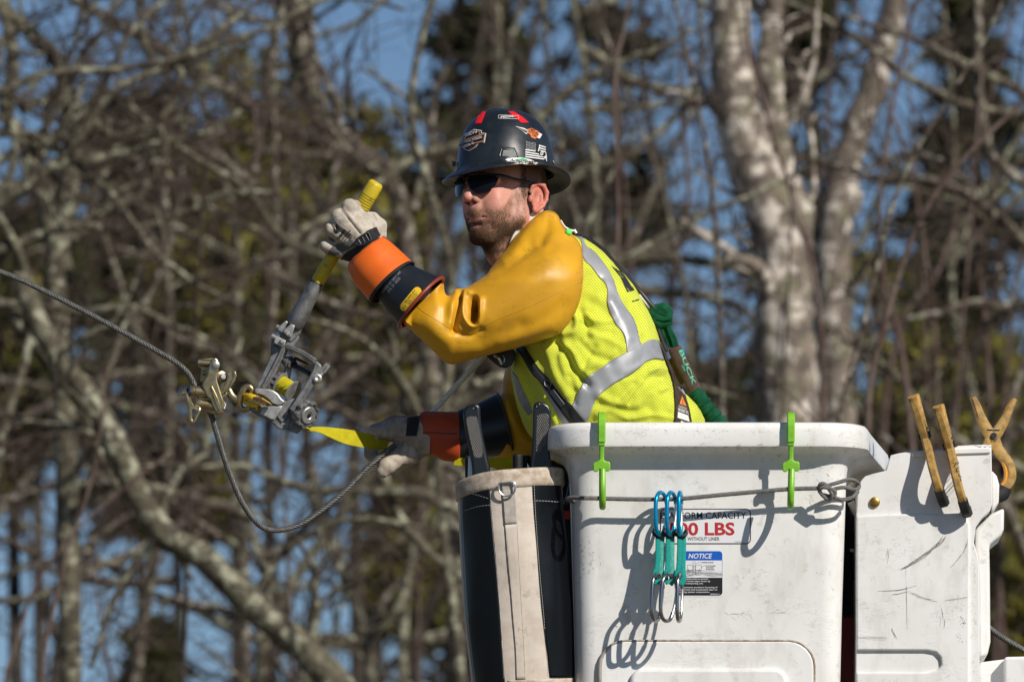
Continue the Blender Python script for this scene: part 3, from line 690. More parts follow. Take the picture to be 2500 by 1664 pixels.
# ---------------------------------------------------------------- green hooks over the rim
green = pm('lime_plastic', (.22, .52, .03), (.17, .42, .025), 40, .38, spec=.5, bump=.08, bsc=200)
def clip(x, y0, lab, tilt=0):
    """x centre px, y0 top px"""
    t = thing('hook_clip', lab, 'hook', (x, D0-60, -(y0+235)), 'lime green plastic hooks over the bucket rim')
    w_ = 19; L = D0-57
    # upper hook: inside the rim, over the top, down the outside
    prof_ = [(L+64, y0+70), (L+60, y0+22), (L+48, y0+7), (L+20, y0+1), (L-6, y0+4), (L-16, y0+18), (L-18, y0+40), (L-18, y0+69)]
    def flatbar(mb, prof, wid, th, xo=0):
        P = spline(np.array([(x+xo, a, -b) for a, b in prof]), 4); T = np.gradient(P, axis=0); T /= np.linalg.norm(T, axis=1)[:, None]
        N = np.cross((1, 0, 0), T); rs = []
        for p, nn in zip(P, N):
            c = min(th, wid)*.28; ww, hh = wid/2, th/2
            rs.append([p+np.array((a*1., 0, 0))+nn*b for a, b in ((-ww+c, -hh), (ww-c, -hh), (ww, -hh+c), (ww, hh-c), (ww-c, hh), (-ww+c, hh), (-ww, hh-c), (-ww, -hh+c))])
        mb.loft(rs)
    mb = MB(); flatbar(mb, prof_, w_, 10); mb.build('rim_hook', green, t, angle=40)
    mb = MB(); flatbar(mb, [(L-14, y0+66), (L-13, y0+80), (L-11, y0+95), (L-10, y0+120)], 12, 9); 
    mb.prism([(x-8, y0+68), (x+8, y0+68), (x+8, y0+78), (x-8, y0+78)], L-20, L-9)
    mb.build('stem', green, t, bevel=1.5)
    mb = MB(); mb.prism([(x-18, y0+119), (x-9, y0+116), (x-5, y0+112), (x+5, y0+112), (x+9, y0+116), (x+18, y0+117), (x+21, y0+121), (x+21, y0+137), (x+17, y0+141), (x+10, y0+141), (x+6, y0+136), (x-6, y0+136), (x-10, y0+142), (x-17, y0+143), (x-21, y0+138), (x-21, y0+123)], L-20, L-6)
    mb.build('wing', green, t, bevel=2.5)
    mb = MB(); q = [(L-6, y0+134), (L+2, y0+160), (L+6, y0+190), (L-4, y0+218), (L-28, y0+229), (L-52, y0+216), (L-62, y0+190), (L-58, y0+160), (L-50, y0+136)]
    P = spline(np.array([(x+1.5+tilt*(b-y0-134)/95-(a-L)*.02, a, -b) for a, b in q]), 6); mb.tube(P, np.interp(np.linspace(0, 1, len(P)), [0, .5, 1], [8, 8, 7]), 12, up=(1, 0, 0), flat=.8)
    mb.build('rope_hook', green, t)
    return t
clip(1469, 1009, 'lime green hook over the left part of the rim')
clip(1931, 1009, 'lime green hook over the right part of the rim, near the rope knot', tilt=-3)

# ---------------------------------------------------------------- quickdraws
blue_al = pm('anodised_blue', (.0, .34, .62), rough=.3, metal=.7, spec=.6)
grey_al = pm('polished_grey', (.30, .30, .31), rough=.25, metal=1)
silver = pm('bare_aluminium', (.72, .71, .68), rough=.3, metal=1)
teal = pm('teal_webbing', (.012, .20, .18), (.02, .30, .26), 500, .9, bump=.8, bsc=700, spec=.15)
teal2 = pm('teal_light_webbing', (.10, .36, .30), (.03, .25, .21), 350, .9, bump=.6, bsc=700, spec=.15)
def biner(mb_frame, mb_gate, c, h, wd, r, R3, flip=1, gate=(.30, .78)):
    """D-shaped loop: spine at -w/2, gate side at +w/2; c centre; R3 3x3 rotation (local x=width, z=up)"""
    w2, h2 = wd/2, h/2
    Q = [(-w2*.72, h2*.62), (-w2*.5, h2*.86), (-.05*w2, h2), (w2*.5, h2*.93), (w2*.88, h2*.70), (w2, h2*.42), (w2*.9, -h2*.1), (w2*.62, -h2*.62), (w2*.3, -h2*.92), (-w2*.15, -h2), (-w2*.55, -h2*.9), (-w2*.8, -h2*.62), (-w2*.84, 0)]
    P = spline(np.array([(x*flip, 0, z) for x, z in Q]), 6, closed=True)
    n = len(P); g0, g1 = 5*6, 7*6
    Rt = np.array(R3); X = P@Rt.T+c
    idx = [(g1+i) % n for i in range(n-(g1-g0)+1)]
    mb_frame.tube(X[idx], r, 10)
    mb_gate.tube(X[g0-1:g1+2], r*.75, 8)
qx = [(0, 305, 300, 62), (1, 415, 403, 60), (2, 523, 518, 80)]
labs = ['leftmost of three teal quickdraws hanging on the rope', 'middle of three teal quickdraws hanging on the rope', 'rightmost of three teal quickdraws, nearest the red lettering']
quick = [ # upper centre x(z10), lower centre x, yaw up, yaw low, sling top x, sling bottom x
    (318, 275, 64, 63, 300, 285), (428, 395, 69, 50, 408, 405), (523, 517, 84, 78, 530, 518)]
for i, (ux, lx, yu, yl, sx, s2) in enumerate(quick):
    t = thing('quickdraw', labs[i], 'quickdraw', (*Z10(ux, 1450)[:1], rd, -Z10(0, 1450)[1]), 'teal quickdraws hanging on the rope')
    uy = 320; cu = P3(Z10, [(ux, uy, rd-6)])[0]
    Ru = rotm((0, 0, 1), yu)@rotm((0, 1, 0), -4)
    f = MB(); g = MB(); biner(f, g, cu, 104, 68, 5.2, Ru); f.build('upper_carabiner', blue_al, t, angle=80); g.build('upper_gate', silver, t, angle=80)
    cl = P3(Z10, [(lx, 1212, rd-44)])[0]
    Rl = rotm((0, 0, 1), yl)@rotm((0, 1, 0), 2)@rotm((1, 0, 0), 0)
    f = MB(); g = MB(); biner(f, g, cl, 114, 64, 5.0, Rl, flip=1); f.build('lower_carabiner', grey_al, t, angle=80); g.build('lower_gate', silver, t, angle=80)
    # webbing: two plies joined in the middle, opening to loops at the ends
    z = lambda x, y, dd=0: P3(Z10, [(x, y, rd-6+dd-max(0, y-520)*.052)])[0]
    m = MB()
    L1 = spline([z(sx+(s2-sx)*.0-14, 500, 0), z(sx-12, 620, -3), z(sx-14, 780, -3), z((sx+s2)/2-18, 900, -3), z(s2-32, 960, -3), z(s2-30, 1020, 2), z(s2-5, 1062, 3)], 5)
    m.tube(L1, 6, 8, flat=.45, up=(1, .2, 0))
    m.build('webbing_ply', teal, t)
    m = MB(); L2 = spline([z(sx+22, 510, 4), z(sx+24, 620, 3), z(sx+22, 780, 3), z((sx+s2)/2+24, 900, 3), z(s2+38, 970, 3), z(s2+34, 1030, 5), z(s2+8, 1068, 5)], 5)
    m.tube(L2, 8, 8, flat=.4, up=(1, .2, 0)); m.build('webbing_ply', teal2 if i < 2 else teal, t)
    m = MB(); c0 = z(sx+2, 520); m.tube(spline([c0+(-11, 0, 8), c0+(-13, -6, -2), c0+(-4, -9, -8), c0+(6, -9, -8), c0+(13, -6, -3), c0+(12, 2, 5)], 5), 4.6, 8)
    m.tube(spline([c0+(-11, 5, 8), c0+(0, 8, -4), c0+(14, 4, -6)], 5), 4.2, 8); m.build('keeper', blackr, t)

# ---------------------------------------------------------------- spring clamps
wood_pl = pm('tan_plastic', (.44, .27, .075), (.27, .165, .055), 60, .5, spec=.4, bump=.15, bsc=300)
amber = pm('amber_plastic', (.75, .33, .02), (.62, .26, .02), 50, .4, spec=.5)
def clamp(label, cpx, cpy, depth, yaw, roll, scale=1.0, jaw_open=0):
    """clamp plane: local x sideways, z up, y thickness; pivot at origin"""
    piv = np.array((cpx, depth, -cpy), float)
    t = thing('spring_clamp', label, 'clamp', piv-(0, 0, 160*scale), 'tan spring clamps on the right-hand cover')
    Rm = rotm((0, 1, 0), roll)@rotm((0, 0, 1), yaw)
    def sweep(P, wid, th, mat, name, mi=0):
        P = spline(np.array([(x, 0, z) for x, z in P]), 5); T = np.gradient(P, axis=0); T /= np.linalg.norm(T, axis=1)[:, None]; N = np.cross(T, (0, 1, 0))
        rs = []
        for i, (p, nn) in enumerate(zip(P, N)):
            tt = i/(len(P)-1); w2 = np.interp(tt, np.linspace(0, 1, len(wid)), wid)/2; hh = th/2
            rs.append([p+nn*a+np.array((0, b, 0)) for a, b in ((-w2, -hh*.6), (-w2*.6, -hh), (w2*.6, -hh), (w2, -hh*.6), (w2, hh*.6), (w2*.6, hh), (-w2*.6, hh), (-w2, hh*.6))])
        m = MB(); m.loft([np.array(r)*scale@Rm.T+piv for r in rs]); return m.build(name, mat, t, angle=40)
    for s in (-1, 1):
        sweep([(s*50, 86), (s*42, 70), (s*28, 38), (s*12, 10), (-s*2, -12)], [12, 16, 22, 26, 26], 18, wood_pl, 'handle')
        sweep([(s*50-s*7, 84), (s*33, 66), (s*19, 36)], [4, 6, 5], 12, amber, 'handle_insert')
        # jaw leaves the pivot on the other side and bows outward
        j = jaw_open
        sweep([(-s*4, -8), (-s*(16+j), -34), (-s*(44+j), -68), (-s*(48+j), -100), (-s*(32+j), -124)], [26, 26, 22, 20, 18], 18, wood_pl, 'jaw')
        sweep([(-s*(8+j), -34), (-s*(32+j), -70), (-s*(35+j), -98), (-s*(24+j), -118)], [4, 7, 7, 5], 13, amber, 'jaw_insert')
        sweep([(-s*(36+j), -118), (-s*(28+j), -134), (-s*(8+j), -146)], [27, 32, 24], 21, blackr, 'rubber_tip')
    m = MB(); m.cyl(np.array((0, -13, 0))*scale@Rm.T+piv, np.array((0, 13, 0))*scale@Rm.T+piv, 7*scale); m.tube(np.array([(x, y, z) for x, y, z in [(-14, -11, 14), (14, -11, 14), (14, 11, 14), (-14, 11, 14)]])*scale@Rm.T+piv, 1.6, 6, closed=True)
    m.build('pivot_spring', blackp, t)
    return t
c1 = clamp('spring clamp seen edge-on, left of the one marked in ink, on the cover top', *Z9(438, 300), C0-12, 86, -16, 1.16)
c2 = clamp('spring clamp seen edge-on with handwriting along its side, on the cover top', *Z9(563, 352), C0-12, 86, -15, 1.16)
c3 = clamp('spring clamp seen face-on with spread crossed handles, at the cover right corner', *Z9(785, 300), C0+60, 16, 2, 1.06)

d = Decal(); B2 = bvh(*c2.children)
d.text('RIGGS', Z9(582, 440), Z9(622, 535), 13, 0, 1, .005, shear=.1).build('ink_writing', [ink], B2, c2, seg=30, off=.6)
for cc, (ax, ay) in ((c1, (397, 165)), (c2, (526, 210))):
    mb = MB(); mb.prism(pts(Z9, [(ax-7, ay-12), (ax+5, ay-15), (ax+10, ay+8), (ax-2, ay+12)]), C0-95, C0-90)
# ---------------------------------------------------------------- canvas tool bag
def fabric(m, per=.0016, strength=.5, rot=0):
    """fine woven relief"""
    t = m.node_tree; N = t.nodes; L = t.links; b = N['Principled BSDF']
    tc = N.new('ShaderNodeTexCoord'); mp = N.new('ShaderNodeMapping'); mp.inputs['Rotation'].default_value = (0, math.radians(rot), 0); L.new(tc.outputs['Object'], mp.inputs[0])
    outs = []
    for ax in ('X', 'Z'):
        wv = N.new('ShaderNodeTexWave'); wv.bands_direction = ax; wv.inputs['Scale'].default_value = .314/per; wv.inputs['Distortion'].default_value = 1; L.new(mp.outputs[0], wv.inputs['Vector']); outs.append(wv.outputs[1])
    a = N.new('ShaderNodeMath'); a.operation = 'ADD'; L.new(outs[0], a.inputs[0]); L.new(outs[1], a.inputs[1])
    bp = N.new('ShaderNodeBump'); bp.inputs['Strength'].default_value = strength; bp.inputs['Distance'].default_value = .0006; L.new(a.outputs[0], bp.inputs['Height'])
    if b.inputs['Normal'].links: L.new(b.inputs['Normal'].links[0].from_socket, bp.inputs['Normal'])
    L.new(bp.outputs[0], b.inputs['Normal']); return m
canvas = fabric(pm('canvas', (.60, .52, .44), (.68, .60, .52), 25, .9, bump=.35, bsc=60, bdist=.003, spec=.15), .0022, .6)
layer(canvas, (.28, .20, .13), 35, .62, .72, .6)
canvas_d = pm('canvas_grubby', (.56, .48, .40), (.38, .30, .22), 45, .9, bump=.5, bsc=300, spec=.15)
vinyl = pm('black_vinyl', (.003, .004, .0055), rough=.3, spec=.28, bump=.2, bsc=60, bdist=.0015); layer(vinyl, (.12, .13, .14), 260, .70, .74, .6)
thread = pm('white_thread', (.52, .50, .46), rough=.8)
galv = pm('galvanised', (.55, .58, .58), rough=.3, metal=1); webb = fabric(pm('webbing_tan', (.60, .56, .50), (.48, .43, .38), 90, .85, spec=.2), .0018, .9)
bag = thing('tool_bag', 'tall canvas tool bag with black vinyl panels, hanging at the left of the bucket', 'tool bag', (1262, -200, -2000))
BD = -210
lft = [(1116, 1205), (1125, 1350), (1134, 1500), (1152, 1664), (1175, 1900)]
rgt = [(1370, 1172), (1376, 1280), (1392, 1390), (1400, 1500), (1402, 1664), (1404, 1900)]
def bag_lr(y):
    yl = np.interp(y, [p[1] for p in lft], [p[0] for p in lft]); yr = np.interp(y, [p[1] for p in rgt], [p[0] for p in rgt]); return yl, yr
def bag_rim(x): return 0
def bag_ring(y, grow=0, k=64, skew=1.0, dd=0):
    l, r = bag_lr(y); c = (l+r)/2; a = (r-l)/2+grow; t = np.arange(k)*2*np.pi/k
    X = c+a*np.cos(t); Y = BD-(a*.8)*np.sin(t)
    wob = 2.0*np.sin(3*t+y*.012)+1.2*np.sin(7*t-y*.02)
    X = c+(a+wob*.4)*np.cos(t); Y = BD-(a*.8+wob)*np.sin(t)
    # rim tips: left side hangs lower
    Zz = -(y-22*skew*np.clip((X-l)/(r-l), 0, 1)+14*skew*np.abs((X-c)/a)**3*(X < c))
    return np.stack([X, Y, Zz], 1)
mb = MB(); rings = [bag_ring(y, 0) for y in np.linspace(1195, 1900, 36)]; mb.loft(rings[::-1], cap=(True, False))
body = mb.build('body', canvas, bag, level=BD, angle=60)
BB_ = bvh(body)
mb = MB(); mb.loft([bag_ring(1211, .5), bag_ring(1209, 4), bag_ring(1203, 6), bag_ring(1190, 5.5), bag_ring(1182, 5), bag_ring(1175, 6), bag_ring(1168, 4), bag_ring(1165, 0), bag_ring(1168, -5), bag_ring(1200, -6)], cap=(False, False))
mb.build('rim_band', canvas_d, bag, level=BD, angle=180)
mb = MB(); inner = [bag_ring(1178, -8), bag_ring(1600, -12)]; mb.loft(inner, cap=(False, True)); mb.build('lining', blackr, bag, level=BD)
BR = bvh(body, *[o for o in bag.children if o.name.startswith('rim_band')])
d = Decal(); z7 = lambda L: pts(Z7, L)
Lp = [(128, 290), (200, 262), (322, 238), (336, 400), (352, 600), (372, 800), (392, 1050), (408, 1300), (428, 1600), (222, 1600), (190, 1350), (162, 1100), (145, 800), (130, 500)]
Rp = [(609, 200), (700, 203), (790, 212), (806, 260), (822, 480), (850, 700), (872, 850), (884, 1200), (888, 1540), (730, 1536), (712, 1400), (690, 1200), (668, 1000), (655, 850), (640, 650), (622, 430)]
def grid_panel(name, left, right, n, mat, B, off, parent, edge=None):
    """strip panel between two curves given top to bottom"""
    A = spline(np.array([(p[0], 0, p[1]) for p in left]), n); C = spline(np.array([(p[0], 0, p[1]) for p in right]), n)
    m = min(len(A), len(C)); A = A[np.linspace(0, len(A)-1, m).astype(int)]; C = C[np.linspace(0, len(C)-1, m).astype(int)]
    k = 12; V = []; last = None
    for i in range(m):
        for j in range(k+1):
            p = A[i]*(1-j/k)+C[i]*j/k; h = hit(B, p[0], p[2])
            if h[0] is None: q = last
            else:
                nn = h[1]; nn = -nn if nn.dot((h[0]-_cam).normalized()) > 0 else nn
                q = tuple(h[0]+nn*off*S)
            V.append(q); last = q
    f0 = next((v for v in V if v is not None), (0, 0, 0)); V = [v if v is not None else f0 for v in V]
    F = [(i*(k+1)+j, i*(k+1)+j+1, (i+1)*(k+1)+j+1, (i+1)*(k+1)+j) for i in range(m-1) for j in range(k)]
    mbb = MB(); mbb.add(np.array(V), F); return mbb.build(name, mat, parent, world=True, fix=False, angle=180, solid=1.2)
grid_panel('vinyl_panel', z7([(128, 285), (132, 500), (147, 800), (164, 1100), (192, 1350), (222, 1600)]), z7([(322, 238), (338, 450), (362, 700), (382, 950), (402, 1250), (428, 1600)]), 8, vinyl, BB_, 2.5, bag)
grid_panel('vinyl_panel', z7([(609, 200), (622, 430), (640, 650), (668, 1000), (690, 1200), (712, 1400), (728, 1536)]), z7([(795, 214), (818, 430), (845, 650), (872, 900), (882, 1150), (886, 1400), (888, 1538)]), 8, vinyl, BB_, 2.5, bag)
def stitch(d, P, w=.9, ln=5, gap=2.2, mi=0):
    P = spline(np.array([(p[0], p[1], 0) for p in P]), 10)[:, :2]; L = np.concatenate([[0], np.cumsum(np.linalg.norm(np.diff(P, axis=0), axis=1))])
    s = 0
    while s < L[-1]-ln:
        q = [(np.interp(u, L, P[:, 0]), np.interp(u, L, P[:, 1])) for u in (s, s+ln/2, s+ln)]; d.line(q, w, mi, 0); s += ln+gap
d = Decal(); BP = bvh(body, *[o for o in bag.children if o.name.startswith(('vinyl', 'rim'))])
stitch(d, z7([(150, 268), (230, 252), (318, 245), (330, 400), (352, 650), (372, 850), (398, 1180), (420, 1560)]))
stitch(d, z7([(165, 278), (240, 300), (330, 328)])); stitch(d, z7([(155, 405), (240, 378), (340, 365)]))
stitch(d, z7([(620, 212), (700, 210), (790, 222)])); stitch(d, z7([(620, 215), (635, 500), (658, 800), (690, 1150), (718, 1530)])); stitch(d, z7([(615, 338), (700, 340), (805, 348)]))
stitch(d, z7([(350, 362), (480, 352), (610, 345)]), .5)
d.build('stitching', [thread], BP, bag, seg=40, off=1.6)
# raised centre seam, webbing tab, rivets, ring
def drape_tube(name, P, r, mat, B, parent, off=0, k=8, flat=None, n=8):
    P = spline(np.array([(p[0], p[1], 0) for p in P]), n)[:, :2]; Q = []
    for x, y in P:
        h = hit(B, x, y)
        if h[0] is None: continue
        nn = h[1]; nn = -nn if nn.dot((h[0]-_cam).normalized()) > 0 else nn
        Q.append(tuple(h[0]+nn*off*S))
    m = MB(); m.tube(np.array(Q), r*S if np.isscalar(r) else np.interp(np.linspace(0, 1, len(Q)), np.linspace(0, 1, len(r)), r)*S, k, flat=flat); return m.build(name, mat, parent, world=True, angle=180)
grid_panel('centre_strip', z7([(425, 500), (445, 750), (465, 950), (480, 1150), (498, 1350), (505, 1550)]), z7([(508, 495), (520, 700), (530, 900), (545, 1150), (556, 1350), (565, 1550)]), 8, canvas, BB_, 2.2, bag)
d = Decal(); stitch(d, z7([(508, 495), (520, 700), (530, 900), (545, 1150), (556, 1350), (565, 1550)]), .8, 3.5, 2, 0); stitch(d, z7([(445, 600), (455, 750), (470, 950), (485, 1150), (500, 1350), (508, 1550)]), .6, 3.5, 2, 0)
d.build('seam_stitching', [canvas_d], bvh(body, *[o for o in bag.children if o.name.startswith('centre')]), bag, seg=40, off=1.8)
BT = bvh(body, *[o for o in bag.children if o.name.startswith(('centre', 'rim'))])
grid_panel('webbing_tab', z7([(398, 205), (410, 300), (418, 400), (426, 498)]), z7([(488, 200), (495, 300), (500, 400), (508, 492)]), 6, webb, BT, 4, bag)
BT2 = bvh(body, *[o for o in bag.children if o.name.startswith(('webbing', 'rim'))])
for rx, ry in ((448, 272), (452, 366), (466, 455)):
    h = hit(BT2, *Z7(rx, ry)); m = MB(); m.lathe(np.array(h[0]), tuple(h[1]), [(0, 5*S), (2.2*S, 4.5*S), (3*S, 2*S), (3.2*S, .1*S)], 16); m.build('rivet', galv, bag, world=True)
h = hit(BT2, *Z7(440, 255)); c = np.array(h[0]); y0 = (h[0].y)/S
m = MB(); ring = [(385, 225), (384, 262), (398, 290), (425, 304), (455, 304), (482, 288), (495, 258), (492, 222), (470, 213), (440, 215), (405, 218)]
m.tube(spline(np.array([(*Z7(x, y), 0) for x, y in ring])[:, [0, 2, 1]]*np.array((1, 0, -1))+np.array((0, y0-9, 0)), 4, closed=True), 2.4, 8, closed=True); m.build('d_ring', galv, bag)
grid_panel('bottom_band', z7([(440, 1558), (450, 1600)]), z7([(890, 1540), (890, 1600)]), 4, canvas_d, BP, 3.5, bag)

# ---------------------------------------------------------------- tools standing in the bag
bl_tool = pm('black_handle', (.010, .012, .015), rough=.3, spec=.5, bump=.12, bsc=500); layer(bl_tool, (.10, .11, .12), 220, .68, .74, .5)
chk = pm('checkered_grip', (.30, .27, .24), (.16, .15, .14), 300, .6); 
def knife(lab, out, inset, hole, dep, ang):
    t = thing('hand_saw', lab, 'tool', (Z6(out[len(out)//2][0], 0)[0], dep, -1330))
    o2 = pts(Z6, out); m = MB(); m.prism(o2, dep-11, dep+11); hnd = m.build('handle', bl_tool, t, bevel=8)
    m = MB(); ip = pts(Z6, inset); m.prism(ip, dep-12.2, dep-10.5); m.build('grip_inset', bl_tool, t, bevel=.8)
    # checker lines
    m = MB(); cx = sum(p[0] for p in ip)/len(ip); cy = sum(p[1] for p in ip)/len(ip)
    from mathutils.geometry import intersect_line_line_2d as ill
    for fam, sp in ((ang, 4.2),):
        a = math.radians(fam); dx, dy = math.cos(a), math.sin(a)
        for kk in range(-24, 25):
            ox, oy = cx-dy*kk*sp, cy+dx*kk*sp; A = (ox-dx*200, oy-dy*200); B = (ox+dx*200, oy+dy*200); X = []
            for q in range(len(ip)):
                r = ill(A, B, ip[q], ip[(q+1) % len(ip)])
                if r: X.append((r[0], r[1]))
            if len(X) >= 2:
                X.sort(key=lambda p: p[0]*dx+p[1]*dy); p, q = X[0], X[-1]
                if abs(p[0]-q[0])+abs(p[1]-q[1]) < 3: continue
                m.tube([(p[0]+dx, dep-12.2, -p[1]-dy), (q[0]-dx, dep-12.2, -q[1]+dy)], 1.0, 4)
    m.build('grip_ribs', chk, t)
    c = P3(Z6, [(hole[0], hole[1], dep-11.6)])[0]; m = MB(); tt = np.linspace(0, 2*np.pi, 17)[:-1]
    m.tube(np.stack([c[0]+5*np.cos(tt), np.full(16, c[1]), c[2]+5*np.sin(tt)], 1), 1.5, 6, closed=True); m.build('hole_rim', bl_tool, t)
    m = MB(); m.cyl(c, c+(0, .8, 0), 4.4, k=20); m.build('lanyard_hole', ink, t)
    m = MB(); m.prism(pts(Z6, [(out[-4][0]+30, out[-4][1]-60), (out[-3][0]-30, out[-3][1]-60), (out[-3][0]-40, out[-3][1]+330), (out[-4][0]+40, out[-4][1]+330)]), dep-2, dep+2); m.build('blade', grey_al, t)
    return t
k1o = [(1062, 470), (1060, 420), (1075, 375), (1105, 348), (1140, 336), (1180, 330), (1212, 338), (1226, 362), (1227, 420), (1236, 540), (1255, 660), (1282, 780), (1300, 870), (1318, 930), (1332, 1090), (1145, 1100), (1148, 990), (1140, 900), (1115, 770), (1085, 620)]
knife('black ribbed tool handle leaning in the bag, in front of the dark far sleeve', [*k1o[:15], (1150, 1100), *k1o[16:]], [(1088, 500), (1098, 462), (1130, 450), (1180, 455), (1202, 500), (1222, 600), (1240, 700), (1252, 800), (1240, 845), (1200, 858), (1165, 840), (1150, 780), (1120, 660)], (1171, 368), -250, 58)
k2o = [(1730, 560), (1728, 440), (1732, 350), (1750, 322), (1790, 312), (1835, 322), (1880, 355), (1905, 410), (1904, 520), (1890, 640), (1880, 720), (1890, 800), (1905, 900), (1912, 1050), (1700, 1060), (1705, 960), (1716, 830), (1722, 700)]
knife('black ribbed tool handle standing in the bag beside the bucket rim', k2o, [(1765, 450), (1790, 430), (1850, 420), (1882, 450), (1882, 560), (1872, 690), (1850, 730), (1790, 805), (1765, 812), (1756, 780), (1758, 620)], (1777, 350), -235, -62)
def grip(lab, x, y, r, dep, y2):
    t = thing('screwdriver', lab, 'tool', (*Z6(x, y2)[:1], dep, -1330))
    a = P3(Z6, [(x, y, dep)])[0]; b = P3(Z6, [(x+2, y2, dep)])[0]
    m = MB(); ln = a[2]-b[2]; pr = [(0, r*.6), (2, r*.92), (5, r)]+[(8+i*6+j, r-(.9 if j == 2 else 0)) for i in range(4) for j in (0, 1.5, 2, 2.6, 4)]+[(ln, r)]
    m.lathe(a, (0, 0, -1), pr, 24); m.build('rubber_grip', blackr, t, angle=60)
    m = MB(); m.cyl(b, b-(0, 0, 120), r*.6); m.build('shank', grey_al, t)
grip('short black round grip standing in the middle of the bag', 1583, 812, 12.5, -225, 1060)
grip('black grip behind the handle beside the bucket rim', 1665, 825, 12, -195, 1060)
grip('black grip behind the leaning ribbed handle', 1118, 828, 10, -190, 1090)
# ---------------------------------------------------------------- cables, cable grip and strap hoist
steel = pm('galvanised_wire', (.15, .147, .14), (.09, .088, .084), 120, .5, metal=.4, spec=.5)
steel2 = pm('wire_sunlit_tone', (.85, .83, .78), (.72, .70, .66), 120, .5, metal=.0)  # same galvanised wire, sunlight put into a paler, non-metal colour
zinc = pm('yellow_zinc', (.42, .34, .19), (.33, .25, .12), 60, .34, metal=.9, spec=.6, bump=.12, bsc=300)
layer(zinc, (.50, .44, .32), 50, .5, .62, .7)
cast = pm('cast_aluminium', (.23, .23, .23), (.14, .14, .14), 50, .5, metal=.55, bump=.55, bsc=320, bdist=.0012)
layer(cast, (.09, .085, .08), 60, .58, .70, .8)
cast_l = pm('machined_aluminium', (.44, .43, .41), (.30, .30, .29), 60, .4, metal=.6, bump=.4, bsc=400)
yel = pm('yellow_fibreglass', (.62, .46, .012), (.52, .40, .02), 30, .45, bump=.2, bsc=150); layer(yel, (.13, .12, .035), 50, .56, .66, .75)
yelp = pm('yellow_paint_chipped', (.75, .50, .01), rough=.4, spec=.5, bump=.1, bsc=200); layer(yelp, (.09, .05, .035), 70, .55, .58, 1)
webyel = fabric(pm('yellow_webbing', (.50, .43, .012), (.58, .50, .015), 60, .8, spec=.2), .0014, .8)
HD = -130
cable = MB()
P = spline(np.array([(-700, HD-40, -395), (-300, HD-20, -555), (0, HD, -663), (106, HD, -709), (244, HD, -780), (350, HD, -838), (424, HD, -881), (456, HD, -907), (474, HD, -938), (492, HD+4, -975), (508, HD+2, -1000), (519, HD, -1022), (530, HD, -1061), (557, HD+5, -1146), (594, HD+15, -1231), (637, HD+30, -1284), (685, HD+45, -1293), (743, HD+60, -1273), (828, HD+85, -1210), (891, HD+105, -1146), (935, HD+115, -1108), (965, HD+125, -1085)]), 8)
strands(cable, P, 4.6, 5, 2.7, 44, step=3); cable.tube(P, 3.0, 6, mi=1)  # black core tube darkens the grooves, standing in for shade between strands
co = cable.build('steel_cable', [steel, blackr], base=W([(594, HD, -1290)])[0], angle=180)
tag(co, 'dark stranded steel cable from the left edge, looping below the grip to the far glove', 'cable')
cable = MB(); P = spline(np.array([(990, 60, -1078), (1030, 70, -1035), (1059, 80, -1002), (1120, 95, -935), (1185, 110, -868), (1290, 130, -765), (1420, 160, -640)]), 8)
P = P[P[:, 0] < 1300]
strands(cable, P, 4.3, 7, 2.7, 70, step=3.5); cable.tube(P, 3.2, 6)
co = cable.build('guy_wire', steel2, base=W([(1120, 95, -1000)])[0], angle=180)
tag(co, 'stranded wire coloured pale as if sunlit, slanting from the far cuff up behind the raised sleeve', 'cable')
cable = MB(); P = spline(np.array([(2380, 900, -1500), (2430, 900, -1543), (2510, 900, -1592), (2800, 900, -1760)]), 8); strands(cable, P, 4.5, 6, 3.2, 60); cable.tube(P, 3.5, 6)
co = cable.build('guy_wire', steel, base=W([(2450, 900, -1600)])[0], angle=180); tag(co, 'dark cable running off the right edge behind the cover', 'cable')

g = thing('cable_grip', 'brassy cable grip clamped on the steel cable at left', 'cable grip', (525, HD, -1035))
def plate(name, P, y0, y1, mat, parent, bev=2.5, Z=Z3):
    m = MB(); m.prism(pts(Z, P), y0, y1); return m.build(name, mat, parent, bevel=bev)
jaw = [(300, 885), (345, 815), (372, 700), (392, 640), (415, 615), (445, 612), (475, 640), (488, 690), (480, 745), (466, 790), (462, 860), (500, 990), (540, 1100), (540, 1170), (520, 1225), (490, 1252), (455, 1240), (420, 1170), (385, 1085), (340, 1045), (318, 990), (292, 930)]
plate('jaw_plate', jaw, HD-38, HD-22, zinc, g, 4)
plate('jaw_plate_rib', [(385, 940), (405, 925), (470, 1060), (505, 1160), (500, 1215), (482, 1215), (440, 1120)], HD-42, HD-36, zinc, g, 1.5)
plate('rear_plate', [(252, 660), (262, 640), (300, 622), (420, 612), (440, 640), (432, 720), (400, 800), (345, 870), (300, 900), (270, 880), (285, 740), (256, 720)], HD+8, HD+24, zinc, g, 3)
m = MB(); 
for (x0, y0, x1, y1, r) in ((150, 985, 345, 1005, 13.5), (220, 1120, 400, 1150, 11.5)):
    m.lathe(P3(Z3, [(x0, y0, HD-22)])[0], P3(Z3, [(x1, y1, 0)])[0]-P3(Z3, [(x0, y0, 0)])[0], [(0, r*.9), (2, r), (11, r), (12, r*.93), (14, r*.93), (15, r), (30, r), (31, r*.93), (33, r*.93), (34, r), (45, r)], 24)
m.build('barrel', zinc, g)
plate('lower_body', [(255, 940), (480, 920), (500, 1010), (540, 1230), (500, 1255), (450, 1262), (380, 1242), (320, 1215), (285, 1180), (262, 1090), (245, 1010)], HD-18, HD+14, zinc, g, 4)
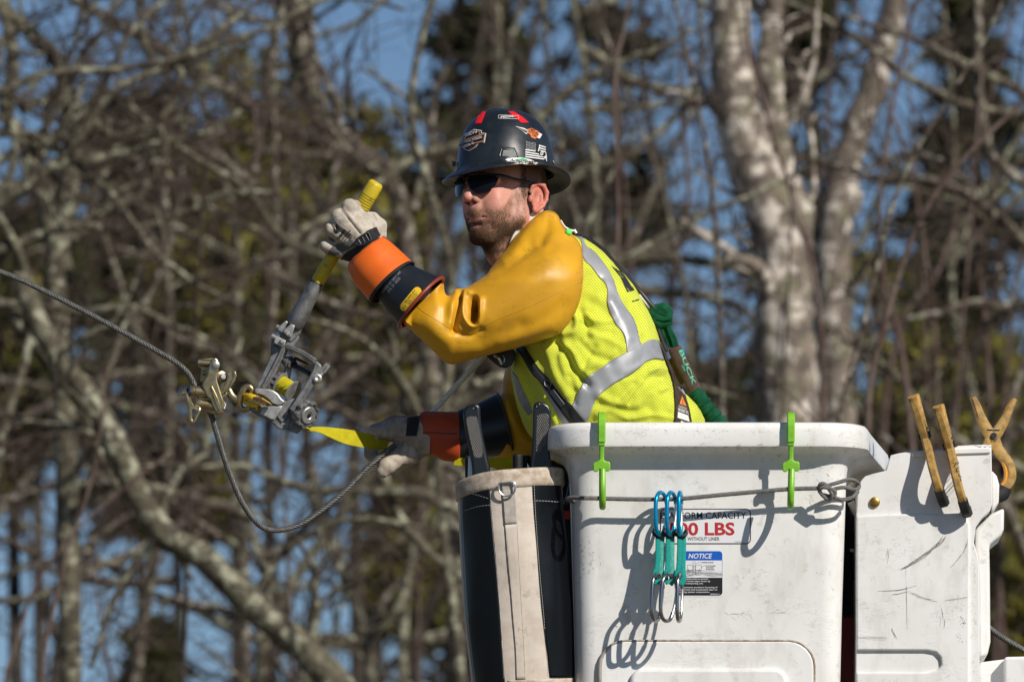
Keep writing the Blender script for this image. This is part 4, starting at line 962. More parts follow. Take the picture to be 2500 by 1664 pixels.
m = MB(); m.lathe(P3(Z3, [(64, 1003, HD-22)])[0], (1, 0, -.05), [(0, 6.5), (1, 7.5), (7, 7.5), (8, 5), (22, 5)], 6); m.build('bolt', zinc, g, angle=20)
m = MB(); m.lathe(P3(Z3, [(448, 690, HD-38)])[0], (0.2, -1, 0), [(0, 9.5), (5, 9), (7, 6), (7.5, .1)], 20); m.build('rivet', cast_l, g)
m = MB(); m.lathe(P3(Z3, [(275, 665, HD+20)])[0], (-1, -.1, 0), [(-8, 8), (4, 8), (6, 6), (6.5, .1)], 16); m.build('bolt', cast_l, g)
m = MB(); m.cyl(P3(Z3, [(250, 665, HD-5)])[0], P3(Z3, [(440, 680, HD-5)])[0], 8); m.cyl(P3(Z3, [(300, 780, HD-5)])[0], P3(Z3, [(330, 780, HD-5)])[0], 6); m.build('cross_pin', zinc, g)
m = MB(); m.lathe(P3(Z3, [(508, 828, HD-18)])[0], (.35, -1, 0), [(-12, 15), (0, 15), (5, 14), (7, 10)], 24); m.build('boss', zinc, g)
m = MB(); m.lathe(P3(Z3, [(526, 825, HD-30)])[0], (.35, -1, 0), [(-3, 8), (3, 8), (5, 6), (5.4, .1)], 20); m.build('rivet', cast_l, g)
m = MB(); m.tube(spline(P3(Z3, [(140, 950, HD-26), (155, 1000, HD-34), (148, 1050, HD-30), (128, 1020, HD-26), (128, 970, HD-22)]), 4, closed=True), 2.6, 6, closed=True); m.build('o_ring', pm('blue_black', (.005, .02, .06), rough=.3), g)
# dangling keeper tab with its slot (left open)
m = MB(); ol = spline(P3(Z3, [(112, 1020, HD-30), (128, 1080, HD-32), (148, 1150, HD-30), (160, 1230, HD-30), (165, 1310, HD-30), (185, 1334, HD-30), (208, 1322, HD-30), (232, 1270, HD-30), (258, 1210, HD-30), (262, 1180, HD-28), (215, 1190, HD-28), (170, 1130, HD-30), (140, 1060, HD-30)]), 4, closed=True)
m.tube(ol, 4.2, 8, closed=True); m.prism(pts(Z3, [(125, 1030), (150, 1060), (200, 1150), (262, 1182), (238, 1215), (200, 1185), (170, 1200), (155, 1180), (135, 1110)]), HD-33, HD-27); m.build('keeper_tab', zinc, g)
# arm and C-shaped eye
def bar(mb, P, wd, th, n=5):
    P = spline(np.array(P), n); T = np.gradient(P, axis=0); T /= np.linalg.norm(T, axis=1)[:, None]; N = np.cross(T, (0, 1, 0)); N /= np.linalg.norm(N, axis=1)[:, None]; B = np.cross(T, N); rs = []
    for i in range(len(P)):
        t = i/(len(P)-1); w2 = (np.interp(t, np.linspace(0, 1, len(wd)), wd) if not np.isscalar(wd) else wd)/2; h = th/2; c = min(w2, h)*.45
        rs.append([P[i]+N[i]*a+B[i]*b for a, b in ((-w2+c, -h), (w2-c, -h), (w2, -h+c), (w2, h-c), (w2-c, h), (-w2+c, h), (-w2, h-c), (-w2, -h+c))])
    mb.loft(rs)
plate('arm', [(560, 770), (640, 758), (672, 770), (684, 815), (665, 870), (625, 940), (600, 975), (570, 1020), (520, 1060), (490, 1040), (520, 960), (555, 880), (575, 830)], HD-36, HD-8, zinc, g, 4)
plate('arm_edge', [(640, 758), (672, 770), (684, 815), (665, 870), (600, 970), (560, 1010), (548, 1000), (600, 920), (645, 830)], HD-40, HD-34, zinc, g, 1.5)
plate('arm', [(545, 985), (575, 990), (582, 1020), (560, 1060), (500, 1075), (480, 1050), (510, 1015)], HD-36, HD-15, zinc, g, 3)
m = MB(); bar(m, P3(Z3, [(590, 970, HD-20), (625, 1040, HD-22), (680, 1085, HD-24), (715, 1090, HD-26)]), [17, 19, 21], 20); bar(m, P3(Z3, [(850, 1035, HD-26), (850, 970, HD-28), (815, 935, HD-28), (765, 955, HD-26), (735, 1020, HD-24), (712, 1100, HD-22), (722, 1170, HD-20), (775, 1195, HD-22), (815, 1180, HD-26), (835, 1130, HD-30)]), [11, 13, 13, 16, 18, 16, 15, 15, 12], 20)
m.build('eye', zinc, g, angle=60)
d = Decal(); GB = bvh(*[o for o in g.children if o.name.startswith(('jaw_plate', 'lower'))])
d.poly(pts(Z3, [(562, 1052), (582, 1066), (548, 1190), (527, 1176)]), 0, 0)
m = MB(); m.prism(pts(Z3, [(562, 1052), (582, 1066), (548, 1190), (527, 1176)]), HD-19.5, HD-18.3); m.prism(pts(Z3, [(560, 1078), (566, 1082), (546, 1160), (540, 1156)]), HD-20, HD-19.2, mi=1); m.build('white_tag', [paper, ink], g)

h = thing('strap_hoist', 'grey and yellow ratchet strap hoist held by the raised glove', 'hoist', (700, HD, -1060))
# handle runs from the ratchet frame up through the raised fist
HT = np.array(Z2(672, 168)); HB = np.array(Z2(130, 1075)); HDT, HDB = -185, -150
def hp(t, dd=0): p = HT*(1-t)+HB*t; return np.array((p[0], HDT*(1-t)+HDB*t+dd, -p[1]))
ax = hp(1)-hp(0); Lh = np.linalg.norm(ax)
prof_ = [(0, 1), (0, 14), (3, 17.5), (7, 19), (38, 19.8)]
for k_ in range(8): s0 = 38+k_*6.6; prof_ += [(s0, 19.5), (s0+.8, 18.0), (s0+1.8, 18.0), (s0+2.6, 19.6)]
prof_ += [(94, 19), (120, 17.5), (Lh-8, 17), (Lh+6, 17)]
m = MB(); m.lathe(hp(0), ax, prof_, 28); m.build('yellow_grip', yel, h, angle=50)
m = MB(); au = ax/Lh
for k_ in range(8):
    c = hp(0)+au*(39.3+k_*6.6); e1 = np.cross(au, (0, 1, 0)); e1 /= np.linalg.norm(e1); e2 = np.cross(au, e1); t = np.linspace(0, 2*np.pi, 29)[:-1]
    m.tube(c+18.3*(np.cos(t)[:, None]*e1+np.sin(t)[:, None]*e2), 1.15, 6, closed=True)
m.build('grip_grooves', pm('grime_olive', (.10, .075, .01), rough=.8), h)  # dark olive rings set into the grip grooves so the ribs read
tA = np.array(Z2(118, 1110)); tB = np.array(Z3(1325, 262))
m = MB(); a = np.array((tA[0]+2, HDB, -tA[1]+8)); b = np.array((tB[0], -140, -tB[1])); Lt = np.linalg.norm(b-a)
m.lathe(a, b-a, [(0, 15.5), (0, 18.5), (3, 19), (Lt*.45, 20), (Lt*.7, 22), (Lt-4, 21), (Lt, 19)], 8 if False else 14); m.build('handle_tube', cast, h, angle=40)
m = MB(); m.lathe(a+(b-a)*.02, b-a, [(0, 17), (-4, 17.6), (-4, 17.9), (0, 18.9)], 24, cap=False); m.build('tube_collar', blackp, h)
def pl(name, P, y0, y1, mat=cast, bev=2): return plate(name, P, y0, y1, mat, h, bev)
# hinge
pl('hinge_ear', [(1235, 195), (1262, 212), (1190, 330), (1148, 305), (1145, 270)], HD-30, HD-14, cast_l, 2)
pl('hinge_ear', [(1290, 232), (1340, 250), (1300, 385), (1265, 380), (1205, 330), (1215, 300)], HD-34, HD-18, cast_l, 2.5)
pl('hinge_block', [(1235, 200), (1420, 270), (1400, 350), (1340, 400), (1300, 440), (1180, 400), (1150, 320)], HD-16, HD+14, cast, 4)
m = MB()
for (x, y, r) in ((1142, 268, 6), (1090, 372, 6.5)): m.lathe(P3(Z3, [(x, y, HD-22)])[0], (1, -.2, -.4), [(-3, r*.8), (-3, r), (4, r), (4, r*.8), (16, r*.8)], 8)
for (x, y, r) in ((1255, 340, 6.5), (1195, 428, 7)): m.lathe(P3(Z3, [(x, y, HD-33)])[0], (.1, -1, 0), [(0, r), (3, r), (5, r*.7), (5.4, .1)], 6)
m.build('hinge_bolts', cast_l, h, angle=30)
pl('link_block', [(1070, 385), (1110, 365), (1200, 380), (1290, 430), (1330, 400), (1340, 340), (1385, 350), (1388, 395), (1320, 500), (1240, 540), (1060, 590), (1064, 480)], HD-12, HD+20, cast, 4)
pl('link_ear', [(1110, 380), (1170, 385), (1240, 420), (1225, 470), (1190, 495), (1100, 450)], HD-30, HD-10, cast_l, 2.5)
# lever frame: two cheeks joined by a top bar
def cheek(name, P, y0, y1, mat=cast): return pl(name, P, y0, y1, mat, 3)
cheek('left_cheek', [(1165, 520), (1215, 482), (1240, 500), (1190, 640), (1130, 780), (1055, 905), (1000, 960), (915, 955), (905, 940), (1070, 590), (1150, 545)], HD-24, HD+4)
m = MB(); bar(m, P3(Z3, [(1205, 500, HD-26), (1150, 620, HD-26), (1040, 830, HD-26), (975, 950, HD-24)]), 9, 12, 4); bar(m, P3(Z3, [(1228, 500, HD-10), (1285, 500, HD-18), (1440, 570, HD-32), (1575, 660, HD-44)]), [13, 13, 14], 24, 4)
m.build('frame_rib', cast, h)
m = MB(); bar(m, P3(Z3, [(1285, 488, HD-20), (1440, 556, HD-34), (1585, 640, HD-44)]), 4, 14, 4); m.build('yellow_paint_strip', yelp, h)
cheek('right_cheek', [(1540, 650), (1590, 655), (1640, 700), (1640, 750), (1600, 850), (1530, 960), (1470, 1070), (1420, 1150), (1360, 1240), (1310, 1260), (1283, 1220), (1290, 1160), (1340, 1100), (1400, 1010), (1470, 880), (1540, 730)], HD-62, HD-40)
m = MB(); bar(m, P3(Z3, [(1585, 672, HD-64), (1560, 760, HD-64), (1470, 940, HD-64), (1350, 1130, HD-64), (1300, 1200, HD-64)]), [8, 9, 12, 14, 16], 8, 4); m.build('frame_rib', cast, h)
pl('frame_corner', [(1200, 520), (1240, 500), (1260, 540), (1215, 640), (1180, 640)], HD-12, HD+18, cast, 3)
# pin, pawl
m = MB(); m.cyl(P3(Z3, [(1310, 690, HD-10)])[0], P3(Z3, [(1510, 795, HD-50)])[0], 6.5); m.build('pawl_shaft', pm('blued_steel', (.03, .04, .07), rough=.25, metal=.9), h)
m = MB(); m.lathe(P3(Z3, [(1215, 640, HD+2)])[0], P3(Z3, [(1310, 690, 0)])[0]-P3(Z3, [(1215, 640, 20)])[0], [(0, 10), (8, 10), (8, 13), (20, 13), (20, 9), (26, 9)], 16); m.build('shaft_boss', cast, h)
pl('pawl', [(1225, 640), (1270, 600), (1310, 590), (1330, 640), (1300, 750), (1285, 850), (1250, 905), (1220, 860), (1215, 760)], HD-4, HD+14, cast, 3)
pl('spring_bracket', [(1330, 600), (1370, 610), (1480, 672), (1510, 672), (1512, 688), (1470, 690), (1350, 640), (1375, 700), (1340, 720), (1310, 660)], HD-14, HD-6, blackr, 1)
m = MB(); m.lathe(P3(Z3, [(1590, 845, HD-62)])[0], (.12, -1, .1), [(-22, 12), (0, 12), (5, 10.5), (7, 6), (5, 2), (5, .1)], 20); m.build('knob_boss', cast_l, h)
m = MB(); bar(m, P3(Z3, [(1585, 845, HD-52), (1640, 780, HD-52), (1665, 750, HD-50)]), [16, 11, 11], 13, 3); m.build('thumb_lever', cast_l, h)
m = MB(); a = P3(Z3, [(1652, 770, HD-52)])[0]; b = P3(Z3, [(1712, 685, HD-52)])[0]; bar(m, [a, (a+b)/2, b], 15, 13, 3)
for i in range(7):
    for j in range(4): m.box(a+(b-a)*(i+.5)/7+np.array(((j-1.5)*3, -7, (j-1.5)*2)), (1.9, 2.4, 1.9), rotm((0, 1, 0), 35))
m.build('knurled_tip', cast_l, h, smooth=False)
# drum: two thin flanges and the wound yellow webbing
dax = np.array((.80, -.42, -.44)); dax /= np.linalg.norm(dax)
c1_ = P3(Z3, [(1178, 905, HD-4)])[0]; c2_ = P3(Z3, [(1318, 992, HD-24)])[0]; dax = (c2_-c1_); dax = dax/np.linalg.norm(dax)
def flange(c, name):
    m = MB(); m.lathe(c-dax*2, dax, [(0, 6), (0, 27), (1, 28.5), (3, 28.5), (4, 27), (4, 6)], 40); m.build(name, cast_l, h)
flange(c1_, 'drum_flange'); flange(c2_, 'drum_flange')
m = MB(); e = c2_-c1_; m.lathe(c1_, e, [(1, 21), (np.linalg.norm(e)-2, 21)], 36); wound = m.build('wound_webbing', webyel, h)
d = Decal(); q = lambda x, y: Z3(x, y)
for k_, (x, y, w_) in enumerate(((1118, 905, 14), (1140, 925, 10), (1160, 962, 18), (1190, 960, 22), (1215, 985, 16), (1150, 1000, 20), (1185, 1030, 12))):
    d.line([q(x, y), q(x+w_*2, y-w_*1.4)], 1.6, 0, 0)
for x, y in ((1150, 985), (1163, 993), (1176, 1001), (1189, 1010), (1202, 1019)): d.line([q(x, y), q(x+34, y-44)], .8, 0, 0)
d.build('webbing_print', [ink], bvh(wound), h, seg=6, off=.5)
# ratchet teeth beside the left flange
m = MB()
for k_ in range(10):
    a_ = 2*np.pi*k_/10; e1 = np.cross(dax, (0, 0, 1)); e1 /= np.linalg.norm(e1); e2 = np.cross(dax, e1)
    c = c1_-dax*9+(e1*math.cos(a_)+e2*math.sin(a_))*24; m.box(c, (9, 9, 7), rotm((0, 1, 0), 30))
m.lathe(c1_-dax*14, dax, [(0, 18), (0, 23), (9, 23), (9, 18)], 20); m.build('ratchet_wheel', cast, h)
# body casting
pl('body', [(880, 965), (905, 950), (1050, 962), (1100, 975), (1150, 1010), (1190, 1070), (1225, 1102), (1260, 1100), (1335, 1062), (1345, 1100), (1290, 1150), (1283, 1240), (1300, 1320), (1260, 1420), (1200, 1425), (1150, 1410), (1080, 1345), (1000, 1300), (935, 1272), (870, 1235), (830, 1205), (845, 1180), (930, 1160), (1010, 1120), (950, 1050), (885, 1005)], HD-42, HD+6, cast, 5)
pl('nose', [(878, 975), (900, 955), (1050, 965), (1105, 985), (1150, 1020), (1190, 1075), (1228, 1105), (1200, 1140), (1150, 1152), (1085, 1130), (1040, 1080), (980, 1040), (900, 1015)], HD-54, HD-38, cast_l, 5)
pl('body_face', [(950, 1210), (960, 1170), (1080, 1150), (1200, 1145), (1185, 1210), (1130, 1290), (1080, 1320), (1010, 1280), (945, 1255)], HD-50, HD-40, cast_l, 4)
pl('body_rib', [(1135, 1275), (1195, 1205), (1275, 1195), (1255, 1280), (1190, 1345)], HD-47, HD-40, cast, 2)
pl('body_rib', [(1165, 1300), (1205, 1230), (1250, 1222), (1235, 1280), (1190, 1325)], HD-46, HD-44, blackr, .5)
pl('tail', [(1240, 1100), (1340, 1062), (1360, 1075), (1440, 1300), (1445, 1390), (1400, 1440), (1365, 1472), (1280, 1440), (1250, 1415), (1260, 1300)], HD-40, HD+0, cast, 5)
m = MB()
for i in range(11): m.lathe(P3(Z3, [(1105+i*10, 1305-i*15, HD-50)])[0], (0, -1, 0), [(0, 1.3), (1.5, 1), (2, .1)], 6)
m.build('stud_row', cast_l, h)
# lobed ratchet knob
def knob(c, ax_, R, n, depth, lob):
    ax_ = np.array(ax_, float); ax_ /= np.linalg.norm(ax_); e1 = np.cross(ax_, (0, 0, 1)); e1 /= np.linalg.norm(e1); e2 = np.cross(ax_, e1)
    t = np.linspace(0, 2*np.pi, 96, endpoint=False); rr = R*(1+lob*np.tanh(2.5*np.cos(n*t)))
    return [c+ax_*dd+(np.cos(t)*rr*s)[:, None]*e1+(np.sin(t)*rr*s)[:, None]*e2 for dd, s in ((0, .95), (0, 1), (depth-2, 1), (depth, .95), (depth, .8), (depth-3, .78), (depth-3, .62), (depth, .6), (depth, .01))]
kc = P3(Z3, [(1448, 1240, HD-48)])[0]
m = MB(); m.loft(knob(kc, (.62, -.72, -.30), 34, 9, 15, .075)); m.build('ratchet_knob', cast, h, angle=40)
kk = kc+np.array((.62, -.72, -.30))*14
m = MB(); m.lathe(kk, (.62, -.72, -.30), [(-3, 22), (2, 22), (4, 20), (4, 10), (2, 8), (2, .1)], 32); m.build('knob_hub', cast_l, h)
m = MB(); m.lathe(kk+np.array((.62, -.72, -.30))*3, (.62, -.72, -.30), [(0, 6), (1.5, 6), (1.6, .1)], 6); m.build('hub_socket', blackr, h)
m = MB(); m.lathe(P3(Z3, [(1370, 1190, HD-58)])[0], (.3, -.95, 0), [(-12, 9), (0, 9), (4, 8), (5, .1)], 20); m.lathe(P3(Z3, [(1350, 1275, HD-50)])[0], (.5, -.8, 0), [(-10, 10), (4, 10), (6, 8), (6, .1)], 18); m.build('pivot_bolts', cast_l, h)
# painted hook
m = MB(); bar(m, P3(Z3, [(758, 1070, HD-20), (800, 1050, HD-40), (860, 1062, HD-58), (960, 1092, HD-66), (1072, 1142, HD-64)]), [14, 17, 17, 13, 5], 14, 6); bar(m, P3(Z3, [(752, 1090, HD-20), (790, 1118, HD-36), (870, 1146, HD-50), (950, 1160, HD-52)]), [9, 12, 12, 9], 12, 6)
m.lathe(P3(Z3, [(930, 1185, HD-44)])[0], (0, 0, 1), [(-3, 7), (5, 8), (10, 6)], 14); m.build('hook', yelp, h, angle=60)
m = MB(); bar(m, P3(Z3, [(870, 1068, HD-66), (960, 1085, HD-74), (1050, 1128, HD-72)]), [8, 7, 3], 4, 5); m.build('hook_latch', pm('rusty_latch', (.16, .08, .06), rough=.45, metal=.5), h)
# strap from the casting to the far hand and on toward the bag
def ribbon(mb, P, W0, W1, th=1.6, n=6):
    """ribbon with explicit edge points: P list of (x0,y0,d0, x1,y1,d1)"""
    A = spline(np.array([(p[0], p[2], -p[1]) for p in P], float), n); B = spline(np.array([(p[3], p[5], -p[4]) for p in P], float), n)
    C = A-B; T = np.gradient((A+B)/2, axis=0); N = np.cross(T, C); N /= np.linalg.norm(N, axis=1)[:, None]; N *= th/2
    mb.loft([[a+nn, b+nn, b-nn, a-nn] for a, b, nn in zip(A, B, N)])
m = MB()
ribbon(m, [(738, 1043, -118, 741, 1048, -150), (790, 1042, -112, 780, 1056, -135), (850, 1048, -70, 840, 1082, -90), (900, 1058, -22, 890, 1092, -34), (922, 1064, 22, 914, 1096, 14), (950, 1075, 48, 942, 1098, 44)], 0, 0)
ribbon(m, [(1110, 1118, 40, 1108, 1135, 40), (1190, 1117, 20, 1195, 1140, 20), (1250, 1116, -10, 1250, 1150, -12), (1300, 1120, -30, 1300, 1156, -35)], 0, 0)
m.build('yellow_strap', webyel, h, angle=30)
# ---------------------------------------------------------------- implicit-surface tools for organic shapes
class Grid:
    def __init__(s, lo, hi, h):
        s.lo = np.array(lo, float); s.h = h; n = np.ceil((np.array(hi)-s.lo)/h).astype(int)+1; s.n = n
        s.X = (s.lo[0]+h*np.arange(n[0]))[:, None, None].astype(np.float32); s.Y = (s.lo[1]+h*np.arange(n[1]))[None, :, None].astype(np.float32); s.Z = (s.lo[2]+h*np.arange(n[2]))[None, None, :].astype(np.float32)
        s.F = np.full(n, 1e3, np.float32)
    def _sub(s, lo, hi):
        a = np.clip(((np.array(lo)-s.lo)/s.h).astype(int), 0, s.n-1); b = np.clip(((np.array(hi)-s.lo)/s.h).astype(int)+2, 1, s.n)
        return tuple(slice(int(x), int(max(x+1, y))) for x, y in zip(a, b))
    def prim(s, fn, lo, hi, op, k):
        sl = s._sub(lo, hi); d = fn(s.X[sl[0]], s.Y[:, sl[1]], s.Z[:, :, sl[2]]); A = s.F[sl]
        if op == 'u':
            if k > 0: h = np.clip(.5+.5*(A-d)/k, 0, 1); s.F[sl] = A*(1-h)+d*h-k*h*(1-h)
            else: s.F[sl] = np.minimum(A, d)
        else:
            d = -d
            if k > 0: h = np.clip(.5-.5*(A-d)/k, 0, 1); s.F[sl] = A*(1-h)+d*h+k*h*(1-h)
            else: s.F[sl] = np.maximum(A, d)
    def cone(s, a, b, ra, rb, k=6, op='u'):
        a = np.array(a, float); b = np.array(b, float); m = max(ra, rb)+3*k+6; ba = b-a; L2 = ba@ba+1e-9
        def fn(X, Y, Z):
            t = np.clip(((X-a[0])*ba[0]+(Y-a[1])*ba[1]+(Z-a[2])*ba[2])/L2, 0, 1)
            return np.sqrt((X-a[0]-t*ba[0])**2+(Y-a[1]-t*ba[1])**2+(Z-a[2]-t*ba[2])**2)-(ra+(rb-ra)*t)
        s.prim(fn, np.minimum(a, b)-m, np.maximum(a, b)+m, op, k); return s
    def chain(s, P, R, k=6, op='u'):
        for i in range(len(P)-1): s.cone(P[i], P[i+1], R[i], R[i+1], k, op)
        return s
    def ell(s, c, r, k=6, op='u', M=None):
        c = np.array(c, float); r = np.array(r, float); M = np.eye(3) if M is None else np.array(M, float); m = max(r)+3*k+6
        def fn(X, Y, Z):
            x, y, z = X-c[0], Y-c[1], Z-c[2]
            q = [(M[0, i]*x+M[1, i]*y+M[2, i]*z) for i in range(3)]
            k0 = np.sqrt(sum((q[i]/r[i])**2 for i in range(3))); k1 = np.sqrt(sum((q[i]/r[i]**2)**2 for i in range(3)))
            return k0*(k0-1)/np.maximum(k1, 1e-6)
        s.prim(fn, c-m, c+m, op, k); return s
    def mesh(s, smooth=2):
        F = s.F; ins = F < 0; n = np.array(F.shape)
        c = np.zeros(n-1, np.int8)
        for i in (0, 1):
            for j in (0, 1):
                for k in (0, 1): c += ins[i:n[0]-1+i, j:n[1]-1+j, k:n[2]-1+k]
        act = (c > 0) & (c < 8); I = np.argwhere(act); idx = np.full(n-1, -1, np.int32); idx[act] = np.arange(len(I))
        acc = np.zeros((len(I), 3)); cnt = np.zeros(len(I))
        cor = [(i, j, k) for i in (0, 1) for j in (0, 1) for k in (0, 1)]
        for a in cor:
            for ax in range(3):
                if a[ax]: continue
                b = list(a); b[ax] = 1
                fa = F[I[:, 0]+a[0], I[:, 1]+a[1], I[:, 2]+a[2]]; fb = F[I[:, 0]+b[0], I[:, 1]+b[1], I[:, 2]+b[2]]
                m = (fa < 0) != (fb < 0); t = np.where(m, fa/np.where(m, fa-fb, 1), 0)
                p = np.repeat(np.array(a, float)[None], len(I), 0); p[:, ax] += t; acc[m] += p[m]; cnt[m] += 1
        V = s.lo+(I+acc/cnt[:, None])*s.h; faces = []
        for ax in range(3):
            a1, a2 = (ax+1) % 3, (ax+2) % 3
            sl0 = [slice(1, -1)]*3; sl0[ax] = slice(0, -1); sl1 = list(sl0); sl1[ax] = slice(1, None)
            A = ins[tuple(sl0)]; B = ins[tuple(sl1)]; E = np.argwhere(A != B)
            if not len(E): continue
            flip = A[tuple(E.T)]
            P = E.copy(); P[:, a1] += 1; P[:, a2] += 1
            def cell(d1, d2):
                q = P.copy(); q[:, a1] -= d1; q[:, a2] -= d2; return idx[q[:, 0], q[:, 1], q[:, 2]]
            Q = np.stack([cell(1, 1), cell(0, 1), cell(0, 0), cell(1, 0)], 1); Q[~flip] = Q[~flip][:, ::-1]; faces.append(Q)
        Fc = np.concatenate(faces); Fc = Fc[(Fc >= 0).all(1)]
        V = lap(V, Fc, smooth)
        return V, Fc
def lap(V, F, it, lam=.5):
    E = np.concatenate([F[:, [0, 1]], F[:, [1, 2]], F[:, [2, 3]], F[:, [3, 0]]]); n = len(V)
    for i in range(it):
        A = np.zeros_like(V); c = np.zeros(n)
        np.add.at(A, E[:, 0], V[E[:, 1]]); np.add.at(A, E[:, 1], V[E[:, 0]]); np.add.at(c, E[:, 0], 1); np.add.at(c, E[:, 1], 1)
        V = V+lam*(A/np.maximum(c, 1)[:, None]-V)
    return V
def vnormals(V, F):
    a = np.cross(V[F[:, 2]]-V[F[:, 0]], V[F[:, 3]]-V[F[:, 1]]); N = np.zeros_like(V)
    for i in range(4): np.add.at(N, F[:, i], a)
    return N/(np.linalg.norm(N, axis=1)[:, None]+1e-9)
def pl_dist(P, L):
    """distance in the (x, py) plane from points to a polyline"""
    D_ = np.full(len(P), 1e9)
    for (x0, y0), (x1, y1) in zip(L[:-1], L[1:]):
        dx, dy = x1-x0, y1-y0; t = np.clip(((P[:, 0]-x0)*dx+(P[:, 1]-y0)*dy)/(dx*dx+dy*dy+1e-9), 0, 1)
        D_ = np.minimum(D_, np.hypot(P[:, 0]-x0-t*dx, P[:, 1]-y0-t*dy))
    return D_
def relief(V, F, items):
    """items: (polyline, amplitude toward the normal, width); only camera-side faces"""
    N = vnormals(V, F); wgt = np.clip(-N[:, 1]*1.6, 0, 1); P = np.stack([V[:, 0], -V[:, 2]], 1); off = np.zeros(len(V))
    for L, a, wd in items:
        L = spline(np.array([(p[0], p[1], 0) for p in L]), 4)[:, :2] if len(L) > 2 else L
        off += a*np.exp(-(pl_dist(P, L)/wd)**2)
    return V+N*(off*wgt)[:, None]
def inside(poly, X, Y):
    r = np.zeros(X.shape, bool); n = len(poly)
    for i in range(n):
        (x0, y0), (x1, y1) = poly[i], poly[(i+1) % n]
        if y0 == y1: continue
        c = ((y0 > Y) != (y1 > Y)) & (X < (x1-x0)*(Y-y0)/(y1-y0)+x0); r ^= c
    return r
def inflate(poly, h, depth, k=1.0, maxh=None, pad=3, iters=700, minh=0):
    """rounded solid whose silhouette is poly: thickness from a Poisson height field; depth(x, y) is its middle"""
    poly = [tuple(p) for p in spline(np.array([(p[0], p[1], 0) for p in poly]), 5, closed=True)[:, :2]]
    xs = [p[0] for p in poly]; ys = [p[1] for p in poly]; x0, x1, y0, y1 = min(xs)-pad*h, max(xs)+pad*h, min(ys)-pad*h, max(ys)+pad*h
    gx = np.arange(x0, x1+h, h); gy = np.arange(y0, y1+h, h); X, Y = np.meshgrid(gx, gy, indexing='ij')
    M = inside(poly, X, Y); P = np.stack([X.ravel(), Y.ravel()], 1); dd = pl_dist(P, poly+[poly[0]]).reshape(X.shape)
    U = np.where(M, dd*2*np.percentile(dd[M], 90)*.5, 0)
    # coarse-to-fine relaxation
    for st in (8, 4, 2, 1):
        Ms = M[::st, ::st]; Us = U[::st, ::st].copy(); c = 4*(h*st)**2
        for i in range(iters//(1 if st > 1 else 4)):
            A = (np.pad(Us, 1)[2:, 1:-1]+np.pad(Us, 1)[:-2, 1:-1]+np.pad(Us, 1)[1:-1, 2:]+np.pad(Us, 1)[1:-1, :-2])/4+c/4
            Us = np.where(Ms, A, 0)
        if st > 1:
            ix = np.arange(X.shape[0])/st; iy = np.arange(X.shape[1])/st
            i0 = np.minimum(ix.astype(int), Us.shape[0]-1); i1 = np.minimum(i0+1, Us.shape[0]-1); j0 = np.minimum(iy.astype(int), Us.shape[1]-1); j1 = np.minimum(j0+1, Us.shape[1]-1)
            fx = (ix-i0)[:, None]; fy = (iy-j0)[None]
            Ui = Us[i0][:, j0]*(1-fx)*(1-fy)+Us[i1][:, j0]*fx*(1-fy)+Us[i0][:, j1]*(1-fx)*fy+Us[i1][:, j1]*fx*fy
            U = np.where(M, Ui, 0)
        else: U = Us
    H2 = k*k*U
    if maxh: H2 = maxh**2*(1-np.exp(-H2/maxh**2*1.0))*1.0
    # signed field continuing smoothly past the outline
    near = M & (dd < 2*h); slope = np.median(H2[near]/np.maximum(dd[near], .5)) if near.any() else 10
    G2 = np.where(M, np.maximum(H2, np.minimum(slope*.6*dd, slope*1.5*h)), -slope*dd)
    mh = math.sqrt(G2.max())+2*h; Dp = depth(X, Y)
    g = Grid((x0, Dp.min()-mh-3*h, -gy[-1]), (gx[-1], Dp.max()+mh+3*h, -y0), h)
    Zi = G2[:, ::-1]; Di = Dp[:, ::-1]; nz = min(g.n[2], Zi.shape[1]); nx = min(g.n[0], Zi.shape[0])
    full = np.full((g.n[0], g.n[2]), -slope*3*h); full[:nx, :nz] = Zi[:nx, :nz]; dfull = np.full((g.n[0], g.n[2]), Di.mean()); dfull[:nx, :nz] = Di[:nx, :nz]
    f = ((g.Y-dfull[:, None, :])**2-full[:, None, :])
    gr = np.sqrt(4*(g.Y-dfull[:, None, :])**2+slope**2*.3)
    g.F = (f/np.maximum(gr, 1e-3)).astype(np.float32)
    return g
def smesh(V, F):
    m = MB(); m.v = [V]; m.f = [tuple(int(i) for i in f) for f in F]; m.m = [0]*len(F); m.n = len(V); return m
def vcol(o, C, name='tone'):
    a = o.data.color_attributes.new(name, 'FLOAT_COLOR', 'POINT'); a.data.foreach_set('color', np.concatenate([C, np.ones((len(C), 1))], 1).ravel())
def ring(c, n, a, b, k=48, bul=0):
    """ellipse ring: centre (px, py, depth), in-plane axis direction n=(dx, dy), a across in picture, b in depth; bul shifts the near side along n"""
    n = np.array(n, float); n /= np.linalg.norm(n); e1 = np.array((-n[1], 0, -n[0])); ax3 = np.array((n[0], 0, -n[1])); t = np.arange(k)*2*np.pi/k
    return np.array((c[0], c[2], -c[1]))+a*np.cos(t)[:, None]*e1+np.sin(t)[:, None]*(np.array((0, -b, 0))+ax3*bul)

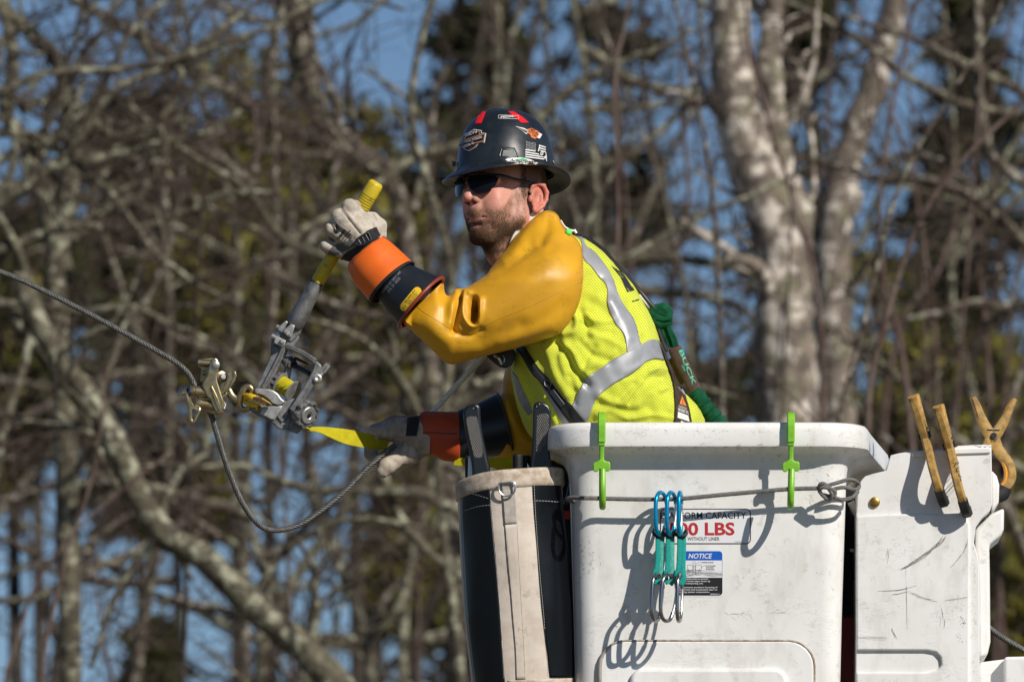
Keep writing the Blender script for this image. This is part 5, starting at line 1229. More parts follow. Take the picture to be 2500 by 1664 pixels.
# ---------------------------------------------------------------- the worker
per = thing('person', 'worker in black hard hat and yellow vest leaning out of the bucket, gripping the hoist', 'person', (1480, 20, -1900))
TH = math.radians(46)
RT = rotm((1, 0, 0), -11)
hf = RT@np.array((-math.cos(TH), -math.sin(TH), 0)); hl = RT@np.array((math.sin(TH), -math.cos(TH), 0)); hu = RT@np.array((0, 0, 1.))
HO = np.array((1231, -20, -500.))
HM = np.stack([hf, hl, hu], 1)
def hd(f, l, u): return HO+f*hf+l*hl+u*hu
g = Grid((1080, -190, -760), (1420, 130, -300), 1.9)
def E(c, r, k=8, op='u'): g.ell(hd(*c), r, k, op, HM)
def K(a, b, ra, rb, k=6, op='u'): g.cone(hd(*a), hd(*b), ra, rb, k, op)
E((-12, 0, 62), (106, 84, 98)); E((50, 0, -2), (60, 53, 88), 20); E((28, 0, -25), (64, 66, 62), 16)
for s in (-1, 1):
    K((8, s*58, -38), (76, s*20, -86), 20, 18, 20); K((14, s*64, 10), (10, s*60, -40), 18, 20, 16)
    E((70, s*40, 4), (24, 20, 26), 30); K((104, s*14, 50), (86, s*56, 46), 13, 12, 10)
    E((104, s*32, 30), (10, 18, 13), 10, 's')
    E((58, s*38, -30), (30, 18, 34), 24)
E((78, 0, -78), (24, 26, 24), 14); E((84, 0, -81), (15, 18, 15), 8); E((73, 0, -45), (30, 29, 30), 18); E((104, 0, -20), (14, 20, 22), 10)
K((104, 0, 44), (126, 0, 12), 9, 11, 8); g.ell(hd(125, 0, 3), (15, 14, 14), 5, 'u', HM)
for s in (-1, 1):
    g.ell(hd(112, s*16, -1), (15, 10, 12), 4, 'u', HM); K((124, s*9, -16), (110, s*11.5, -6), 6.5, 5.5, 1.5, 's'); pass
K((94, -27, -41), (99, 0, -40), 3.5, 4.5, 7); K((99, 0, -40), (94, 27, -41), 4.5, 3.5, 7); K((91, -24, -50.5), (95, 0, -50.5), 3.5, 5, 7); K((95, 0, -50.5), (91, 24, -50.5), 5, 3.5, 7)
K((96, -32, -47), (103.5, 0, -45.5), 2.2, 1.8, 2, 's'); K((96, 32, -47), (103.5, 0, -45.5), 2.2, 1.8, 2, 's'); K((99, -13, -62), (99, 13, -62), 4, 4, 8, 's')
# neck, carried down into the collar
g.chain([hd(-6, 0, -20), np.array((1300, -5, -640.)), np.array((1345, 0, -720.))], [62, 66, 84], 22)
K((40, 0, -70), (8, 0, -120), 34, 40, 20); K((2, 58, -40), (-2, 40, -130), 12, 15, 12); g.ell((1352, 0, -745), (75, 105, 60), 24)
# near and far ear
for s in (-1, 1):
    def e3(f, l, u): return hd(f-6, s*l, u+8)
    g.ell(e3(-20, 86, 2), (22, 8, 32), 5, 'u', HM)
    P = [e3(2, 84, 14), e3(-2, 88, 28), e3(-16, 93, 36), e3(-32, 97, 32), e3(-42, 98, 16), e3(-41, 97, -2), e3(-33, 94, -18), e3(-22, 91, -28)]
    g.chain(P, [4, 4.5, 5, 5.5, 5.5, 5, 4.5, 5], 3)
    g.ell(e3(-12, 90, -29), (11, 6, 10), 4, 'u', HM)
    g.ell(e3(-14, 97, 2), (13, 9, 20), 4, 's', HM); g.chain([e3(-16, 99, 24), e3(-30, 101, 18), e3(-32, 101, 0)], [4, 4, 3], 3, 's')
    g.chain([e3(-30, 93, 8), e3(-27, 94, -12), e3(-16, 92, -20)], [3.5, 3.5, 3.5], 3); g.ell(e3(4, 87, -4), (6, 6, 9), 3, 'u', HM)
V, F = g.mesh(1)
# torso, arms and legs inside the clothing, one skin with the head
gb_ = Grid((880, -260, -2000), (1720, 330, -560), 9)
gb_.chain([(1370, 0, -700), (1440, 0, -850), (1500, 0, -1010), (1500, 10, -1150)], [70, 88, 88, 95], 30); gb_.ell((1400, 0, -740), (60, 140, 60), 20)
gb_.chain([(1345, -130, -700), (1160, -190, -800), (1060, -212, -745), (950, -205, -640)], [40, 34, 30, 26], 14)
gb_.chain([(1360, 160, -760), (1300, 160, -1000), (1180, 100, -1048), (1060, 50, -1065)], [46, 38, 36, 28], 16)
for s in (-1, 1): gb_.chain([(1500, s*70, -1180), (1490, s*75, -1500), (1500, s*75, -1880)], [85, 62, 48], 20); gb_.ell((1470, s*75, -1905), (70, 36, 30), 10)
V2, F2 = gb_.mesh(2)
m = MB(); m.add(V, F); m.add(V2, F2)
skin = bpy.data.materials.new('skin'); skin.use_nodes = True; t_ = skin.node_tree; b_ = t_.nodes['Principled BSDF']
at = t_.nodes.new('ShaderNodeAttribute'); at.attribute_name = 'tone'; t_.links.new(at.outputs[0], b_.inputs['Base Color'])
b_.inputs['Roughness'].default_value = .48; b_.inputs['Specular IOR Level'].default_value = .35; b_.inputs['Subsurface Weight'].default_value = .12; b_.inputs['Subsurface Scale'].default_value = .004; b_.inputs['Subsurface Radius'].default_value = (1, .3, .15)
tc_ = t_.nodes.new('ShaderNodeTexCoord'); n_ = t_.nodes.new('ShaderNodeTexNoise'); n_.inputs['Scale'].default_value = 700; n_.inputs['Detail'].default_value = 4; t_.links.new(tc_.outputs['Object'], n_.inputs[0])
bp_ = t_.nodes.new('ShaderNodeBump'); bp_.inputs['Strength'].default_value = .25; bp_.inputs['Distance'].default_value = .0006; t_.links.new(n_.outputs[0], bp_.inputs['Height']); t_.links.new(bp_.outputs[0], b_.inputs['Normal'])
body = m.build('body', skin, per, angle=180)
allV = np.concatenate([V, V2]); q = allV-HO; lf, ll, lu = q@hf, q@hl, q@hu
def sst(x, a, b): t = np.clip((x-a)/(b-a), 0, 1); return t*t*(3-2*t)
rr = np.random.default_rng(3)
def beardmask(f, l, u):
    al = np.abs(l); top = np.interp(f, [-5, 10, 34, 48, 64, 80, 96, 112], [24, 30, 30, 8, -14, -28, -26, -22])
    m_ = sst(top-u, -9, 14)*sst(f, 2, 14)*sst(u, -150, -115)
    lips = sst(27-al, 0, 5)*sst(f, 72, 80)*sst(7-np.abs(u+49), 0, 3)
    phil = sst(5-al, 0, 3)*sst(f, 100, 108)*(u > -36)*.4
    nose = (u > -18)*(al < 24)*(f > 95)
    soul = sst(16-al, 0, 5)*0
    return np.clip(m_*(1-lips)*(1-phil)*(1-nose), 0, 1)
def noise3(P, sc, seed=0):
    R = np.random.default_rng(seed); r = np.zeros(len(P))
    for i in range(14):
        k = R.normal(0, 1, 3)*sc; r += np.sin(P@k+R.uniform(0, 6.28))
    return r/3.7
base = np.array((.57, .285, .215)); red = np.array((.60, .18, .135)); brown = np.array((.17, .085, .045)); lip = np.array((.36, .14, .11)); pale = np.array((.52, .27, .19))
C = np.repeat(base[None], len(allV), 0)
nz = noise3(allV, .05, 1)[:, None]; C += nz*np.array((.03, .022, .018))+noise3(allV, .25, 2)[:, None]*np.array((.022, .016, .014))+noise3(allV, .6, 12)[:, None]*np.array((.02, .018, .015))
def mixc(C, col, w): return C*(1-w[:, None])+col*w[:, None]
C = mixc(C, red, .55*np.exp(-(((lf-128)/16)**2+(ll/16)**2+((lu+2)/14)**2))); C = mixc(C, red, .45*np.exp(-(((lf-85)/26)**2+((np.abs(ll)-52)/26)**2+((lu-6)/22)**2)))
ear = sst(np.abs(ll), 84, 92)*(lf < 8)*(lu > -40)*(lu < 60); C = mixc(C, np.array((.56, .15, .10)), .7*ear)
C = mixc(C, lip, np.exp(-((ll/24)**4+((lu+49.5)/6)**2))*(lf > 74)*.85)
bm__ = beardmask(lf, ll, lu); C = mixc(C, np.array((.03, .012, .01)), np.exp(-(((lf-114)/10)**2+((np.abs(ll)-10.5)/6)**2+((lu+8)/5)**2))*.9); C = mixc(C, brown, bm__*(.35+.3*sst(-lu, 40, 75))*np.clip(.9+.25*noise3(allV, .3, 5), 0, 1))  # nostril hollows darkened too, their shade put into the skin colour
C = mixc(C, np.array((.10, .06, .04)), .75*sst(28-lf, 0, 10)*(lu > -30)*(np.abs(ll) > 40)*(1-ear)*sst(lu, 0, 18)*(lf > -120)); C = np.clip(C, .02, 1)
vcol(body, C)
# beard and cropped hair: short tapered strands rooted on the skin
N = vnormals(V, F); lfV, llV, luV = (V-HO)@hf, (V-HO)@hl, (V-HO)@hu
def hairs(mask, n, ln, dirf, w0, seed, name, mat):
    R = np.random.default_rng(seed); fc = V[F].mean(1); ok = np.where(mask > .02)[0]
    w_ = mask[ok]/mask[ok].sum(); I = R.choice(ok, n, p=w_); a, b = R.uniform(0, 1, n), R.uniform(0, 1, n)
    P = (V[F[I, 0]]*((1-a)*(1-b))[:, None]+V[F[I, 1]]*(a*(1-b))[:, None]+V[F[I, 2]]*(a*b)[:, None]+V[F[I, 3]]*((1-a)*b)[:, None])
    nn = N[F[I, 0]]; d = dirf(P, nn)+R.normal(0, .33, (n, 3)); d /= np.linalg.norm(d, axis=1)[:, None]; L = R.uniform(*ln, n)[:, None]*(.6+.4*mask[I][:, None])
    s = np.cross(d, nn+R.normal(0, .3, (n, 3))); s /= np.linalg.norm(s, axis=1)[:, None]; P = P-nn*.5
    mid = P+d*L*.55; tip = P+d*L+hu*(-.12)*L
    X = np.stack([P-s*w0, P+s*w0, mid+s*w0*.8, mid-s*w0*.8, tip], 1).reshape(-1, 3)
    mb = MB(); mb.v = [X]; mb.n = len(X); mb.f = []
    for i in range(n): mb.f += [(5*i, 5*i+1, 5*i+2, 5*i+3), (5*i+3, 5*i+2, 5*i+4)]
    mb.m = [0]*len(mb.f); return mb.build(name, mat, per, smooth=False, fix=False)
fc = V[F].mean(1)-HO; ff, fl, fu = fc@hf, fc@hl, fc@hu; fn_ = N[F[:, 0]]
bmk = beardmask(ff, fl, fu)*(.65+.35*np.clip(noise3(fc, .12, 9), -1, 1))*np.where(ff > 45, 1.0, .75)*np.interp(fu, [-140, -110, -60, -20, 20], [.5, 1.1, 1.1, .6, .5])
hair_m = pm('beard_brown', (.07, .036, .018), (.18, .10, .05), 900, .6, spec=.3, detail=1)
hair_d = pm('hair_dark', (.045, .028, .018), (.10, .06, .035), 900, .6, spec=.3, detail=1)
up_ = sst(fu, -66, -34)
hairs(np.clip(bmk*up_*.9, 0, 2), 12000, (2.6, 5.2), lambda P, n: n*.3-hu*.8-hf*.2, .26, 5, 'beard', pm('beard_light', (.16, .085, .045), (.36, .21, .12), 900, .6, spec=.3, detail=1))
hairs(np.clip(bmk*(1-up_), 0, 2), 19000, (3.5, 7), lambda P, n: n*.35-hu*.8-hf*.15, .36, 15, 'beard', hair_m)
hm = sst(30-ff, 0, 10)*(fu > -8)*(fu < 80)*(np.abs(fl) > 35)*(1-sst(np.abs(fl), 85, 90))*sst(fu, -8, 20)*(~((ff < 8) & (ff > -62) & (np.abs(fl) > 79)))+(ff < -62)*(fu > -40)*(fu < 80)
hairs(np.clip(hm.astype(float), 0, 1), 6000, (5, 9), lambda P, n: n*.3-hu*.9, .5, 6, 'hair', hair_d)

# ---------------------------------------------------------------- sunglasses
shades = MB(); lensm = pm('lens_dark', (.006, .006, .008), rough=.16, spec=.16); framem = pm('frame_black', (.01, .01, .011), rough=.25)
def lenspt(l, u): return hd(134-.0070*l*l-.0004*abs(u-38)**2, l, u)
for s in (-1, 1):
    rows = []
    ls = np.linspace(6, 72, 22)
    for l in ls:
        t = (l-6)/66; top = 54+2*math.sin(t*3)-t*2; bot = np.interp(t, [0, .12, .25, .4, .6, .75, .88, .95, 1], [32, 19, 11, 8, 9, 13, 21, 29, 40]); rows.append([lenspt(s*l, top*(1-v)+bot*v) for v in np.linspace(0, 1, 9)])
    A = np.array(rows); n1, n2 = A.shape[:2]; lm = MB()
    back = A-hf*2.2
    lm.add(np.concatenate([A.reshape(-1, 3), back.reshape(-1, 3)]), [(i*n2+j, i*n2+j+1, (i+1)*n2+j+1, (i+1)*n2+j) for i in range(n1-1) for j in range(n2-1)]+[(n1*n2+i*n2+j, n1*n2+(i+1)*n2+j, n1*n2+(i+1)*n2+j+1, n1*n2+i*n2+j+1) for i in range(n1-1) for j in range(n2-1)])
    lm.build('lens', lensm, per, angle=60)
    shades.tube(A[:, 0], 1.9, 8); 
    shades.tube(spline([lenspt(s*69, 50), hd(90, s*78, 49), hd(60, s*82, 47), hd(15, s*87, 44), hd(2, s*90, 44)], 6), [4.5]*12+[3.2]*13, 8, flat=.5, up=tuple(hu))
shades.tube(spline([lenspt(-9, 50), lenspt(0, 46)+hf*3, lenspt(9, 50)], 5), 2.6, 8)
shades.build('sunglasses_frame', framem, per)

# ---------------------------------------------------------------- hard hat
hatm = pm('hat_black', (.012, .016, .021), (.020, .025, .031), 14, .24, spec=.5, bump=.04, bsc=120, rough2=.34)
layer(hatm, (.09, .10, .11), 55, .60, .66, .45, stretch=(1, 1, 3, 30), thin=.004, seed=2); layer(hatm, (.10, .11, .12), 300, .72, .76, .4)
RT2 = rotm((1, 0, 0), -14); gf = RT2@np.array((-math.cos(TH), -math.sin(TH), 0)); xl = RT2@np.array((math.sin(TH), -math.cos(TH), 0)); gu = RT2@np.array((0, 0, 1.))
pch = math.radians(2.0); xf = gf*math.cos(pch)-gu*math.sin(pch); xu = gu*math.cos(pch)+gf*math.sin(pch)
HC = np.array((1236, -12, -424.))
def hp3(f, l, h): return HC+f*xf+l*xl+h*xu
hat = thing; K_ = 112
def hring(a, b, h, ridge=0, drop=0, pw=2.15):
    t = np.arange(K_)*2*np.pi/K_; c, s = np.cos(t), np.sin(t)
    x = a*np.sign(c)*np.abs(c)**(2/pw); y = b*np.sign(s)*np.abs(s)**(2/pw)
    hh = h+ridge*np.exp(-(y/17)**4)-drop*np.abs(s)**2*0+drop*0
    return HC+x[:, None]*xf+y[:, None]*xl+np.asarray(hh)[:, None]*xu if np.ndim(hh) else HC+x[:, None]*xf+y[:, None]*xl+h*xu
A0, B0 = 127, 110
dome = [(0, 1.0), (12, 1.0), (30, .985), (50, .96), (70, .92), (90, .872), (108, .808), (122, .73), (134, .635), (144, .525), (151, .39), (155, .23), (157, .09)]
rings = []
# brim underside to dome
und = [hring(A0*s*.965, B0*s*.965, h-3, 0) for h, s in dome[::-1]]
def brim(f, h, th=0):
    r_ = hring(A0+38*f, B0+36*f, h, 0, pw=2.05); t = np.arange(K_)*2*np.pi/K_
    return r_-(max(0, f)*(18*(np.cos(t)**2-.36)-5*np.sin(t)))[:, None]*xu
rings = und+[brim(.02, -4), brim(.3, -5), brim(.7, -10), brim(.97, -17), brim(1.02, -16.5), brim(1.03, -14), brim(1.0, -12.5), brim(.7, -5.5), brim(.3, .5), brim(.1, 4), hring(A0+1, B0+1, 9)]+[hring(A0*s, B0*s, h, 4.5*min(1, max(0, (h-20)/60))) for h, s in dome[2:]]
m = MB(); m.loft(rings, cap=(True, True)); helm = m.build('hard_hat', hatm, per, angle=50)
HB_ = bvh(helm)
def hpart(name, mb, mat, **kw):
    o = mb.build(name, mat, helm, **kw); return o
for nm, cc_ in (('accessory_clip', [(328, 600), (365, 606), (362, 650), (330, 655)]), ('accessory_clip', [(1262, 585), (1300, 590), (1318, 625), (1335, 690), (1300, 680), (1270, 640)])):
    c = P3(Z1, cc_); h = hit(HB_, c[:, 0].mean(), -c[:, 2].mean()); y = h[0].y/S if h[0] else -20
    m = MB(); m.prism([(p[0], -p[2]) for p in c], y-6, y+14); hpart(nm, m, hatm, bevel=2)
def dt(name, P, r, mat, off=0): 
    P = spline(np.array([(p[0], p[1], 0) for p in P]), 6)[:, :2] if len(P) > 2 else P; Q = []
    for x, y in P:
        h = hit(HB_, x, y)
        if h[0] is not None: Q.append(tuple(h[0]+h[1]*off*S))
    mm = MB(); mm.tube(np.array(Q), r*S, 8); return mm.build(name, mat, helm, world=True, angle=180)
for L in ([(783, 562), (790, 520), (806, 480)], [(806, 480), (860, 474), (922, 480)], [(922, 480), (944, 520), (958, 566)]): dt('slot_rib', pts(Z1, L), 2.2, hatm)
m = MB(); Q = [hit(HB_, *Z1(x, y))[0] for x, y in ((800, 560), (812, 492), (918, 492), (946, 566))]; Q = [np.array(q_) for q_ in Q]; nrm = np.array((0.1, -1, .2)); nrm /= np.linalg.norm(nrm)
m.add([q_+nrm*1.5*S for q_ in Q]+[q_-nrm*6*S for q_ in Q], [(0, 1, 2, 3), (4, 7, 6, 5), (0, 4, 5, 1), (1, 5, 6, 2), (2, 6, 7, 3), (3, 7, 4, 0)]); hpart('slot_pad', m, hatm, world=True, bevel=2)
# suspension: headband inside and nape strap
m = MB(); m.tube(np.array(brim(-.12, 6)), 4.5, 6, closed=True); hpart('headband', m, blackr, angle=180)
m = MB(); bar(m, [hd(-96, 40, 52), hd(-97, 46, 20), hd(-88, 50, -6), hd(-80, 46, -28)], [26, 22, 16, 12], 8, 5); bar(m, [hd(-96, -40, 52), hd(-97, -46, 20), hd(-88, -50, -6), hd(-80, -46, -28)], [26, 22, 16, 12], 8, 5)
bar(m, [hd(-76, 66, -8), hd(-96, 40, -18), hd(-104, 0, -22), hd(-96, -40, -18), hd(-76, -66, -8)], [16, 20, 24, 20, 16], 7, 5); hpart('nape_strap', m, blackp)
m = MB()
for f_ in (-58, 58): m.tube(spline([hp3(f_, s*95, 10) for s in (1, .5, 0, -.5, -1)], 4), 3, 6)
# stickers
stw = pm('sticker_paper', (.72, .71, .68), rough=.45); sto = pm('sticker_orange', (.62, .17, .05), rough=.45); stbr = pm('sticker_copper', (.40, .17, .09), rough=.45); str_ = pm('sticker_red', (.72, .012, .02), rough=.4); stg = pm('sticker_green', (.01, .33, .11), rough=.45)
z1 = lambda L: pts(Z1, L)
def sticker(name, d, mats): o = d.build(name, mats, HB_, helm, seg=5, off=1.0, step=.55)
for P in ([(603, 135), (655, 128), (632, 185), (610, 240), (548, 245), (572, 185)], [(862, 128), (915, 128), (1000, 180), (1062, 236), (990, 236), (925, 180)]): sticker('red_tape', Decal().poly(z1(P), 0, 0), [str_])
d = Decal(); sh = [(540, 297), (614, 309), (614, 332), (657, 336), (642, 426), (588, 430), (560, 468), (490, 507), (452, 492), (434, 470), (398, 478), (416, 408), (446, 398), (456, 345)]
def shrink(P, k): cx = sum(p[0] for p in P)/len(P); cy = sum(p[1] for p in P)/len(P); return [(cx+(x-cx)*k, cy+(y-cy)*k) for x, y in P]
d.poly(z1(sh), 0, 0).poly(z1(shrink(sh, .93)), 1, 1).poly(z1(shrink(sh, .84)), 2, 2).poly(z1([(462, 398), (478, 366), (540, 322), (592, 330), (590, 345), (584, 362)]), 1, 3).poly(z1([(446, 476), (576, 430), (542, 462), (488, 488), (460, 480)]), 1, 3)
d.poly(z1([(407, 412), (650, 338), (638, 420), (402, 472)]), 2, 4).poly(z1([(414, 420), (642, 352), (632, 408), (410, 462)]), 1, 5)
d.text('IBEW', z1([(468, 372)])[0], z1([(582, 340)])[0], 7, 0, 6, .005).text('ELECTRICAL WORKERS', z1([(414, 446)])[0], z1([(624, 388)])[0], 5.8, 0, 6, .005).text('LOCAL 42', z1([(450, 482)])[0], z1([(550, 442)])[0], 6, 0, 6, .005)
sticker('shield_sticker', d, [stw, ink, stbr])
d = Decal(); rim_ = rrect(-44, -6, 44, 6, 4); c0 = np.array(Z1(868, 182)); d.line([(c0[0]+x*.56, c0[1]+y*.66+x*.02) for x, y in rim_], .8, 0, 0, closed=True)
d.text('PEDAL', Z1(795, 192), Z1(925, 182), 4.6, 0, 0, .02); sticker('oval_sticker', d, [stw])
d = Decal()
d.poly(z1([(1045, 300), (1085, 288), (1110, 300), (1148, 318), (1158, 350), (1140, 378), (1118, 392), (1080, 376), (1075, 352), (1050, 335)]), 1, 1)
for i in range(6):
    a = i*.9; d.poly(z1([(932+i*14, 270+i*9), (1010+i*8, 286+i*9), (1050, 305+i*6), (1045, 320+i*4), (985+i*10, 300+i*9)]), 0, 0)
    d.poly(z1([(1145, 322+i*9), (1188-i*3, 348+i*6), (1180-i*4, 356+i*6), (1140, 335+i*9)]), 0, 0)
    d.line(z1([(945+i*14, 278+i*9), (1000+i*9, 296+i*8), (1044, 312+i*5)]), .5, 2, 1)
d.text('LOCAL', Z1(1056, 326), Z1(1146, 356), 6.4, 2, 2, .02).text('126', Z1(1090, 362), Z1(1128, 374), 4.6, 2, 2, .02).text('IBEW', Z1(1074, 306), Z1(1116, 318), 3.4, 2, 2, .01)
sticker('winged_sticker', d, [stw, sto, ink])
d = Decal()
for i in range(4): d.poly(z1([(1028, 488+i*22-(0)), (1124 if i < 1 else 1218, (502 if i < 1 else 522)+i*19), (1124 if i < 1 else 1220, (512 if i < 1 else 533)+i*19), (1028, 499+i*22)]), 0, 0)
for i in range(3): d.poly(z1([(1136, 440+i*24), (1218, 464+i*22), (1224, 476+i*22), (1136, 452+i*24)]), 0, 0)
d.poly(z1([(1134, 436), (1154, 440), (1160, 500), (1196, 510), (1222, 540), (1222, 592), (1206, 596), (1200, 560), (1168, 555), (1150, 520), (1134, 500)]), 1, 1)
for r_ in range(6):
    for c_ in range(7): x, y = 1034+c_*14+(r_ % 2)*6, 414+r_*13+c_*2.6; d.poly(z1([(x, y), (x+5, y+1), (x+5, y+6), (x, y+5)]), 0, 0)
d.text('1', Z1(1144, 508), Z1(1152, 510), 14, 0, 2, .02).text('0', Z1(1164, 546), Z1(1190, 552), 11, 0, 2, .02).text('4', Z1(1194, 582), Z1(1216, 588), 10, 0, 2, .01).line(z1([(1222, 520), (1228, 560), (1230, 602)]), 1.6, 0, 0)
sticker('flag_sticker', d, [stw, ink])
d = Decal(); ov = [(836, 588), (862, 576), (1000, 568), (1080, 588), (1150, 622), (1148, 634), (1080, 634), (960, 622), (862, 606)]
d.poly(z1(ov), 0, 0).poly(z1([(938, 590), (965, 585), (955, 580), (985, 578), (1000, 569), (1018, 580), (1045, 588), (1030, 590), (1050, 600), (985, 598), (950, 598)]), 1, 1).text('Arborwear', Z1(880, 606), Z1(1128, 630), 7, 2, 2, .02, shear=.1)
sticker('tree_sticker', d, [stw, stg, ink])
# ---------------------------------------------------------------- clothing
def meshfab(name, col, per, holecol):
    m = pm(name, col, tuple(c*.86 for c in col), 14, .8, spec=.2, sheen=.2)
    t = m.node_tree; N = t.nodes; L = t.links; b = N['Principled BSDF']
    tc = N.new('ShaderNodeTexCoord'); sp = N.new('ShaderNodeSeparateXYZ'); L.new(tc.outputs['UV'], sp.inputs[0])
    def M(op, a, b_=None):
        n = N.new('ShaderNodeMath'); n.operation = op
        for i, x in enumerate((a, b_)):
            if x is None: continue
            if isinstance(x, (int, float)): n.inputs[i].default_value = x
            else: L.new(x, n.inputs[i])
        return n.outputs[0]
    row = M('FLOOR', sp.outputs[1]); sh = M('MULTIPLY', M('MODULO', row, 2), .5)
    fx = M('SUBTRACT', M('FRACT', M('ADD', sp.outputs[0], sh)), .5); fy = M('SUBTRACT', M('FRACT', sp.outputs[1]), .5)
    d2 = M('ADD', M('MULTIPLY', fx, fx), M('MULTIPLY', M('MULTIPLY', fy, fy), .9))
    mr = N.new('ShaderNodeMapRange'); mr.inputs[1].default_value = .030; mr.inputs[2].default_value = .062; mr.inputs[3].default_value = 1; mr.inputs[4].default_value = 0; L.new(d2, mr.inputs[0])
    mx = N.new('ShaderNodeMix'); mx.data_type = 'RGBA'; L.new(b.inputs['Base Color'].links[0].from_socket, mx.inputs[6]); mx.inputs[7].default_value = (*holecol, 1); L.new(mr.outputs[0], mx.inputs[0]); L.new(mx.outputs[2], b.inputs['Base Color'])
    hh = M('MULTIPLY', mr.outputs[0], -1.0)
    bp = N.new('ShaderNodeBump'); bp.inputs['Strength'].default_value = .8; bp.inputs['Distance'].default_value = .0012; L.new(hh, bp.inputs['Height'])
    n2 = N.new('ShaderNodeTexNoise'); n2.inputs['Scale'].default_value = 90; n2.inputs['Detail'].default_value = 3; L.new(tc.outputs['Object'], n2.inputs[0])
    bp2 = N.new('ShaderNodeBump'); bp2.inputs['Strength'].default_value = .35; bp2.inputs['Distance'].default_value = .003; L.new(n2.outputs[0], bp2.inputs['Height']); L.new(bp2.outputs[0], bp.inputs['Normal']); L.new(bp.outputs[0], b.inputs['Normal'])
    return m
vestm = meshfab('vest_yellow', (.68, .74, .055), 1, (.19, .23, .012))
layer(vestm, (.30, .36, .04), 9, .60, .70, .5, seed=4)
vo = pts(Z5, [(640, 30), (690, 38), (760, 62), (830, 105), (900, 160), (980, 240), (1040, 312), (1100, 372), (1150, 432), (1200, 520), (1242, 595), (1292, 685), (1332, 790), (1355, 875), (1392, 985), (1432, 1085), (1458, 1165), (1490, 1215), (1560, 1272), (1622, 1332), (1680, 1412), (1712, 1510), (1730, 1640), (1740, 1850), (1400, 1900), (900, 1880), (560, 1800), (420, 1640), (335, 1550), (285, 1430), (240, 1270), (215, 1120), (212, 980), (232, 880), (300, 700), (420, 380), (540, 130)])
gv = inflate(vo, 3.2, lambda X, Y: np.full_like(X, 0.0)+np.clip((Y-1000)/300, 0, 1)*25, k=.95, maxh=250)
V, F = gv.mesh(3)
z5 = lambda L: pts(Z5, L)
V = relief(V, F, [ # soft folds of the mesh vest
    (z5([(560, 870), (640, 960), (700, 1080), (800, 1190)]), -11, 9), (z5([(480, 890), (520, 1000), (560, 1120), (640, 1260)]), 8, 13), (z5([(640, 880), (700, 960), (740, 1050), (790, 1110)]), 9, 10),
    (z5([(700, 640), (720, 700), (700, 780), (620, 800)]), 10, 10), (z5([(745, 640), (790, 740), (800, 820)]), -9, 11), (z5([(830, 780), (950, 830), (1060, 900)]), 6, 11), (z5([(740, 860), (840, 960), (960, 1000)]), -7, 10),
    (z5([(850, 900), (780, 1000), (760, 1120)]), -7, 9), (z5([(900, 380), (930, 520), (960, 640)]), -4, 9), (z5([(980, 560), (1060, 700), (1110, 830)]), 4, 12),
    (z5([(1280, 1080), (1340, 1060), (1420, 1080), (1450, 1130)]), 8, 8), (z5([(1250, 1150), (1330, 1110), (1440, 1170)]), -9, 8), (z5([(1100, 1290), (1200, 1200), (1260, 1160)]), 6, 12), (z5([(900, 1340), (1060, 1390), (1250, 1360)]), -7, 13),
    (z5([(880, 1270), (1000, 1330), (1180, 1350)]), 6, 11), (z5([(1280, 1300), (1300, 1400), (1290, 1470)]), -5, 12), (z5([(1340, 900), (1400, 1010), (1430, 1080)]), 5, 9), (z5([(1130, 560), (1220, 700), (1300, 850)]), -4, 10),
    (z5([(330, 940), (420, 1130), (480, 1300), (560, 1480)]), 7, 8), (z5([(290, 1000), (350, 1200), (420, 1400)]), -8, 8), (z5([(250, 1050), (290, 1250), (360, 1450)]), 6, 8), (z5([(1150, 1440), (1300, 1420), (1450, 1440)]), 5, 8),
    (z5([(1120, 1330), (1180, 1230), (1290, 1150), (1380, 1120)]), -6, 6), (z5([(1360, 1230), (1420, 1210), (1480, 1260)]), 7, 7), (z5([(880, 1420), (960, 1380), (1100, 1440)]), 6, 9), (z5([(1040, 1290), (1100, 1240), (1160, 1180)]), -5, 6), (z5([(620, 900), (600, 1000), (640, 1120), (700, 1200)]), 7, 9), (z5([(1220, 640), (1260, 740), (1290, 860)]), 5, 9), (z5([(780, 650), (850, 700), (960, 700)]), 6, 9), (z5([(790, 720), (880, 790), (980, 790)]), -6, 9), (z5([(660, 1130), (700, 1230), (700, 1330)]), -7, 8),
    (z5([(800, 1050), (900, 1020), (1000, 940)]), 5, 8), (z5([(1090, 1130), (1200, 1080), (1330, 1010)]), -3, 7), (z5([(830, 560), (900, 600), (980, 720)]), -5, 12), (z5([(780, 480), (860, 500), (940, 560)]), 4, 12)])
Nn = vnormals(V, F); V = V+Nn*(noise3(V, .028, 21)*1.8+noise3(V, .07, 22)*.7)[:, None]*np.clip(-Nn[:, 1]+.3, 0, 1)[:, None]
vest = smesh(V, F).build('vest', vestm, per, angle=180, fix=False)
uv = vest.data.uv_layers.new(name='UVMap'); vi = np.empty(len(vest.data.loops), int); vest.data.loops.foreach_get('vertex_index', vi)
arc = V[:, 0]-V[:, 1]*np.clip(np.abs(Nn[:, 0]), 0, 1)*np.sign(-Nn[:, 0])*-0.0
q = np.stack([V[:, 0]/7.2+.12*(-V[:, 2])/7.2, -V[:, 2]/3.9-.10*V[:, 0]/3.9], 1); uv.data.foreach_set('uv', q[vi].ravel())
VB = bvh(vest)
silver_t = pm('reflective_tape', (.33, .34, .36), (.27, .28, .30), 20, .45, metal=.15, spec=.6, bump=.1, bsc=160)
layer(silver_t, (.17, .16, .14), 45, .66, .72, .6)
def tape(name, left, right, mat, B, par, off=1.2, n=8, sol=1.2):
    grid_panel(name, z5(left), z5(right), n, mat, B, off, par)
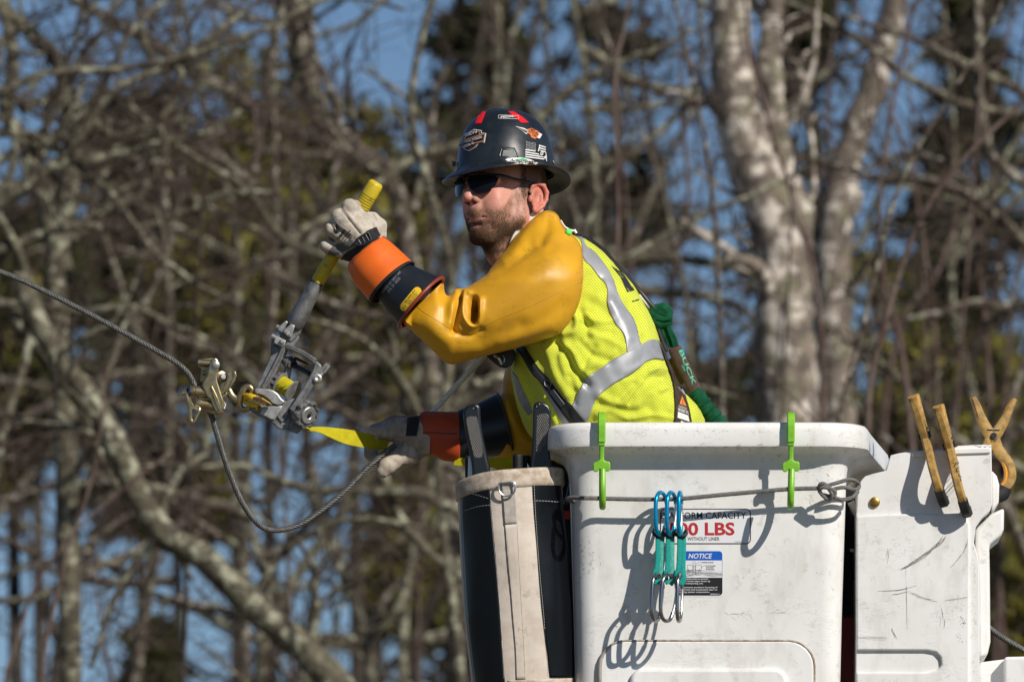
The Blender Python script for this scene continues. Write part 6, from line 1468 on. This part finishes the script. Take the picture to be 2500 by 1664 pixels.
tape('reflective_stripe', [(700, 50), (748, 90), (766, 220), (830, 290), (880, 358), (930, 410), (950, 470), (948, 560), (975, 650), (1012, 722), (1060, 780), (1085, 838), (1102, 960)],
     [(755, 60), (790, 130), (840, 165), (900, 235), (960, 320), (1000, 400), (1028, 490), (1080, 590), (1138, 668), (1170, 742), (1188, 820), (1204, 878), (1206, 900)], silver_t, VB, vest)
tape('reflective_belt', [(1335, 848), (1270, 848), (1210, 878), (1100, 940), (1000, 990), (900, 1060), (820, 1110), (770, 1152), (740, 1220), (705, 1290), (680, 1345), (672, 1420)],
     [(1378, 1000), (1312, 990), (1250, 1010), (1188, 1060), (1100, 1122), (1000, 1180), (920, 1240), (862, 1300), (832, 1370), (812, 1430), (792, 1475), (780, 1560)], silver_t, VB, vest, off=2.6)
tape('reflective_stripe', [(405, 1100), (470, 1240), (540, 1370), (600, 1470), (660, 1580)], [(455, 1110), (530, 1240), (600, 1340), (670, 1440), (760, 1570)], silver_t, VB, vest)
grimy = pm('grimy_lining', (.33, .32, .32), (.22, .21, .21), 40, .6)
tape('front_flap', [(228, 1090), (250, 1200), (290, 1330), (345, 1420)], [(262, 1130), (310, 1240), (355, 1330), (378, 1400)], grimy, VB, vest)
d = Decal(); d.poly(z5([(975, 275), (1010, 300), (1055, 328), (1100, 380), (1155, 465), (1128, 474), (1100, 480), (1078, 430), (1045, 360), (1010, 318)]), 0, 0)
d.line(z5([(1050, 322), (1075, 345), (1100, 380), (1135, 440)]), 1.0, 1, 1); d.line(z5([(1030, 330), (1050, 345), (1048, 362), (1072, 368)]), .6, 1, 1); d.line(z5([(1095, 452), (1108, 462), (1116, 478)]), .8, 1, 1); d.line(z5([(1138, 552), (1165, 545), (1190, 536)]), 2.6, 0, 1)
d.build('back_print', [pm('print_black', (.02, .022, .02), rough=.6), vestm], VB, vest, seg=8, off=1.0)

# ---------------------------------------------------------------- near rubber sleeve
rub = pm('rubber_ochre', (.66, .345, .015), (.57, .285, .013), 7, .40, spec=.42, bump=.08, bsc=50, bdist=.003, rough2=.50)
layer(rub, (.33, .17, .02), 11, .54, .70, .6, seed=1); layer(rub, (.13, .08, .02), 40, .60, .63, .7, stretch=(1, 1, 3, 35), thin=.003, seed=3); layer(rub, (.25, .14, .03), 70, .70, .75, .7, seed=7)
z4 = lambda L: pts(Z4, L)
so_ = z4([(1590, 172), (1640, 132), (1700, 118), (1760, 132), (1798, 168), (1820, 220), (1850, 272), (1912, 322), (1962, 370), (1990, 420), (2004, 480), (2007, 600), (2006, 720), (1996, 820), (1975, 910), (1940, 1000), (1890, 1090), (1840, 1150), (1790, 1198), (1700, 1232), (1600, 1264), (1400, 1322), (1200, 1372), (1000, 1426), (910, 1455), (862, 1462), (818, 1448), (770, 1412), (700, 1342), (600, 1242), (500, 1152), (440, 1100), (455, 1060), (560, 930), (680, 810), (770, 728), (790, 735), (800, 770), (802, 820), (812, 848), (835, 862), (862, 850), (885, 820), (920, 797), (960, 795), (1010, 778), (1100, 722), (1165, 680), (1190, 645), (1230, 590), (1270, 535), (1330, 470), (1400, 360), (1450, 300), (1530, 222)])
def sdep(X, Y):
    t = np.clip((Y-520)/170, 0, 1); t = t*t*(3-2*t); base = -70+(-185+70)*t
    neck = np.clip((1330-X)/140, 0, 1)*np.clip((690-Y)/80, 0, 1)      # the edge beside the neck turns away from the camera
    fore = np.clip((1110-X)/130, 0, 1)
    return base+50*neck-35*fore
gs = inflate(so_, 2.7, sdep, k=.92, maxh=108)
V, F = gs.mesh(2)
V = relief(V, F, [
    (z4([(965, 850), (962, 960), (975, 1050), (1030, 1112), (1085, 1085), (1110, 1000), (1122, 900)]), 11, 7.5),
    (z4([(1050, 890), (1062, 960), (1068, 1040), (1058, 1080)]), -46, 6.5), (z4([(1046, 930), (1052, 1000), (1050, 1060)]), -26, 5),
    (z4([(945, 830), (930, 930), (905, 1040), (885, 1140), (885, 1165)]), -17, 6.5), (z4([(890, 840), (870, 930), (860, 1020), (850, 1090)]), 9, 12),
    (z4([(905, 812), (960, 815), (1020, 835)]), 8, 7), (z4([(800, 800), (830, 870), (880, 880), (915, 850)]), -8, 10), (z4([(780, 860), (800, 960), (830, 1060)]), -5, 14),
    (z4([(730, 780), (740, 860), (760, 950)]), 3, 14), (z4([(880, 1170), (950, 1200), (1040, 1210), (1120, 1160)]), -6, 8), (z4([(690, 1080), (770, 1190), (830, 1230)]), 7, 22), (z4([(930, 1240), (1080, 1240), (1250, 1180), (1450, 1110)]), -4, 20),
    (z4([(1190, 1020), (1350, 900), (1500, 780), (1650, 640), (1760, 540)]), 9, 36), (z4([(1230, 620), (1330, 590), (1450, 480), (1540, 420)]), -8, 16), (z4([(1330, 560), (1400, 500), (1500, 330), (1590, 220)]), 7, 12),
    (z4([(1640, 380), (1680, 290), (1700, 200)]), -7, 14), (z4([(1700, 420), (1790, 330), (1830, 300)]), 6, 20), (z4([(1480, 460), (1620, 400), (1720, 440)]), -7, 18),
    (z4([(1150, 1290), (1400, 1190), (1650, 1080), (1850, 950)]), -4, 20), (z4([(1300, 1270), (1500, 1200), (1700, 1120)]), 2, 14), (z4([(1850, 600), (1900, 800), (1860, 1000)]), -2, 24)])
Nn = vnormals(V, F); V = V+Nn*(noise3(V, .018, 31)*.7)[:, None]; V = lap(V, F, 3)
sleeve = smesh(V, F).build('rubber_sleeve', rub, per, angle=180, fix=False)
SB = bvh(sleeve)
drape_tube('sleeve_seam', z4([(560, 945), (620, 1000), (700, 1052), (800, 1112), (870, 1156), (950, 1182), (1030, 1186), (1090, 1160), (1180, 1105), (1350, 1030), (1530, 958), (1700, 880), (1900, 775), (2000, 736)]), .9, rub, SB, sleeve)
bead = pm('rubber_edge', (.50, .22, .012), rough=.4)
drape_tube('sleeve_edge_bead', z4([(1632, 146), (1700, 130), (1755, 146), (1788, 180), (1812, 232), (1845, 285), (1905, 335), (1952, 382), (1980, 428), (1994, 490), (1996, 600), (1996, 720), (1986, 815), (1964, 905), (1928, 995), (1880, 1080), (1832, 1138), (1785, 1185)]), 1.5, bead, SB, sleeve)
d = Decal(); rk = np.random.default_rng(9)
for c, n, sx, sy in (((1540, 470), 8, 30, 16), ((1830, 900), 6, 4, 50), ((1720, 1120), 4, 60, 20), ((1350, 1050), 7, 160, 60), ((1000, 1260), 6, 90, 30), ((1990, 560), 4, 5, 80), ((700, 1160), 5, 60, 40)):
    for i in range(n):
        x, y = rk.normal(c[0], sx), rk.normal(c[1], sy); a = rk.uniform(0, 6.28); l = rk.uniform(8, 34); d.line(z4([(x, y), (x+l*math.cos(a), y+l*math.sin(a)*.7), (x+l*1.6*math.cos(a+.3), y+l*1.2*math.sin(a+.3))]), .45, 0, 0)
d.build('scuffs', [pm('scuff_brown', (.20, .11, .02), rough=.7)], SB, sleeve, seg=6, off=.25)
m = MB(); h = hit(SB, *Z4(1868, 316)); m.lathe(np.array(h[0])+np.array((.004, -.004, .002)), (.25, -1, .15), [(0, 8*S), (3*S, 8*S), (4.2*S, 6.5*S), (4.6*S, .1*S)], 28); m.build('snap_button', pm('button_green', (.04, .62, .06), rough=.4), sleeve, world=True)
m = MB(); P = np.array([(1322, -50, -508), (1303, -62, -524), (1286, -72, -541), (1269, -82, -560), (1255, -90, -580), (1244, -92, -600)]); bar(m, P, [14, 14, 14, 14, 11, 5], 8, 5); m.build('shirt_collar', pm('shirt_white', (.62, .58, .54), rough=.9), per)
m = MB(); m.tube(spline(P3(Z4, [(1812, 205, -66), (1850, 262, -60), (1900, 290, -55), (1945, 300, -50)]), 5), 2.6, 6); m.tube(P3(Z4, [(1930, 288, -52), (1950, 318, -52)]), 3.5, 6); m.build('collar_tag', paper, per)
m = MB(); P = P3(Z5, [(700, 40, -30), (830, 92, 10), (930, 172, 40), (1040, 295, 60), (1150, 415, 70), (1215, 510, 75), (1290, 640, 75), (1345, 790, 70), (1400, 930, 60)]); m.tube(spline(P, 6), 11, 8, flat=.5, up=(0, 1, 0)); m.build('harness_back_strap', blackr, per)

# ---------------------------------------------------------------- near glove
leather = pm('glove_leather', (.47, .42, .35), (.34, .29, .235), 22, .75, bump=.55, bsc=110, bdist=.002, spec=.25)
layer(leather, (.62, .57, .50), 60, .55, .66, .6, seed=1); layer(leather, (.19, .15, .12), 30, .60, .70, .6, seed=2)
def glove(name, build_fn, lo, hi, h, rel, mat=leather):
    g = Grid(lo, hi, h); build_fn(g); V, F = g.mesh(2)
    V = relief(V, F, rel); Nn = vnormals(V, F); V = V+Nn*(noise3(V, .22, 41)*.35+noise3(V, .09, 42)*.5)[:, None]
    return smesh(V, F).build(name, mat, per, angle=180, fix=False)
def P2(x, y, dd): X, Y = Z2(x, y); return (X, dd, -Y)
def gl(g):
    C = lambda a, b, ra, rb, k=5, op='u': g.cone(P2(*a), P2(*b), ra, rb, k, op)
    C((600, 770, -200), (560, 690, -208), 47, 42, 8); C((560, 690, -208), (420, 560, -222), 42, 36, 14)
    for (a, b, c, e, f, r) in (((640, 610, -212), (425, 392, -226), (480, 392, -184), (545, 455, -158), (600, 520, -165), 18.5),
                               ((545, 680, -226), (330, 478, -232), (345, 500, -182), (430, 560, -152), (500, 600, -158), 17.5),
                               ((480, 750, -226), (262, 596, -226), (275, 640, -172), (350, 680, -145), (430, 720, -150), 17),
                               ((430, 820, -212), (208, 742, -210), (225, 770, -160), (290, 800, -138), (360, 830, -142), 15)):
        C(a, b, r+2.5, r+1, 9); C(b, c, r, r*.92, 5); C(c, e, r*.9, r*.82, 3); C(e, f, r*.82, r*.75, 3)
    C((690, 650, -196), (700, 560, -192), 19, 17, 7); C((700, 560, -192), (640, 490, -196), 16, 13, 4); C((640, 490, -196), (560, 470, -200), 13, 10, 4)
    C((620, 860, -203), (650, 930, -205), 50, 50, 5)
near = glove('glove', gl, (765, -290, -700), (960, -110, -470), 1.8, [
    (pts(Z2, [(340, 420), (380, 455), (430, 520), (520, 632)]), -5.5, 2.4), (pts(Z2, [(370, 405), (430, 480), (540, 600)]), 2, 4), (pts(Z2, [(240, 540), (330, 600), (420, 690)]), -2.5, 4), (pts(Z2, [(190, 665), (280, 740), (360, 800)]), -2.5, 4),
    (pts(Z2, [(600, 455), (635, 490), (662, 510), (655, 480), (620, 455)]), -3, 2.5), (pts(Z2, [(640, 520), (640, 600), (655, 640)]), -3, 3), (pts(Z2, [(250, 470), (330, 560), (440, 640)]), 1.2, 2.5), (pts(Z2, [(260, 560), (360, 650), (450, 700)]), 1, 2), (pts(Z2, [(540, 560), (600, 500), (640, 540)]), -2, 5), (pts(Z2, [(480, 420), (560, 480), (620, 560)]), -1.5, 8)])
NB = bvh(near); d = Decal()
d.text('CHANCE', Z2(325, 695), Z2(395, 607), 6.5, 0, 0, .05)
for i, (t_s, a, b) in enumerate((('LEATHER PROTECTORS', (345, 712), (435, 610)), ('LOW VOLTAGE USE', (368, 722), (440, 640)), ('SIZE 10', (408, 718), (450, 672)))): d.text(t_s, Z2(*a), Z2(*b), 3.2, 0, 0, .02)
for P in ([(300, 545), (318, 560), (322, 600), (340, 622), (322, 625), (300, 612), (296, 580)], [(250, 535), (282, 568), (300, 610), (285, 600), (262, 565)], [(275, 590), (295, 612), (330, 622), (300, 640), (280, 622)], [(318, 600), (340, 585), (322, 615)]): d.poly(pts(Z2, P), 0, 0)
d.build('glove_print', [ink], NB, near, seg=4, off=.4)
# wrist strap with buckle
tapeb = fabric(pm('black_webbing', (.016, .016, .018), rough=.7), .0014, .8); tapeg = fabric(pm('grey_webbing', (.13, .125, .12), rough=.85), .0014, .9)
CB = bvh(near)
grid_panel('wrist_strap', pts(Z2, [(225, 815), (260, 760), (330, 725), (400, 700), (455, 690)]), pts(Z2, [(232, 868), (290, 835), (360, 800), (420, 775), (470, 745)]), 5, tapeg, CB, 1.6, near)
grid_panel('wrist_strap', pts(Z2, [(345, 865), (380, 820), (430, 785), (520, 735), (600, 690), (650, 670)]), pts(Z2, [(410, 922), (440, 868), (480, 830), (560, 775), (640, 715), (700, 672)]), 5, tapeb, CB, 1.4, near)
grid_panel('wrist_strap', pts(Z2, [(570, 620), (610, 600), (665, 580)]), pts(Z2, [(610, 700), (650, 680), (700, 655)]), 5, tapeb, CB, 2.2, near)
m = MB()
hb = hit(CB, *Z2(530, 690)); yb = hb[0].y/S if hb[0] else -250
bar(m, P3(Z2, [(462, 738, yb-2), (490, 690, yb-4), (560, 640, yb-4), (598, 625, yb-2)]), [4, 5, 5, 4], 7, 4); bar(m, P3(Z2, [(468, 742, yb-2), (540, 735, yb-5), (620, 690, yb-3)]), [4, 6, 4], 7, 4)
for x0, y0, x1, y1 in ((500, 690, 530, 738), (535, 660, 565, 722), (565, 640, 600, 700), (595, 625, 622, 690)): m.tube(P3(Z2, [(x0, y0, yb-4), (x1, y1, yb-4)]), 2.6, 6)
m.prism(pts(Z2, [(468, 700), (500, 692), (530, 738), (470, 742)]), yb-5, yb-1); m.build('buckle', blackp, near, bevel=.8)
# cuffs: orange leather, black rubber gauntlet with red bead
orng = pm('orange_leather', (.80, .15, .012), (.72, .12, .012), 12, .42, spec=.4, bump=.12, bsc=180, bdist=.0008)
gaunt = pm('black_rubber', (.010, .013, .018), (.015, .018, .022), 20, .38, spec=.5, bump=.04, bsc=60)
redbead = pm('red_bead', (.24, .035, .02), rough=.4)
def Lm(a, b): return ((a[0]+b[0])/2, (a[1]+b[1])/2)
def tubez(name, spec_, mat, par, Z=Z2, cap=(False, False), thick=0):
    rs = []
    for (p, q, dep, b_, bul) in spec_:
        P, Q = np.array(Z(*p)), np.array(Z(*q)); c = (P+Q)/2; ch = (P-Q); a = np.linalg.norm(ch)/2; n = np.array((-ch[1], ch[0])); n /= np.linalg.norm(n)
        rs.append(ring((c[0], c[1], dep), n, a, b_, bul=bul))
    m = MB(); m.loft(rs, cap=cap); return m.build(name, mat, par, angle=60), rs
# chord ends listed (upper, lower); positive bulge moves the near side toward the hand
o1, r1 = tubez('orange_cuff', [((738, 672), (425, 915), -205, 40, -4), ((735, 656), (410, 915), -205, 52, -5), ((790, 700), (402, 975), -207, 58, -8), ((870, 770), (470, 1090), -212, 62, -11), ((960, 860), (560, 1195), -218, 66, -14), ((1000, 893), (610, 1258), -222, 68, -16), ((990, 895), (612, 1250), -222, 62, -16)], orng, per)
ob, _ = tubez('cuff_trim', [((992, 888), (602, 1252), -222, 68, -16), ((1005, 892), (606, 1266), -222, 70.5, -16), ((1014, 902), (618, 1276), -223, 70.5, -16), ((1008, 910), (628, 1272), -223, 66, -16), ((995, 905), (630, 1262), -223, 60, -16)], blackr, o1)
g1, r3 = tubez('rubber_gauntlet', [((900, 860), (620, 1160), -222, 50, -10), ((1000, 925), (700, 1250), -225, 57, -10), ((1100, 970), (760, 1340), -232, 64, -12), ((1200, 1010), (830, 1420), -238, 70, -12), ((1272, 1040), (882, 1484), -242, 76, -13), ((1265, 1046), (890, 1480), -242, 70, -13), ((1190, 1010), (840, 1410), -238, 64, -12)], gaunt, per)
m = MB(); m.tube(np.array(r3[4]), 4.6, 8, closed=True); m.build('red_bead', redbead, g1, angle=180)
OB = bvh(o1); GB2 = bvh(g1)
d = Decal()
for o_ in (0, 9): 
    P = spline(np.array([(Z2(x+o_, y+o_*.9)+(0,)) for x, y in [(728, 672), (640, 712), (560, 770), (490, 840), (432, 905)]]), 6)[:, :2]; L = np.concatenate([[0], np.cumsum(np.linalg.norm(np.diff(P, axis=0), axis=1))]); s_ = 0
    while s_ < L[-1]-2: d.line([(np.interp(u_, L, P[:, 0]), np.interp(u_, L, P[:, 1])) for u_ in (s_, s_+.8, s_+1.6)], .8, 0, 0); s_ += 3
d.build('cuff_stitching', [pm('stitch_rust', (.30, .05, .01), rough=.8)], OB, o1, seg=5, off=.4)
drape_tube('cuff_seam', pts(Z2, [(728, 662), (790, 705), (870, 775), (980, 872)]), 1.6, blackr, OB, o1)
d = Decal(); d.text('TESTED AT 20KV /AC', Z2(722, 1185), Z2(895, 985), 5.2, 0, 0, .01).text('JUL 21 2025', Z2(780, 1172), Z2(890, 1045), 6.4, 0, 0, .01)
d.build('test_stamp', [pm('stamp_grey', (.20, .22, .24), rough=.6)], GB2, g1, seg=6, off=.4)
d = Decal(); cx, cy = Z2(982, 1232); a_ = math.atan2(-(1320-1140), (1055-905)); ux = np.array((math.cos(a_), math.sin(a_))); uy = np.array((-ux[1], ux[0]))
pill = rrect(-35, -10.5, 35, 10.5, 10.4); d.poly([tuple(np.array((cx, cy))+x*ux+y*uy) for x, y in pill], 0, 0)
for i, (s_, a0, b0, hh) in enumerate((('SALISBURY', -16, 24, 4.2), ('TYPE I  CLASS 2', -14, 22, 2.8), ('MADE IN USA', -12, 20, 2.8), ('ASTM D120', -30, -20, 2.4))):
    yy = (-3.5, 1.5, 6, 2)[i]; d.text(s_, np.array((cx, cy))+a0*ux+yy*uy, np.array((cx, cy))+b0*ux+yy*uy, hh, 1, 1, .01)
d.build('class_label', [pm('label_yellow', (.80, .50, .02), rough=.4), ink], GB2, g1, seg=6, off=.5)

# ---------------------------------------------------------------- far sleeve, gauntlet, cuff and glove
g = Grid((1120, 0, -1260), (1460, 300, -720), 3.5)
g.chain([(1390, 160, -760), (1330, 170, -850), (1302, 168, -960), (1285, 150, -1060)], [88, 92, 76, 84], 14); g.cone((1290, 140, -1080), (1225, 112, -1040), 70, 74, 14)
V, F = g.mesh(2); V = relief(V, F, [(pts(Z6, [(1460, 150), (1500, 400), (1620, 620), (1710, 720)]), 6, 10), (pts(Z6, [(1440, 300), (1480, 500), (1560, 760)]), -7, 9)])
smesh(V, F).build('far_rubber_sleeve', rub, per, angle=180, fix=False)
g2, r5 = tubez('far_gauntlet', [((990, 420), (990, 880), 66, 50, 4), ((1020, 395), (1025, 890), 74, 58, 5), ((1200, 330), (1290, 845), 96, 68, 6), ((1370, 245), (1520, 830), 116, 78, 8), ((1382, 240), (1532, 835), 118, 80, 8), ((1380, 250), (1525, 825), 118, 72, 8)], gaunt, per, Z=Z6, cap=(True, True))
m = MB(); m.tube(np.array(r5[4]), 3.6, 8, closed=True); m.build('gauntlet_bead', pm('dark_bead', (.03, .02, .02), rough=.4), g2, angle=180)
o2, r6 = tubez('far_orange_cuff', [((652, 450), (690, 850), 46, 42, 3), ((645, 425), (665, 825), 46, 50, 3), ((690, 405), (690, 790), 50, 55, 3), ((800, 408), (770, 830), 56, 57, 3), ((900, 410), (880, 880), 62, 60, 3), ((1010, 408), (1010, 895), 70, 63, 3), ((1015, 412), (1025, 888), 70, 56, 3)], pm('orange_red_leather', (.50, .065, .012), (.42, .05, .012), 14, .55, bump=.3, bsc=120, bdist=.002), per, Z=Z6)
OB2 = bvh(o2); drape_tube('cuff_fold', pts(Z6, [(660, 615), (760, 612), (900, 620), (1000, 622)]), 2.0, redbead, OB2, o2)
def P6(x, y, dd): X, Y = Z6(x, y); return (X, dd, -Y)
def gl2(g):
    C = lambda a, b, ra, rb, k=6, op='u': g.cone(P6(*a), P6(*b), ra, rb, k, op)
    C((690, 640, 44), (600, 640, 40), 48, 46, 8); C((600, 630, 40), (420, 580, 42), 44, 32, 14); C((420, 570, 42), (270, 590, 40), 30, 20, 12); C((560, 790, 34), (430, 830, 20), 32, 26, 12)
    C((430, 840, 15), (330, 930, -8), 25, 21, 6); C((330, 930, -8), (290, 985, -14), 20, 15, 5)
    for k_, (dx, dy, dd) in enumerate(((0, 0, 22), (-6, -8, 40), (0, -6, 57), (10, 6, 72))):
        C((300+dx, 600+dy, dd), (215+dx, 600+dy, dd+2), 17, 16, 4); C((215+dx, 600+dy, dd+2), (172+dx, 700+dy, dd+4), 16, 15, 4); C((172+dx, 700+dy, dd+4), (178+dx, 820+dy, dd), 15, 14, 4); C((178+dx, 820+dy, dd), (250+dx, 890+dy, dd-6), 14, 12, 4)
    C((330, 740, 5), (300, 790, 30), 14, 14, 5, 's')
far = glove('far_glove', gl2, (880, -45, -1190), (1050, 115, -990), 1.8, [(spline(np.array([(*Z6(430+45*math.cos(a), 705+50*math.sin(a)), 0) for a in np.linspace(2.4, 7.2, 12)]), 2)[:, :2].tolist(), -3, 2.2), (pts(Z6, [(640, 640), (560, 760), (470, 830)]), -3, 5), (pts(Z6, [(250, 520), (400, 500), (520, 480)]), -2, 5), (pts(Z6, [(560, 700), (620, 780), (680, 850)]), -2.5, 5)],
            pm('glove_leather_far', (.46, .40, .33), (.27, .225, .18), 24, .8, bump=.6, bsc=110, bdist=.002, spec=.2))  # far glove's leather, with darker blotches than the near glove's base
FB = bvh(far)
grid_panel('wrist_strap', pts(Z6, [(530, 470), (522, 560), (515, 640)]), pts(Z6, [(650, 455), (632, 560), (612, 642)]), 5, tapeb, FB, 1.6, far)
m = MB(); hb = hit(FB, *Z6(585, 500)); yb = hb[0].y/S if hb[0] else 0
for y_ in (470, 495, 520): m.tube(P3(Z6, [(538, y_, yb-4), (640, y_-5, yb-4)]), 3, 6)
m.tube(P3(Z6, [(538, 465, yb-4), (532, 530, yb-4)]), 3, 6); m.tube(P3(Z6, [(640, 460, yb-4), (630, 528, yb-4)]), 3, 6); m.build('buckle', blackp, far)

# ---------------------------------------------------------------- harness in front, lanyard behind
VB2 = bvh(vest, *list(vest.children))
grid_panel('harness_strap', z5([(255, 905), (300, 960), (370, 1080), (450, 1190), (540, 1310), (620, 1420), (680, 1500)]), z5([(310, 890), (355, 950), (430, 1060), (520, 1150), (620, 1280), (710, 1380), (800, 1490)]), 7, blackr, VB2, 4, per)
def vd(x, y, d_=0):
    h = hit(VB2, *Z5(x, y)); return (h[0].y/S if h[0] else -150)+d_
m = MB(); 
for P, wd in (([(390, 1085), (440, 1140), (500, 1200)], 14), ([(520, 1235), (570, 1300), (610, 1350)], 16)): bar(m, P3(Z5, [(x, y, vd(x, y, -8)) for x, y in P]), wd, 9, 4)
m.tube(P3(Z5, [(470, 1150, vd(470, 1150, -12)), (520, 1170, vd(520, 1170, -12)), (505, 1215, vd(505, 1215, -12)), (470, 1190, vd(470, 1190, -12))]), 3, 6, closed=True); m.build('strap_adjuster', blackp, per, bevel=1)
m = MB(); yy = vd(240, 960, -10)
m.prism(z5([(15, 962), (90, 935), (150, 925), (225, 905), (245, 940), (240, 1000), (215, 1040), (175, 1062), (130, 1055), (80, 1020), (40, 985)]), yy-30, yy+8); m.build('chest_buckle', blackp, per, bevel=4)
m = MB(); m.tube(P3(Z5, [(150, 965, yy-33), (162, 990, yy-34), (155, 1020, yy-33)]), 1.6, 6); m.tube(spline(P3(Z5, [(60, 965, yy-20), (110, 975, yy-34), (140, 1030, yy-30)]), 4), 4, 6); m.build('buckle_clip', galv, per)
brown = fabric(pm('brown_webbing', (.075, .05, .04), (.05, .035, .03), 60, .85, spec=.15), .0016, .7)
grid_panel('fall_strap', z5([(1340, 860), (1385, 1000), (1425, 1110), (1448, 1200), (1460, 1330), (1458, 1500)]), z5([(1362, 880), (1410, 1000), (1450, 1090), (1500, 1180), (1550, 1320), (1592, 1500)]), 7, brown, VB2, 5, per)
SBk = bvh(vest, *[o for o in per.children if o.name.startswith('fall_strap')]); d = Decal()
d.text('FALL ARREST', Z5(1486, 1205), Z5(1545, 1272), 5.5, 0, 1, .02)
d.poly(z5([(1520, 1275), (1552, 1352), (1500, 1335)]), 1, 1); d.line(z5([(1522, 1300), (1528, 1318), (1520, 1322), (1530, 1342)]), 1.1, 2, 2)
for i in range(3): d.line(z5([(1492+i*1, 1346+i*7), (1552+i*3, 1366+i*7)]), .6, 0, 1)
d.text('BELONGS TO', Z5(1488, 1384), Z5(1560, 1412), 5.2, 0, 1, .02); d.line(z5([(1484, 1366), (1562, 1392), (1568, 1420)]), .6, 0, 1)
d.poly(z5([(1488, 1394), (1566, 1424), (1576, 1470), (1484, 1440)]), 0, 1)
d.poly(z5([(1510, 1462), (1545, 1478), (1510, 1478)]), 0, 1); d.build('strap_label', [stw, pm('hazard_orange', (.75, .22, .03), rough=.5), ink], SBk, per, seg=8, off=1)
m = MB(); m.tube(spline(P3(Z5, [(1128, 388, 10), (1200, 470, 0), (1270, 555, -6), (1325, 612, -10)]), 5), 5.2, 10); m.tube(spline(P3(Z5, [(1190, 500, 22), (1250, 580, 20), (1290, 640, 15)]), 4), 5, 8); m.build('d_ring_bar', blackp, per)

lan = thing('lanyard', 'green webbing lanyard with brown sleeve trailing down the back of the vest', 'lanyard', (1640, 0, -1030))
gw = fabric(pm('green_webbing', (.006, .070, .034), (.012, .105, .05), 60, .9, spec=.15), .0013, .7)
def p11(L): return P3(Z11, L)
g = Grid((1575, -60, -860), (1660, 40, -735), 1.8)
for a, b, ra, rb in (((395, 470, 0), (470, 455, -4), 17, 18), ((380, 500, -4), (500, 480, -8), 16, 16), ((400, 550, -2), (500, 530, -10), 16, 15), ((430, 585, -4), (510, 575, -6), 14, 12)): g.cone(p11([a])[0], p11([b])[0], ra, rb, 3)
V, F = g.mesh(1); V = relief(V, F, [(pts(Z11, [(355, 460), (420, 500), (480, 520)]), -2, 3), (pts(Z11, [(400, 560), (460, 575), (525, 570)]), -3, 2.5), (pts(Z11, [(390, 440), (470, 440), (520, 500)]), 2, 4)]); smesh(V, F).build('knot', gw, lan, angle=180, fix=False)
m = MB(); bar(m, p11([(470, 575, -4), (490, 650, -4), (525, 730, -4), (550, 810, -4)]), [24, 22, 20, 20], 6, 6); bar(m, p11([(505, 575, -9), (530, 650, -10), (565, 730, -10), (585, 805, -8)]), [12, 14, 15, 16], 9, 6); m.build('webbing', gw, lan)
brs = fabric(pm('brown_sleeve', (.13, .085, .065), (.095, .062, .05), 60, .9, spec=.15), .0014, .8)
m = MB(); P = spline(p11([(565, 800, -4), (610, 900, -4), (670, 1020, -4), (730, 1140, -4), (770, 1228, -4)]), 6); m.tube(P, np.interp(np.linspace(0, 1, len(P)), [0, .04, .1, .9, 1], [10, 15, 17, 16, 15.5]), 18, flat=.55, up=(1, 0, .4)); slv = m.build('brown_sleeve', brs, lan, angle=60)
m = MB(); bar(m, p11([(535, 920, 4), (590, 1000, 6), (620, 1090, 4), (640, 1170, 4)]), [14, 20, 18, 12], 5, 6); m.build('brown_webbing', brs, lan)
d = Decal(); d.text('BUCK', Z11(616, 846), Z11(750, 1178), 9.5, 0, 0, .02).text('1896', Z11(642, 985), Z11(668, 1045), 4.6, 0, 0, .02); d.build('printed_letters', [pm('print_turquoise', (.05, .42, .26), rough=.6)], bvh(slv), lan, seg=4, off=.4)
# gathered green webbing below
P = spline(p11([(760, 1225, -2), (800, 1280, -2), (850, 1350, -2), (900, 1420, -2), (960, 1490, -2), (1010, 1560, -2), (1040, 1650, 0)]), 14); t = np.linspace(0, 1, len(P)); rr_ = np.interp(t, [0, .15, .5, 1], [14, 19, 20, 21])*(1+.10*np.sin(t*42)+.06*np.sin(t*77+1))
m = MB(); m.tube(P, rr_, 20); gb2 = m.build('gathered_webbing', gw, lan, angle=180)
V = np.array(m.v[0])
